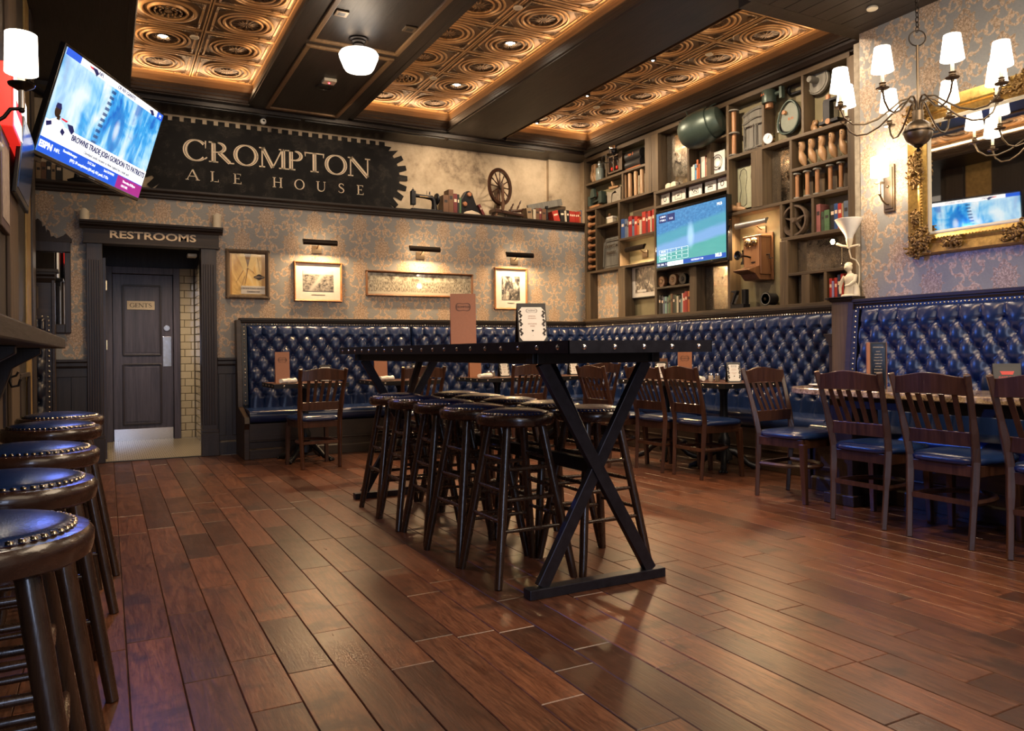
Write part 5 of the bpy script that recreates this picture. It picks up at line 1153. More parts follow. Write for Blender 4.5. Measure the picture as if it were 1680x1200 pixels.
# the carved tablet
t = at('carved_tablet', 'grey carved wooden tablet with raised words beside the bobbin column', 'tablet', 8.0, 2.072, 5.655, rot=(0, .06, 0))
pts = [(-.19, 0), (.19, 0), (.19, .36), (.15, .41), (-.15, .41), (-.19, .36)]; bd = MB().prism(pts, (0, 0, 0), (0, -1, 0), (0, 0, 1), -.02).build('board', 'grey_wood', t, bevel=.004)
MB().tube([(-.022, -y, z) for y, z in ((-.16, .04), (.16, .04), (.16, .34), (.13, .375), (-.13, .375), (-.16, .34))], .006, 5, True).build('raised_rim', 'grey_wood', bd)
for i, w_ in enumerate(('CROMPTON', 'BAKERY')): text(w_, .05 if i == 0 else .055, 'barn_wood', bd, (-.0215, 0, .29 - .085 * i), ROT_NX, ext=.002)
# the green kettle drum
t = at('iron_vessel', 'big dark green iron vessel with a lever jutting out of the top row', 'vessel', 6.10, 3.335, 5.46, rot=(0, math.radians(-14), math.radians(-68)))
pr = [(.0, -.25), (.06, -.246), (.11, -.228), (.148, -.192), (.170, -.14), (.181, -.07), (.183, .0), (.176, .07), (.166, .105), (.152, .11), (.152, .12), (.160, .125), (.152, .17), (.13, .21), (.08, .232), (0, .238)]
MB().lathe(pr, (0, 0, 0), 'x', 32).build('shell', 'green_iron', t, smooth=35)
MB().tube([(-.10, 0, .165), (-.02, .0, .185), (.06, 0, .185), (.10, .0, .175)], .014, 6).tube([(-.10, 0, .17), (-.12, .0, .2), (-.125, 0, .245)], .006, 6).tube([(.10, 0, .16), (.15, .03, .19), (.19, .03, .185)], .007, 6).build('lever', 'green_iron', t, smooth=50); MB().lathe([(0, -.02), (.012, -.02), (.008, .02)], (-.20, -.06, .12), 'z', 10).build('boss', 'black', t)
# lantern, hook, oval block, gauge, playing card
t = at('tool_head', 'dark green cylinder with an orange foot hanging beside the oval block', 'tool', 5.30, 3.325, 5.575)
MB().lathe([(0, .045), (.066, .045), (.068, .06), (.068, .155), (.06, .165), (0, .165)], seg=20).build('drum', 'green_iron', t, smooth=40); MB().lathe([(0, 0), (.036, 0), (.036, .045), (0, .045)], seg=18).build('orange_foot', 'spool_wood', t, smooth=40); MB().tube([(.02, -.05, .12), (.02, -.12, .12)], .022, 10).b(.0, .04, -.15, -.12, .06, .17).build('handle', 'green_iron', t, smooth=40)
text('A4', .04, plain('orange_paint', (.6, .16, .04), .5), t, (-.069, .02, .12), ROT_NX)
t = at('iron_shackle', 'dark iron shackle hanging in the upper corner of its pigeonhole', 'hook', 5.03, 3.46, 5.675)
MB().tube([(0, -.13, .045), (0, .08, .045)] + [(0, .08 + .045 * math.sin(a), .045 * math.cos(a)) for a in (PI * i / 8 for i in range(1, 8))] + [(0, .08, -.045), (0, -.13, -.045)], .015, 8).build('loop', 'iron', t, smooth=50)
t = at('pulley_shell', 'flat grey oval pulley shell with orange marks', 'pulley', 5.125, 3.20, 5.635)
ov = [(.125 * math.cos(a) * (1 - .18 * math.sin(a)) + .012 * math.sin(a), .155 * math.sin(a)) for a in (2 * PI * i / 28 for i in range(28))]
MB().prism(ov, (.02, 0, 0), (0, -1, 0), (0, 0, 1), -.015).build('back_plate', 'iron', t, bevel=.004); MB().prism([(x * .80 + .008, z * .86) for x, z in ov], (0, 0, 0), (0, -1, 0), (0, 0, 1), -.02).build('face_plate', plain('sage_iron', (.15, .17, .135), .5), t, bevel=.004)
MB().tube([(-.003, -x * .96, z * .97) for x, z in ov], .011, 6, True).build('strap', 'green_iron', t, smooth=50); MB().lathe([(0, -.03), (.02, -.03), (.02, 0)], (0, .035, .05), 'x', 12).build('pin', 'spool_wood', t); text('8-16', .035, plain('orange_paint', (.6, .16, .04), .5), t, (-.003, -.03, -.02), ROT_NX)
t = at('dial_gauge', 'round white-faced gauge standing at the foot of its pigeonhole', 'gauge', 5.315, 2.985, 5.59, rot=(0, -.18, .25))
MB().lathe([(0, -.02), (.052, -.02), (.056, -.012), (.056, .02), (0, .02)], (0, 0, .057), 'x', 24).build('case', 'brass', t, smooth=40); MB().lathe([(0, -.0225), (.047, -.0225), (.047, -.019)], (0, 0, .057), 'x', 24).build('dial', 'white', t); MB().bar((-.024, .0, .057), (-.024, -.02, .085), .003, .003).build('needle', 'ink', t)
t = at('playing_card', 'small printed picture card pinned beside the oval pulley shell', 'card', 5.285, 3.11, 5.69); MB().b(0, .004, -.034, .034, 0, .095).build('card', 'white', t); MB().b(-.001, .0, -.022, .022, .018, .078).build('print', 'book_navy', t)
# disc wheel and black pulley stand
t = at('disc_wheel', 'grey wooden disc wheel with a projecting hub at the top right of the bookcase', 'wheel', 4.80, 3.315, 5.645)
MB().lathe([(0, -.012), (.095, -.012), (.097, -.02), (.106, -.02), (.108, -.012), (.120, -.006), (.122, .02), (0, .02)], (0, 0, .122), 'x', 36).build('disc', 'grey_wood', t, smooth=30); MB().lathe([(.0, -.11), (.026, -.11), (.03, -.09), (.03, -.01)], (0, 0, .122), 'x', 16).build('hub', 'grey_wood', t, smooth=40)
t = at('pulley_stand', 'black iron pulley stand with an orange plug beside two shoe lasts', 'pulley', 4.62, 2.981, 5.60)
MB().c(0, 0, .035, .09, .20, .03).c(0, .03, .13, .06, .07, .18).b(-.03, .03, -.09, .06, .21, .235).build('body', 'iron', t, bevel=.004); MB().lathe([(.0, .235), (.02, .235), (.02, .275), (0, .275)], (0, .03, 0), seg=12).build('plug', 'copper_card', t); MB().lathe([(0, -.05), (.025, -.05), (.025, 0)], (0, -.0, .035), 'x', 12).build('orange_plug', 'spool_wood', t)
# sole outlines, foot form, spoked wheel
t = at('sole_pattern', 'pale green board with two outlined shoe soles', 'pattern', 5.67, 2.455, 5.672); MB().b(0, .012, -.15, .15, 0, .42).build('board', plain('pale_green', (.36, .37, .25), .6), t, bevel=.002)
q = MB()
for s, dy in ((1, .07), (-1, -.08)):
    P = [(0, .02), (.045, .04), (.05, .10), (.03, .18), (.038, .25), (.05, .32), (.03, .385), (-.01, .40), (-.04, .37), (-.048, .30), (-.03, .2), (-.042, .10), (-.04, .04)]
    q.tube([(-.002, dy + s * y, z) for y, z in P], .003, 4, True)
q.build('sole_outline', 'ink', t)
t = at('foot_form', 'pale wooden foot form lying before the sole pattern board', 'foot form', 5.735, 2.413, 5.59)
MB().tube([(0, .10, .075), (0, .085, .06), (0, .05, .04), (0, .0, .03), (0, -.05, .022), (0, -.10, .014)], [.02, .036, .034, .03, .026, .012], 12).tube([(0, -.01, .03), (0, -.01, .09)], [.026, .022], 10).build('form', 'last_wood', t, smooth=55); MB().ball((0, .10, .085), .01, 8, 5).build('plug', 'stone', t)
t = at('spoked_wheel', 'rusty iron wheel with five spokes beside the tall mauve book', 'wheel', 5.02, 2.073, 5.60)
rim = MB().lathe([(.125, -.03), (.142, -.03), (.144, -.02), (.144, .02), (.142, .03), (.125, .03), (.118, .0), (.125, -.03)], (0, 0, .144), 'x', 40).build('rim', 'rust', t, smooth=40)
MB().lathe([(0, -.05), (.022, -.05), (.024, -.045), (.03, .04), (0, .04)], (0, 0, .144), 'x', 16).build('hub', 'rust', t, smooth=40)
for i in range(5): a = PI / 2 + 2 * PI * i / 5; MB().bar((-.005, .024 * math.cos(a), .144 + .024 * math.sin(a)), (0, .122 * math.cos(a), .144 + .122 * math.sin(a)), .022, .02, (1, 0, 0), .014).build('spoke', 'rust', t, bevel=.002)
# wooden gears
for i, (y, r) in enumerate(((6.93, .062), (6.73, .066), (6.565, .062))):
    t = at('wooden_gear', 'toothed wooden gear, %s of three above the lower books' % ('left', 'middle', 'right')[i], 'gear', y, 1.757, 5.60, 'three wooden gears')
    m_ = 'walnut' if i < 2 else 'iron'
    g = MB().lathe([(r * .45, -.025), (r * .9, -.025), (r * .9, .025), (r * .45, .025), (r * .45, -.025)], (0, 0, r), 'x', 24)
    for j in range(22): a = 2 * PI * j / 22; g.bar((0, r * .86 * math.cos(a), r + r * .86 * math.sin(a)), (0, r * math.cos(a), r + r * math.sin(a)), .009, .046, (1, 0, 0))
    g.build('toothed_rim', m_, t, smooth=30); MB().lathe([(r * .14, -.03), (r * .32, -.03), (r * .36, -.02), (r * .5, -.012), (r * .5, .01), (r * .14, .01), (r * .14, -.03)], (0, 0, r), 'x', 20).build('hub', 'last_wood' if i < 2 else 'iron', t, smooth=40)
# black iron bracket and dark drum beneath the telephone
t = at('iron_bracket', 'black angular iron bracket standing on the ledge left of the telephone', 'bracket', 5.735, 1.452, 5.60)
MB().c(0, 0, .02, .09, .19, .04).prism([(-.06, .04), (-.035, .04), (.005, .12), (.03, .16), (.03, .175), (-.05, .175), (-.05, .16), (-.012, .15)], (-.03, 0, 0), (0, -1, 0), (0, 0, 1), .04).c(.01, -.065, .10, .05, .05, .17).build('casting', 'iron', t, bevel=.003); MB().bar((-.04, .03, .05), (-.04, -.01, .13), .02, .014).build('bar', 'grey_wood', t)
t = at('reel', 'dark drum-shaped reel lying below the telephone', 'reel', 5.34, 1.452, 5.63); MB().lathe([(0, -.09), (.064, -.09), (.066, -.08), (.055, -.07), (.055, .03), (0, .03)], (0, 0, .066), 'x', 26).build('drum', 'iron', t, smooth=40); MB().lathe([(0, -.096), (.012, -.096), (.014, -.088)], (0, 0, .066), 'x', 12).build('axle', 'dark_bronze', t); MB().lathe([(.05, -.0905), (.056, -.0925), (.06, -.0905)], (0, 0, .066), 'x', 26).build('rim_ring', 'grey_wood', t)
# framed photograph and its light
t = at('hall_print', 'cream-mounted photograph of mill workers beneath a picture light in the bookcase', 'picture', 7.325, 1.665, 5.66); 
MB().b(0, .03, -.275, .275, 0, .42).build('frame', 'black', t, bevel=.003); MB().b(-.004, .004, -.262, .262, .013, .407).build('mount', 'paper', t)
m, k, p = newmat('photo_workers'); x, y, z = k.xyz(); a = k.noise(k.vec(x, y * 15, z * 11), 1, 5, .65, .9); setp(k, p, k.ramp(a, [(.38, (.012, .011, .011)), (.5, (.12, .10, .08)), (.63, (.66, .58, .46))]), .3, coat=.5); M['photo_workers'] = m
MB().b(-.006, .0, -.20, .19, .065, .36).build('print', 'photo_workers', t); MB().b(-.0075, .0, -.02, .15, .072, .10).build('caption', 'paper', t)
picture_light('picture light over the mill workers photograph in the bookcase', (5.70, 7.37, 2.19), .36, R90, 12)
picture_light('chrome picture light over the wall telephone', (5.70, 5.52, 2.20), .40, R90, 14, 'nickel')
# wall telephone
t = at('wall_telephone', 'antique oak wall telephone with twin bells and a black mouthpiece', 'telephone', 5.50, 1.71, 5.69)
MB().b(-.02, .0, -.135, .135, 0, .46).build('backboard', 'walnut', t, bevel=.006); MB().b(-.155, -.02, -.115, .115, .05, .42).b(-.16, -.02, -.12, .12, .405, .43).build('case', 'walnut', t, bevel=.006); MB().b(-.162, -.154, -.095, .095, .13, .41).build('front_door', 'spool_wood', t, bevel=.004)
for y in (-.042, .042): MB().lathe([(.0, -.035), (.02, -.034), (.036, -.022), (.042, -.004), (.042, .0), (0, .0)], (-.162, y, .365), 'x', 18).build('bell', 'brass', t, smooth=50)
MB().ball((-.18, 0, .32), .01, 8, 5).tube([(-.17, 0, .345), (-.18, 0, .32)], .003, 5).build('clapper', 'brass', t)
MB().tube([(-.162, .01, .22), (-.20, .02, .23), (-.25, .035, .235)], .009, 8).build('mouthpiece_arm', 'dark_bronze', t, smooth=50); MB().lathe([(.0, -.04), (.03, -.055), (.046, -.06), (.042, -.05), (.022, -.02), (.018, .01), (0, .012)], (-.25, .035, .235), 'x', 18).build('mouthpiece', 'black_gloss', t, smooth=50)
MB().prism([(-.155, .05), (-.155, .135), (-.31, .09), (-.30, .08), (-.21, .055), (-.18, .02), (-.155, .0)], (0, -.10, 0), (1, 0, 0), (0, 0, 1), -.20).b(-.02, -.155, -.10, .10, .0, .05).build('writing_shelf', 'walnut', t, bevel=.004)
MB().tube([(-.08, -.115, .24), (-.08, -.15, .24), (-.08, -.15, .20), (-.08, -.19, .20)], .006, 6).build('crank', 'iron', t); MB().tube([(-.09, .115, .30), (-.09, .15, .30), (-.10, .16, .26)], .006, 6).build('hook', 'brass', t)
MB().lathe([(0, 0), (.03, 0), (.028, .02), (.015, .04), (.014, .12), (.02, .14), (0, .15)], (-.10, .165, .17), seg=14).build('receiver', 'black_gloss', t, smooth=50); MB().bar((-.166, .0, .17), (-.166, -.05, .172), .004, .01).build('slot_plate', 'iron', t)
# television of the bookcase
tv2 = thing('television', 'flat television showing a blue-green ball game, fixed in the bookcase', 'television', (5.485, 6.34, 1.93))
MB().b(0, .06, -.57, .57, 0, .665).build('bezel', 'black_gloss', tv2, bevel=.006)
m, k, p = newmat('ball_game'); x, y, z = k.xyz(); y = y * -1; co = k.vec(x, y, z); nz = k.noise(k.vec(y * 2, z * 9, 0), 2, 4); cr_ = k.noise(k.vec(y * 26, z * 34, 0), 1, 4, .7)
f = z - y * .10 + (nz - .5) * .05
v = k.mix(k.step(f, .30, .36), k.mix(k.step(f, .20, .24), k.mix(nz, (.05, .30, .20), (.10, .42, .26)), (.20, .36, .60)), k.mix(nz, (.05, .26, .30), (.08, .34, .36)))
v = k.mix(k.step(f, .42, .47), v, k.ramp(cr_, [(.35, (.02, .12, .28)), (.6, (.05, .22, .42)), (.74, (.22, .45, .68))]))
gh = k.m('SQRT', (y - .02) * (y - .02) * 5.0 + (z - .33) * (z - .33) * .9); v = k.mix((1 - k.step(gh, .04, .17)) * .65, v, (.55, .78, 1.0)); setp(k, p, (.01, .01, .01), .2, emit=k.mix(.16, v, (.22, .5, 1)), es=.62); M['ball_game'] = m
sc2 = MB().b(-.003, .001, -.545, .545, .035, .635).build('screen', 'ball_game', tv2)
GB = glow('screen_blue', (.015, .06, .30), .6); GW = glow('screen_white', (.8, .9, 1), .55); GD = glow('screen_navy', (.01, .02, .10), .5)
MB().b(-.0045, -.003, -.545, .10, .037, .085).build('ticker', GB, sc2); MB().b(-.0045, -.003, .1, .36, .037, .083).build('ticker', GW, sc2, label='white ticker strip'); MB().b(-.0045, -.003, .36, .545, .037, .085).build('ticker', GD, sc2)
text('TEX  BAL  7 2', .03, GW, sc2, (-.005, .45, .06), ROT_NX); text('FINAL 5:10', .026, GB, sc2, (-.005, .23, .06), ROT_NX); text('YESTERDAY 7:30', .026, GW, sc2, (-.005, -.12, .062), ROT_NX); text('MLB', .05, GW, sc2, (-.005, -.44, .07), ROT_NX, bold=.002)
for y0, y1 in ((.50, .37), (.36, .23)): MB().b(-.0045, -.003, y1, y0, .525, .61).build('score_box', GD, sc2)
text('1 MIN 0', .028, GW, sc2, (-.005, .435, .588), ROT_NX); text('7 TOR 2', .028, GW, sc2, (-.005, .435, .55), ROT_NX); text('1 2 3', .03, GW, sc2, (-.005, .295, .555), ROT_NX); text('MLB', .04, GW, sc2, (-.005, -.46, .585), ROT_NX)
q = MB()
for i in range(4): q.b(-.0045, -.003, .02, .50, .10 + i * .04, .102 + i * .04)
for y in (.02, .36, .50): q.b(-.0045, -.003, y, y + .002, .10, .222)
q.build('score_table', GW, sc2)
for i in range(3):
    text(('MAUER', 'DYSON', 'SALAS')[i], .03, GW, sc2, (-.005, .43, .122 + i * .04), ROT_NX)
    for j, c_ in enumerate('BHR'): text(str((i * 3 + j * 2) % 5), .03, GW, sc2, (-.005, .30 - j * .09, .122 + i * .04), ROT_NX)

# ------------------------------------------------------------------ curios on the ledge
LZ, LYY = 2.709, 8.62
def on(name, label, cat, x, y=LYY, rz=0, group=None): return thing(name, label, cat, (x, y, LZ), rz, group)
t = on('sewing_machine', 'black antique sewing machine on the ledge beside the painted sign', 'sewing machine', 3.39, 8.62)
MB().b(-.20, .19, -.09, .09, 0, .035).b(-.21, .20, -.10, .10, 0, .012).build('bed', 'iron', t, bevel=.004)
MB().tube([(.115, 0, .03), (.115, 0, .10), (.11, 0, .16), (.08, 0, .19), (.0, 0, .195), (-.10, 0, .20), (-.15, 0, .205)], [.05, .038, .036, .036, .028, .028, .032], 12, flat=.8).build('arm', 'iron', t, smooth=55)
MB().c(-.155, 0, .17, .06, .06, .17).c(-.155, 0, .265, .03, .03, .02).build('head', 'iron', t, bevel=.01); MB().tube([(-.155, 0, .10), (-.155, 0, .04)], .006, 6).c(-.155, -.01, .045, .03, .05, .006).tube([(-.155, 0, .25), (-.155, 0, .29)], .005, 6).build('needle_bar', 'chrome', t)
MB().lathe([(.0, .13), (.06, .13), (.07, .14), (.07, .155), (.06, .165), (.02, .165), (.02, .18), (0, .18)], (0, 0, .18), 'x', 22).build('handwheel', 'iron', t, smooth=40); MB().tube([(.02, 0, .22), (.02, 0, .27)], .004, 6).lathe([(.0, .0), (.012, 0), (.008, .03), (.012, .035), (0, .035)], (.06, 0, .225), seg=10).build('spool_pin', 'chrome', t); MB().b(-.08, .07, -.030, -.027, .185, .195).build('gilt_line', 'brass', t)
def ledge_row(place, spec, x0, x1, y, grp):
    tot = sum(s[1] for s in spec); p = x0
    for i, (col, wd, h, tl) in enumerate(spec):
        th = (x1 - x0) * wd / tot; c = p + th / 2; p += th
        if col: book('%s book %s, %s from the left' % (col, place, lap(i)), c, y + rnd.uniform(0, .01), LZ, th * .95, h, .15, col, tl, 'y', grp)
ledge_row('beside the sewing machine on the ledge', [('brown', 1.1, .23, 0), ('brown', 1.0, .30, 0), ('maroon', .8, .255, 0), ('black', .45, .25, 0), ('green', .35, .21, 0)], 3.60, 3.835, 8.56, 'books beside the sewing machine')
t = on('bellows_bracket', 'black triangular iron bracket with two copper bolts on the ledge', 'bracket', 3.97, 8.64)
MB().prism([(-.13, .04), (.14, .04), (.14, .10), (.09, .14), (.03, .29), (-.01, .315), (-.05, .305), (-.075, .27), (-.115, .20), (-.13, .12)], (0, .04, 0), (1, 0, 0), (0, 0, 1), .08).c(.02, 0, .02, .30, .12, .04).build('casting', 'iron', t, bevel=.006)
for x, z in ((-.015, .265), (-.075, .145)): MB().lathe([(.0, -.075), (.024, -.07), (.028, -.06), (.028, -.03)], (x, 0, z), 'y', 16).build('copper_bolt', 'copper_card', t, smooth=40)
book('thin brown book leaning against the black iron bracket', 4.155, 8.56, LZ, .03, .17, .12, 'maroon', -.5, 'y')
t = on('pink_paper', 'folded pale paper lying before the black iron bracket', 'paper', 3.965, 8.53); MB().prism([(-.13, 0), (.12, 0), (.06, .035), (-.02, .055), (-.09, .04)], (0, .02, 0), (1, 0, 0), (0, 0, 1), .06).build('sheet', 'letter_cream', t)
t = on('spinning_wheel', 'dark wooden spinning wheel with turned spokes standing on the ledge', 'spinning wheel', 4.43, 8.64)
cx, cz, R = -.035, .405, .235; wy = -.02; yw = .42
rot = lambda x, y, z: (cx + x * math.cos(yw), wy + y + x * math.sin(yw), cz + z)
q = MB(); prf = [(R - .046, -.02), (R - .008, -.026), (R, -.012), (R - .008, 0), (R, .012), (R - .008, .026), (R - .046, .02)]; S = 48
vs = [rot(r * math.cos(2 * PI * j / S), h, r * math.sin(2 * PI * j / S)) for r, h in prf for j in range(S)]; n = len(prf)
q.add(vs, [(i * S + j, i * S + (j + 1) % S, ((i + 1) % n) * S + (j + 1) % S, ((i + 1) % n) * S + j) for i in range(n) for j in range(S)]); q.build('wheel_rim', 'walnut' if False else 'chair_wood', t, smooth=40)
q = MB(); q.tube([rot(0, -.04, 0), rot(0, .04, 0)], .026, 14); q.build('hub', 'chair_wood', t, smooth=40)
for i in range(12):
    a = 2 * PI * i / 12; MB().tube([rot(r * math.cos(a), 0, r * math.sin(a)) for r in (.02, .07, .13, .16, R - .04)], [.006, .011, .006, .010, .006], 8).build('spoke', 'chair_wood', t, smooth=60)
for y in (-.075, .055): MB().tube([(cx, wy + y, .09), (cx, wy + y, .17), (cx, wy + y, .22), (cx, wy + y, .3), (cx, wy + y, cz + .03)], [.016, .026, .014, .022, .012], 10).build('upright', 'walnut', t, smooth=60)
MB().add([(-.14, -.09, .075), (.27, -.09, .04), (.27, .09, .04), (-.14, .09, .075), (-.14, -.09, .12), (.27, -.09, .075), (.27, .09, .075), (-.14, .09, .12)], [(3, 2, 1, 0), (4, 5, 6, 7), (0, 1, 5, 4), (1, 2, 6, 5), (2, 3, 7, 6), (3, 0, 4, 7)]).build('bench', 'chair_wood', t, bevel=.006)
for p0, p1 in (((-.09, -.05, .085), (-.13, -.07, 0)), ((-.09, .05, .085), (-.13, .08, 0)), ((.06, 0, .07), (.05, 0, 0))): MB().tube([p0, p1], [.018, .013], 8).build('leg', 'walnut', t, smooth=60)
for p0, p1 in (((.08, -.04, .09), (.15, -.04, .21)), ((.20, .02, .09), (.29, .02, .27))): MB().tube([Vector(p0).lerp(Vector(p1), i / 6) for i in range(7)], [.010, .014, .008, .014, .008, .013, .004], 8).build('maiden', 'chair_wood', t, smooth=60)
MB().tube([(.10, -.01, .12), (.16, -.01, .115), (.27, -.01, .13), (.31, 0, .16)], [.018, .022, .018, .008], 8).build('flyer', 'chair_wood', t, smooth=60)
ledge_row('under the grey board on the ledge', [('tan', 1.1, .165, -.12), ('cream', .6, .15, 0), ('brown', .8, .17, 0), ('maroon', .5, .175, 0), ('brown', .9, .165, 0)], 4.76, 5.03, 8.56, 'books under the grey board')
ledge_row('before the wooden box on the ledge', [('red', 1.6, .155, -.28), ('black', 1.1, .17, -.08), ('cream', .5, .16, -.06), ('black', .7, .17, -.05)], 5.14, 5.37, 8.53, 'books before the wooden box')
ledge_row('in the matching red set against the bookcase', [('red', 1, .165, 0), ('red', 1, .162, 0), ('red', 1, .165, 0), ('red', 1, .16, 0), ('red', 1, .165, 0), ('orange', .9, .17, 0), ('slate', .5, .185, 0)], 5.37, 5.56, 8.53, 'red set on the ledge')
t = thing('grey_board', 'weathered grey board lying aslant across the books on the ledge', 'board', (5.07, 8.66, 2.945), 0, rot=(0, math.radians(-13.5), 0)); MB().b(-.265, .265, -.008, .012, -.043, .043).build('plank', 'grey_wood', t, bevel=.003)
t = on('candlestick', 'turned dark metal candlestick on the ledge holding up the grey board', 'candlestick', 5.075, 8.62); MB().lathe([(.0, 0), (.045, 0), (.045, .01), (.018, .03), (.026, .06), (.014, .08), (.022, .11), (.012, .14), (.012, .18), (.02, .185), (.02, .215), (0, .215)], seg=16).build('stem', 'iron', t, smooth=50)
t = thing('wooden_box', 'old wooden box standing behind the leaning red book on the ledge', 'box', (5.25, 8.76, LZ)); MB().b(-.15, .15, -.07, .07, 0, .235).build('box', 'shelf_wood_z', t, bevel=.005); MB().b(-.156, .156, -.076, .076, .205, .25).build('lid', 'shelf_wood_z', t, bevel=.006)
ledge_row('on the ledge behind the tilted television', [('brown', 1, .19, 0), ('black', .8, .2, 0), ('tan', 1, .18, 0), ('brown', 1, .19, 0), ('black', .9, .2, 0), ('tan', .8, .17, 0), ('black', 1.3, .2, 0)], -.66, -.36, 8.56, 'books behind the tilted television')
t = on('iron_scale', 'black iron implement lying on the ledge behind the tilted television', 'implement', -.18, 8.6); MB().tube([(-.14, 0, .03), (-.05, 0, .05), (.08, 0, .04), (.2, 0, .02)], [.02, .035, .03, .012], 10).lathe([(0, .05), (.03, .05), (.02, .12), (.035, .13), (0, .14)], (-.06, 0, 0), seg=12).build('casting', 'iron', t, smooth=50)

# ------------------------------------------------------------------ near wall: gilt mirror, sconce, figurine lamp, chandelier
t = thing('gilt_mirror', 'large mirror in an ornate gilded frame on the papered wall by the granite table', 'mirror', (5.23, 2.80, 1.705))
HW, HH = .82, 1.095; pr = [(0, 0), (.02, 0), (.055, .012), (.05, .03), (.035, .075), (.04, .09), (.032, .098), (.046, .108), (.038, .122), (.03, .14), (.012, .15), (0, .15)]
fr = MB()
for a, b, up in (((0, HW, 0), (0, -HW, 0), (0, 0, 1)), ((0, -HW, HH), (0, HW, HH), (0, 0, -1)), ((0, HW, HH), (0, HW, 0), (0, -1, 0)), ((0, -HW, 0), (0, -HW, HH), (0, 1, 0))): fr.sweep(pr, a, b, (-1, 0, 0), up)
fr.build('frame', 'gilt', t, smooth=35)
MB().b(-.012, -.004, -HW + .14, HW - .14, .14, HH - .14).build('glass', 'mirror', t)
sl = MB()
for a, b, up in (((0, HW - .145, .145), (0, -HW + .145, .145), (0, 0, 1)), ((0, -HW + .145, HH - .145), (0, HW - .145, HH - .145), (0, 0, -1)), ((0, HW - .145, HH - .145), (0, HW - .145, .145), (0, -1, 0)), ((0, -HW + .145, .145), (0, -HW + .145, HH - .145), (0, 1, 0))):
    sl.sweep([(.0, -.004), (.024, -.004), (.026, .006), (.012, .022), (0, .022)], a, b, (-1, 0, 0), up)
sl.build('slip', 'cream', t)
bd = MB()
for p0, p1 in (((-.045, HW - .10, .112), (-.045, -HW + .10, .112)), ((-.045, HW - .112, .10), (-.045, HW - .112, HH - .10))):
    for p in line(p0, p1, .022): bd.ball(p, .008, 8, 5, sz=.8)
stuff(bd.build('beading', 'gilt', t, smooth=60))
def leaves(n, wy, wz, sd):
    r_ = random.Random(sd); q = MB()
    for i in range(n):
        u, v = r_.gauss(0, .42), r_.gauss(0, .42); a = math.atan2(v, u) + r_.uniform(-.5, .5); L = r_.uniform(.018, .036); d = math.hypot(u, v)
        if d > 1: continue
        y, z = u * wy, v * wz; hgt = .045 + .03 * (1 - d)
        q.tube([(-hgt + .01, y - L * math.cos(a), z - L * math.sin(a)), (-hgt - .012, y, z), (-hgt, y + L * .7 * math.cos(a), z + L * .7 * math.sin(a)), (-hgt - .012, y + L * math.cos(a + .6), z + L * math.sin(a + .6))], [.004, .010, .008, .004], 6)
    return q
for i, (y, z, wy, wz) in enumerate(((.72, .10, .12, .12), (.74, .62, .07, .15), (-.02, .07, .22, .075), (.72, 1.0, .12, .12), (-.02, 1.02, .24, .08), (-.72, .10, .12, .12), (-.72, 1.0, .12, .12), (.75, .27, .03, .07), (.48, .065, .09, .035))):
    leaves(70 if i < 7 else 24, wy, wz, i).build('leaf_ornament', 'gilt_dark', t, smooth=60, loc=(0, y, z))
SHADE = glow('lit_shade', (1, .88, .70), 4.5)
def shade_mesh(r0, r1, h, seg=24): return MB().lathe([(r0 * .98, 0), (r0, 0), (r1, h), (r1 * .98, h)], seg=seg)
t = thing('wall_sconce', 'bronze wall sconce with one glowing white shade left of the gilt mirror', 'lamp', (5.23, 3.79, 2.065))
MB().b(-.018, 0, -.045, .045, 0, .355).b(-.026, 0, -.034, .034, .02, .335).build('backplate', 'bronze', t, bevel=.005); MB().ball((-.03, 0, .19), .011, 10, 6).build('boss', 'bronze', t, smooth=60)
MB().tube([(-.02, 0, .06), (-.05, .0, .055), (-.09, 0, .08), (-.115, 0, .115), (-.12, 0, .13)], .0075, 8).ball((-.12, 0, .125), .013, 10, 6).tube([(-.12, 0, .125), (-.12, 0, .20)], .009, 10).lathe([(0, .20), (.036, .204), (.038, .21), (0, .214)], (-.12, 0, 0), seg=18).build('arm', 'bronze', t, smooth=50)
MB().tube([(-.12, 0, .212), (-.12, 0, .27)], .011, 10).build('candle_sleeve', 'cream', t, smooth=60)
o = shade_mesh(.064, .060, .145).build('shade', SHADE, t, smooth=40, loc=(-.12, 0, .255))
light('POINT', (5.06, 3.79, 2.47), 6, SOFT, size=.05)
light('POINT', (5.06, 3.79, 2.25), 4, SOFT, size=.05)
# figurine lamp on the post cap
t = thing('figurine_lamp', 'plaster figurine lamp with white bell shade and bare bulb on the oak post', 'lamp', (5.20, 4.125, 1.447), .0)
f = MB(); fl = [((0, 0, .0), .055), ((0, 0, .05), .05), ((0, -.003, .09), .043), ((0, 0, .125), .046), ((0, .0, .16), .052), ((0, .004, .178), .03), ((0, .006, .19), .018), ((0, .008, .205), .018)]
f.tube([p for p, r in fl], [r for p, r in fl], 14, flat=.72).ball((-.004, .014, .235), .031, 14, 9, sz=1.15)
f.tube([(-.005, .048, .165), (-.012, .072, .125), (-.01, .088, .08), (-.014, .082, .03)], [.017, .014, .012, .010], 8).tube([(0, -.046, .168), (-.022, -.058, .125), (-.048, -.03, .09), (-.06, .0, .085)], [.017, .014, .012, .010], 8)
f.ball((-.034, .016, .232), .006, 6, 4).tube([(.01, -.03, .10), (.0, -.055, .06), (-.01, -.06, .0)], [.02, .024, .03], 8); f.build('figure', 'cream', t, smooth=60)
hb = MB()
for i in range(16): a = 2.4 * i; e = .2 + .9 * (i / 16); hb.ball((.004 + .026 * math.sin(e) * math.cos(a), .016 + .026 * math.sin(e) * math.sin(a), .240 + .028 * math.cos(e)), .011, 7, 5)
hb.build('hair', 'cream', t, smooth=60)
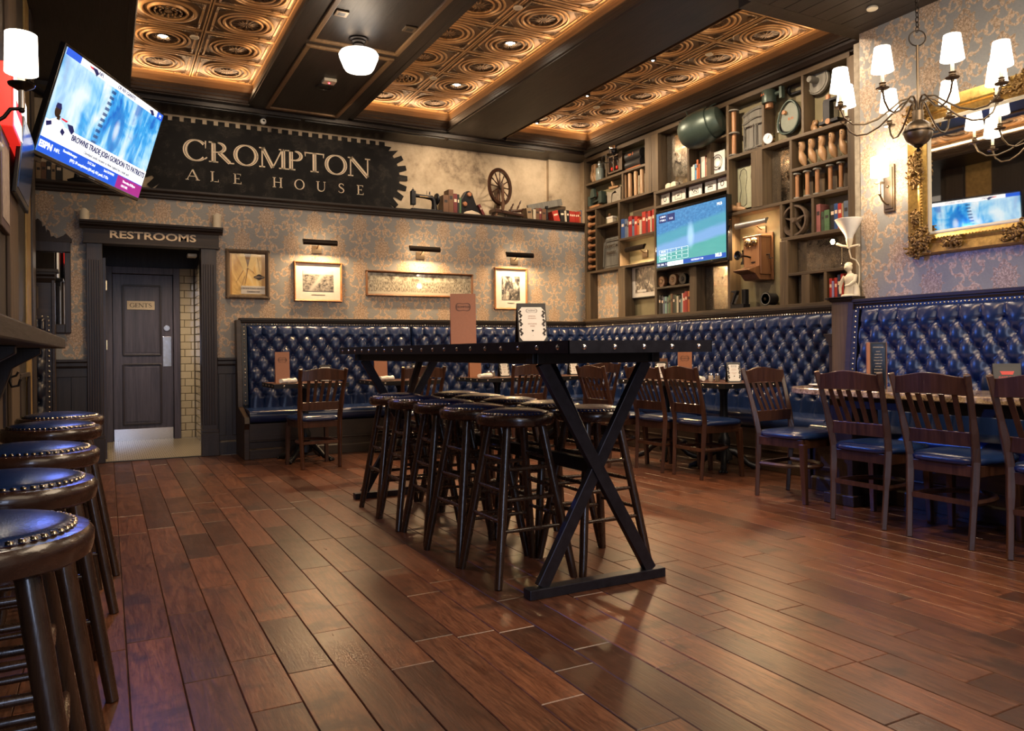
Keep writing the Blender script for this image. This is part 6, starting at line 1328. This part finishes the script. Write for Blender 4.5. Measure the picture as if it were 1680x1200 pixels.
MB().lathe([(0, 0), (.07, 0), (.07, .012), (.06, .02), (0, .02)], seg=20).build('plinth', 'cream', t, smooth=40)
MB().tube([(.02, -.035, .0), (.04, -.05, .12), (.045, -.052, .24), (.03, -.03, .29), (.01, .0, .31), (.0, .005, .36), (0, .005, .40)], .006, 8).build('stem', 'cream', t, smooth=60)
MB().tube([(0, .005, .395), (-.02, .06, .41), (-.028, .10, .432)], .011, 10).tube([(0, .005, .395), (0, -.06, .40), (0, -.085, .40)], .011, 10).lathe([(0, .385), (.016, .385), (.016, .41), (.022, .42), (.028, .46), (0, .46)], (0, .005, 0), seg=14).build('arms', 'cream', t, smooth=50)
MB().lathe([(.024, .455), (.034, .49), (.085, .575), (.108, .615), (.105, .617), (.08, .575), (.03, .492)], (0, .005, 0), seg=30).build('bell_shade', 'white', t, smooth=60)
b_ = Vector((-.034, .135, .452)); MB().ball(b_, .017, 12, 8, sz=1.3).build('bulb', glow('bare_bulb', (1, .62, .25), 40), t, smooth=60); MB().tube([(-.02, .06, .40), (-.02, .062, .27)], .002, 5).ball((-.02, .062, .265), .005, 6, 4).build('pull_chain', 'brass', t)
light('POINT', (5.13, 4.27, 1.90), 1.5, AMBER, size=.03)
# chandelier
CX, CYY, CZ0, CR = 4.48, 3.05, 2.455, .463
t = thing('chandelier', 'eight-armed bronze chandelier with white shades hanging over the granite table', 'chandelier', (CX, CYY, 2.30))
z = lambda h: h - 2.30
MB().ball((0, 0, z(2.38)), .082, 28, 16).build('globe', 'bronze', t, smooth=60); MB().lathe([(.082, -.006), (.088, -.004), (.088, .004), (.082, .006)], (0, 0, z(2.385)), seg=32).build('globe_band', 'dark_bronze', t, smooth=40)
MB().lathe([(0, -.02), (.008, -.022), (.013, -.010), (.006, .0), (.02, .006), (.03, .014)], (0, 0, z(2.285)), seg=14).build('finial', 'dark_bronze', t, smooth=50)
MB().lathe([(.0, 2.44), (.032, 2.44), (.032, 2.515), (.026, 2.52), (0, 2.52)], (0, 0, -2.30), seg=20).tube([(0, 0, z(2.50)), (0, 0, z(2.925))], .008, 10).build('stem', 'bronze', t, smooth=40)
MB().tube([(.048 * math.cos(a) * .8, .048 * math.cos(a) * -.6, z(2.97) + .048 * math.sin(a)) for a in (2 * PI * i / 24 for i in range(24))], .0045, 6, True).build('ring', 'dark_bronze', t, smooth=60)
q = MB(); zz = 3.012; k_ = 0
while zz < 3.48:
    c_, s_ = (1, 0) if k_ % 2 else (0, 1); q.tube([(c_ * .011 * math.cos(a), s_ * .011 * math.cos(a), z(zz) + .019 * math.sin(a) + .012) for a in (2 * PI * i / 10 for i in range(10))], .0028, 5, True); zz += .030; k_ += 1
stuff(q.build('chain', 'dark_bronze', t, smooth=60)); MB().lathe([(0, 3.47), (.02, 3.475), (.06, 3.49), (.065, 3.50), (0, 3.50)], (0, 0, -2.30), seg=20).build('canopy', 'dark_bronze', t, smooth=40)
arm_me = MB().tube([(.022, 0, .215), (.03, 0, .27), (.06, 0, .295), (.10, 0, .285), (.16, 0, .235), (.24, 0, .175), (.32, 0, .145), (.39, 0, .15), (.44, 0, .19), (CR, 0, .245)], .006, 8).mesh('arm', 60)
cup_me = MB().lathe([(0, -.012), (.01, -.01), (.008, .0), (.034, .006), (.038, .012), (.016, .014), (.014, .022), (.02, .026), (.014, .034), (.02, .042), (.0, .044)], seg=18).mesh('drip_cup', 40)
slv = MB().tube([(0, 0, .04), (0, 0, .13)], .010, 10).mesh('candle_sleeve', 60); shm = shade_mesh(.062, .044, .14).mesh('shade', 40)
for me_, mm in ((arm_me, 'bronze'), (cup_me, 'bronze'), (slv, 'cream')): me_.materials.append(M[mm])
shm.materials.append(SHADE)
for i in range(8):
    a = -2.161 + PI / 4 * i
    o = put(arm_me, 'arm', None, t); o.rotation_euler.z = a
    for me_, zo in ((cup_me, .25), (slv, .25), (shm, .36)): c_ = put(me_, me_.name.split('.')[0], None, o); c_.location = (CR, 0, zo)

# ------------------------------------------------------------------ ceiling fixtures
t = thing('schoolhouse_lamp', 'glowing white schoolhouse ceiling lamp on a ringed bronze holder', 'lamp', (1.865, 6.20, 3.64))
MB().lathe([(0, 0), (.075, 0), (.08, -.012), (.06, -.02), (.062, -.03), (.045, -.04), (.048, -.055), (.036, -.07), (.04, -.10), (0, -.10)], seg=28).build('holder', 'dark_bronze', t, smooth=40)
MB().lathe([(.04, -.09), (.10, -.098), (.15, -.115), (.162, -.135), (.158, -.16), (.125, -.24), (.11, -.262), (.09, -.268), (0, -.27)], seg=40).build('glass_bowl', glow('opal_glass', (1, .93, .84), 1.6), t, smooth=60)
light('POINT', (1.865, 6.20, 3.30), 8, SOFT, size=.12)
light('POINT', (1.865, 6.20, 3.60), 1.2, WARM, size=.1)
SPOT = glow('spot_lens', (1, .86, .66), 60)
for i, (x, y, lab) in enumerate(((.465, 7.436, 'recessed spotlight in the coffer over the television'), (3.29, 6.213, 'recessed spotlight in the middle coffer, nearer the camera'), (3.29, 7.43, 'recessed spotlight in the middle coffer, nearer the painted sign'))):
    t = thing('recessed_spotlight', lab, 'lamp', (x, y, TZ), 0, 'recessed coffer spotlights')
    MB().lathe([(.055, .0), (.06, -.016), (.048, -.02), (.04, -.005)], seg=24).build('trim_ring', 'bronze', t, smooth=40); MB().lathe([(0, -.012), (.04, -.010), (.042, -.006)], seg=20).build('lens', SPOT, t)
for i, y in enumerate((7.785, 6.72, 5.63)):
    t = thing('spot_head', 'bright spot lamp under the beam edge before the bookcase, %s' % ('farthest from the camera', 'middle one', 'nearest the camera')[i], 'lamp', (4.46, y, 3.722), 0, 'spot lamps on the beam edge')
    MB().lathe([(0, .05), (.022, .05), (.03, .03), (.032, -.02), (.028, -.022)], seg=16).tube([(-.02, 0, .03), (-.07, 0, .04)], .007, 6).build('housing', 'dark_bronze', t, smooth=40); MB().lathe([(0, -.024), (.024, -.02), (.028, -.012)], seg=16).build('lens', SPOT, t)
for i, (x, y, zc, lab) in enumerate(((.716, 7.34, TZ, 'in the coffer over the television'), (2.996, 7.355, TZ, 'in the middle coffer, nearer the painted sign'), (3.007, 5.54, TZ, 'in the middle coffer, nearer the camera'), (5.045, 7.41, TZ, 'in the coffer by the bookcase, farther one'), (5.11, 5.60, TZ, 'in the coffer by the bookcase, nearer one'), (4.90, 3.68, 3.5, 'in the low board ceiling over the granite table'))):
    t = thing('sprinkler_cover', 'round cream sprinkler cover plate ' + lab, 'cover plate', (x, y, zc), 0, 'sprinkler cover plates')
    MB().lathe([(0, -.022), (.034, -.02), (.04, -.014), (.04, -.008), (.03, 0.006)], seg=22).build('plate', 'cream', t, smooth=40)
for i, (x, y) in enumerate(((1.607, 5.78), (2.17, 5.82))):
    t = thing('ceiling_outlet', 'small square bronze outlet plate on the dark middle ceiling strip, %s side of the lamp' % ('left', 'right')[i], 'outlet', (x, y, 3.64), 0, 'square outlet plates'); MB().b(-.05, .05, -.05, .05, -.012, 0).build('plate', 'bronze', t, bevel=.004); MB().b(-.028, .028, -.028, .028, -.0125, -.008).build('recess', 'black', t)
t = thing('ceiling_sensor', 'white rectangular sensor with a red light on the dark ceiling strip', 'sensor', (1.892, 7.255, 3.64)); MB().b(-.06, .06, -.055, .055, -.03, 0).build('housing', 'cream', t, bevel=.005); MB().ball((.0, .0, -.031), .008, 8, 5).build('led', glow('red_led', (1, .02, .03), 12), t)
t = thing('ceiling_speaker', 'round dark ceiling speaker beyond the white sensor', 'speaker', (1.902, 7.47, 3.64)); MB().lathe([(0, -.006), (.06, -.006), (.062, -.012), (.085, -.012), (.09, 0)], seg=26).build('grille', 'dark_bronze', t, smooth=30)
t = thing('ceiling_ball_camera', 'small white ball camera on the soffit above the painted sign', 'camera', (1.52, 8.60, 3.60)); MB().lathe([(0, 0), (.035, 0), (.03, -.02), (0, -.02)], seg=16).build('mount', 'iron', t); MB().ball((0, -.01, -.045), .033, 16, 10).build('ball', 'white', t, smooth=60); MB().lathe([(0, -.046), (.012, -.044), (.014, -.03)], (0, 0, -.045), 'y', 12).build('lens', 'black_gloss', t)

# ------------------------------------------------------------------ the left wall
t = thing('drink_rail', 'thick dark wooden drink rail along the left wall', 'rail', (-.35, 2.6, 1.085)); MB().b(-.15, .15, -2.4, 2.30, 0, .055).build('rail_top', 'trim_wood_y', t, bevel=.006)
for y in (-1.9, -.6, .7, 1.9): MB().prism([(-.15, 0), (.06, 0), (.06, -.03), (-.06, -.10), (-.12, -.28), (-.15, -.30)], (0, y + .03, 0), (1, 0, 0), (0, 0, 1), .06).build('bracket', 'trim_wood_z', t, bevel=.004)
# posts and panelling seen edge-on beyond the rail
struct(MB().b(-.5, -.475, 5.20, 5.62, 0, 3.64).build('trim_6', 'barn_wood', bevel=.006))
struct(MB().b(-.5, -.49, 6.36, 6.72, 0, 3.64).build('trim_7', plain('old_gold', (.42, .28, .10), .45, .35, scale=20, grain=.3), bevel=.003))
struct(MB().b(-.5, -.48, 6.75, 7.02, 0, 3.64).b(-.66, -.48, 7.0, 7.03, 0, 3.64).build('trim_8', 'trim_wood_z', bevel=.004))
struct(MB().b(-.5, -.47, 2.0, 4.9, 3.0, 3.64).b(-.5, -.485, 0, 4.9, 0, 1.05).build('trim_9', 'barn_wood', bevel=.006))
pm = MB()
for y0, y1 in ((3.4, 4.1), (4.2, 4.85), (5.66, 6.32)):
    for a, b in (((y0, .25), (y1, .25)), ((y1, .25), (y1, .92)), ((y1, .92), (y0, .92)), ((y0, .92), (y0, .25))): pm.bar((-.48, a[0], a[1]), (-.48, b[0], b[1]), .03, .02, (1, 0, 0))
struct(pm.build('baseboard_3', 'trim_wood_z', bevel=.004))
t = thing('coat_hook', 'black iron coat hook under the drink rail on the left wall', 'hook', (-.485, 4.95, .93)); MB().tube([(0, 0, .06), (.03, 0, .05), (.02, 0, -.02), (.03, 0, -.05), (.06, 0, -.045), (.07, 0, -.01)], .007, 8).tube([(.02, 0, .0), (.05, 0, .01), (.06, 0, .03)], .006, 8).build('hook', 'iron', t, smooth=60); MB().c(.004, 0, .0, .008, .03, .10).build('plate', 'iron', t, bevel=.003)
t = thing('small_red_pot', 'small red pot with a pale lid standing on the drink rail', 'pot', (-.44, 4.72, 1.14)); MB().lathe([(0, 0), (.026, 0), (.03, .03), (.026, .05), (0, .05)], seg=16).build('pot', 'red_paint', t, smooth=40); MB().lathe([(0, .048), (.02, .05), (.012, .066), (0, .068)], (.02, 0, -.01), seg=12).build('lid', 'cream', t)
t = thing('fire_strobe', 'red fire alarm strobe with a clear dome on the left wall', 'alarm', (-.485, 4.34, 1.975)); t.scale = (.62,) * 3
MB().b(0, .055, -.10, .10, 0, .235).build('box', plain('alarm_red', (.75, .03, .02), .4), t, bevel=.015)
MB().ball((.05, -.0, .10), .05, 14, 8, sx=1.0).build('dome', plain('strobe_dome', (.72, .72, .68), .12, 0, coat=.8, bump=0), t, smooth=60)
text('FIRE', .05, 'white', t, (.0565, -.075, .12), (PI / 2, -PI / 2, PI / 2)); text('FIRE', .045, 'white', t, (.02, -.1008, .12), (PI / 2, PI / 2, 0))
t = thing('left_sconce', 'bronze sconce with a glowing white shade on the left wall above the television', 'lamp', (-.5, 4.30, 2.15))
MB().b(0, .02, -.05, .05, -.10, .14).build('backplate', 'bronze', t, bevel=.006)
MB().tube([(.02, 0, .0), (.05, 0, -.01), (.085, 0, .02), (.11, 0, .06), (.14, 0, .065), (.155, 0, .075)], .009, 8).ball((.155, 0, .06), .014, 10, 6).build('arm', 'dark_bronze', t, smooth=60)
MB().tube([(.155, 0, .07), (.155, 0, .155)], .014, 12).build('glass_tube', plain('cut_glass', (.62, .55, .48), .1, .6, bump=0), t, smooth=40); MB().lathe([(0, .15), (.02, .155), (.054, .175), (.058, .185), (.03, .19), (0, .19)], (.155, 0, 0), seg=22).build('drip_cup', 'dark_bronze', t, smooth=40)
MB().tube([(.155, 0, .185), (.155, 0, .24)], .015, 12).build('candle_sleeve', 'cream', t, smooth=60); MB().ball((.045, .10, .17), .016, 10, 7).build('finial', 'iron', t, smooth=60)
shade_mesh(.070, .067, .185, 32).build('shade', SHADE, t, smooth=40, loc=(.155, 0, .235))
light('POINT', (-.345, 4.3, 2.66), 4, SOFT, size=.02)
# beer light, framed picture, dark frame
t = thing('neon_sign', 'red edged lit box sign with a white face on the left wall', 'sign', (-.5, 5.15, 2.24)); t.scale = (.72, .95, .55)
MB().b(0, .11, -.42, .42, 0, .62).build('case', glow('neon_red', (1, .03, .02), .32), t, bevel=.01); MB().b(.11, .118, -.36, .36, .05, .57).build('face', glow('neon_white', (1, .93, .88), .8), t); MB().b(.118, .12, -.3, .3, .2, .32).build('red_band', glow('neon_red', (1, .03, .02), .32), t)
o = light('AREA', (-.36, 4.75, 2.75), .25, (1, .05, .02), (-.5, 4.6, 2.5), .1)
t = thing('tilted_poster', 'glossy dark framed poster reflecting blue and magenta on the left wall', 'picture', (-.47, 5.55, 1.98), 0, rot=(0, .10, 0)); MB().b(0, .025, -.38, .38, 0, .44).build('frame', 'black_gloss', t, bevel=.004); MB().b(.024, .027, -.34, .34, .04, .40).build('print', plain('reflection_blue', (.03, .09, .3), .12, .3, bump=0), t)  # the television's blue reflection is put into the print's colour
t = thing('dark_picture', 'dark wooden picture frame on the left wall above the drink rail', 'picture', (-.5, 4.92, 1.72)); MB().b(0, .03, -.22, .20, 0, .52).build('frame', 'barn_wood', t, bevel=.006); MB().b(.028, .032, -.17, .15, .05, .47).build('print', 'stone', t)
# the tilted television
W_, H_ = 1.10, .627
tv = thing('television', 'large tilted television on a wall arm showing a bright blue sports report', 'television', (.012, 6.425, 2.705), 0, rot=None)
a_, b_, c2 = math.radians(59.6), math.radians(16.4), math.radians(2.7)
tv.scale = (1.209,) * 3; tv.rotation_mode = 'QUATERNION'; tv.rotation_quaternion = (Matrix.Rotation(a_, 3, 'Z') @ Matrix.Rotation(b_, 3, 'X') @ Matrix.Rotation(c2, 3, 'Y')).to_quaternion()
MB().b(-W_ / 2, W_ / 2, 0, .035, -H_ / 2, H_ / 2).b(-W_ * .36, W_ * .36, .035, .06, -H_ * .36, H_ * .3).build('bezel', 'black_gloss', tv, bevel=.004)
m, k, p = newmat('sports_report'); x, y, z = k.xyz(); co = k.vec(x, y, z)
n1 = k.noise(k.vec(x * 7, z * 1.6, 0), 1, 4, .6, .4); n2 = k.noise(k.vec(x * 3, z * 3, 3), 1.4, 3, .6, .8)
v = k.ramp(n1 * .6 + n2 * .4, [(.40, (.01, .16, .62)), (.47, (.05, .42, .88)), (.53, (.40, .75, 1)), (.62, (.92, .97, 1))])
def band(u, c, w_): return 1 - k.step(abs(u - c), w_ * .6, w_)
lad = band(x - z * .16, -.075, .028) * k.step(k.m('SINE', z * 170), -.2, .2) * k.step(z, -.12, -.1); v = k.mix(lad * .85, v, (.015, .05, .20))
rg = k.m('SQRT', (x - .09) * (x - .09) * 4.5 + (z - .03) * (z - .03)); v = k.mix((1 - k.step(abs(rg - .11), .015, .05)) * .7, v, (.03, .24, .66)); v = k.mix((1 - k.step(rg, .02, .085)) * .7, v, (.9, .97, 1))
v = k.mix(band(x, .27, .06) * k.step(n2, .45, .6) * .8, v, (.02, .18, .6)); v = k.mix(band(x, -.40, .16) * .5, v, (.75, .92, 1))
setp(k, p, (.01, .01, .01), .15, emit=v, es=.5); M['sports_report'] = m
scn = MB().b(-W_ / 2 + .016, W_ / 2 - .016, -.003, .001, -H_ / 2 + .022, H_ / 2 - .016).build('screen', 'sports_report', tv)
TB = glow('report_blue', (.01, .08, .55), .6); TW = glow('report_white', (.95, .98, 1), .5); TN = glow('report_navy', (.01, .015, .12), .3); TP = glow('report_magenta', (.32, .02, .22), .5); TR = glow('report_red', (.8, .02, .05), .4)
L = -W_ / 2 + .016; R_ = -L; Bz = -H_ / 2 + .022
MB().b(L, R_, -.0045, -.003, Bz + .085, Bz + .185).build('headline_bar', TW, scn); MB().b(L, R_, -.0045, -.003, Bz, Bz + .085).build('ticker', TB, scn); MB().b(.24, R_, -.0055, -.0045, Bz, Bz + .08).build('ticker_box', TP, scn, label='magenta score box'); MB().b(L, R_, -.0045, -.003, H_ / 2 - .055, H_ / 2 - .016).build('top_bar', TW, scn); MB().b(L, -.40, -.0055, -.0045, H_ / 2 - .055, H_ / 2 - .016).build('top_box', TB, scn); MB().b(.46, R_, -.0055, -.0045, H_ / 2 - .06, H_ / 2 - .016).build('top_box', TB, scn)
text('BROWNS TRADE JOSH GORDON TO PATRIOTS', .046, TN, scn, (.115, -.006, Bz + .152), ROT_Y, sx=.82, bold=.001); text('Cleveland sends receiver to New England for a draft pick', .024, plain('report_grey', (.4, .45, .55), .5), scn, (.10, -.006, Bz + .108), ROT_Y, sx=.9)
text('ESPN', .05, TW, scn, (-.475, -.006, Bz + .045), ROT_Y, bold=.002); text('NFL', .03, TW, scn, (-.375, -.006, Bz + .045), ROT_Y); text('Roethlisberger', .022, TW, scn, (-.26, -.006, Bz + .063), ROT_Y); text('(PIT): 39 completions (60 att), 452 yards, 3 TDs', .024, TW, scn, (-.05, -.006, Bz + .03), ROT_Y, sx=.85); text('5:12 2nd', .022, TW, scn, (-.05, -.006, Bz + .065), ROT_Y); text('2nd DOWN', .022, TW, scn, (.14, -.006, Bz + .065), ROT_Y)
text('Thursday 8:20pm', .022, TW, scn, (.38, -.0065, Bz + .055), ROT_Y); text('ON NFL', .022, TW, scn, (.34, -.0065, Bz + .025), ROT_Y); text('P1', .03, TW, scn, (.50, -.0065, H_ / 2 - .038), ROT_Y)
text('NFL', .03, TN, scn, (-.20, -.006, H_ / 2 - .036), ROT_Y); text('OF NY GIANTS', .03, TN, scn, (.08, -.006, H_ / 2 - .036), ROT_Y)
pl = MB(); F = lambda pts, y=-.0058: pl.add([(x, y, Bz + z) for x, z in pts], [tuple(range(len(pts)))])
F([(-.52, .085), (-.52, .17), (-.49, .195), (-.46, .21), (-.42, .21), (-.385, .195), (-.35, .15), (-.34, .085)]); pl.build('player_shirt', TW, scn)
pl = MB(); F([(-.462 + .026 * math.cos(a), .25 + .036 * math.sin(a)) for a in (2 * PI * i / 14 for i in range(14))], -.0062); F([(-.455, .205), (-.455, .23), (-.43, .23), (-.43, .205)], -.0062); pl.build('player_head', plain('skin_print', (.10, .055, .04), .5), scn)
pl = MB(); F([(-.49, .265), (-.485, .29), (-.45, .295), (-.436, .268), (-.45, .262)], -.0066); pl.build('shirt_trim', TN, scn); pl = MB(); F([(-.53, .17), (-.49, .185), (-.48, .165), (-.52, .145)], -.0066); pl.build('shirt_trim', TN, scn); pl = MB(); F([(-.39, .175), (-.36, .16), (-.37, .135), (-.40, .15)], -.0066); pl.build('shirt_trim', TN, scn); pl = MB(); F([(-.36, .21), (-.31, .215), (-.285, .19), (-.30, .165), (-.33, .18)], -.0066); pl.build('shirt_trim', TN, scn)
pl = MB(); F([(-.42, .225), (-.36, .225), (-.37, .214), (-.415, .216)], -.0068); pl.build('emblem_stripe', TR, scn)
pl = MB(); F([(-.30, H_ - .05 + .0), (-.25, H_ - .046), (-.225, H_ - .062), (-.24, H_ - .085), (-.262, H_ - .07)], -.0062); pl.build('team_emblem', TN, scn); pl = MB(); F([(-.325, H_ - .05), (-.29, H_ - .052), (-.28, H_ - .064), (-.31, H_ - .06)], -.0064); pl.build('emblem_stripe', TR, scn)
pl = MB(); F([(.36, H_ - .06), (.40, H_ - .05), (.43, H_ - .075), (.40, H_ - .085), (.38, H_ - .07)], -.0062); pl.build('team_emblem', TN, scn)
MB().b(-.03, .03, -.0015, .0, -H_ / 2 + .006, -H_ / 2 + .014).build('maker_plate', plain('maker_plate', (.3, .3, .32), .4), tv)
MB().c(0, .075, .0, .2, .03, .2).tube([(0, .09, 0), (-.05, .22, .05), (-.28, .36, .10)], .022, 8).build('wall_arm', 'iron', tv, smooth=40)
MB().b(-W_ / 2 + .01, -W_ / 2 + .13, .03, .075, -H_ / 2 - .03, -H_ / 2 + .012).build('sensor_bar', 'black_gloss', tv, bevel=.004)
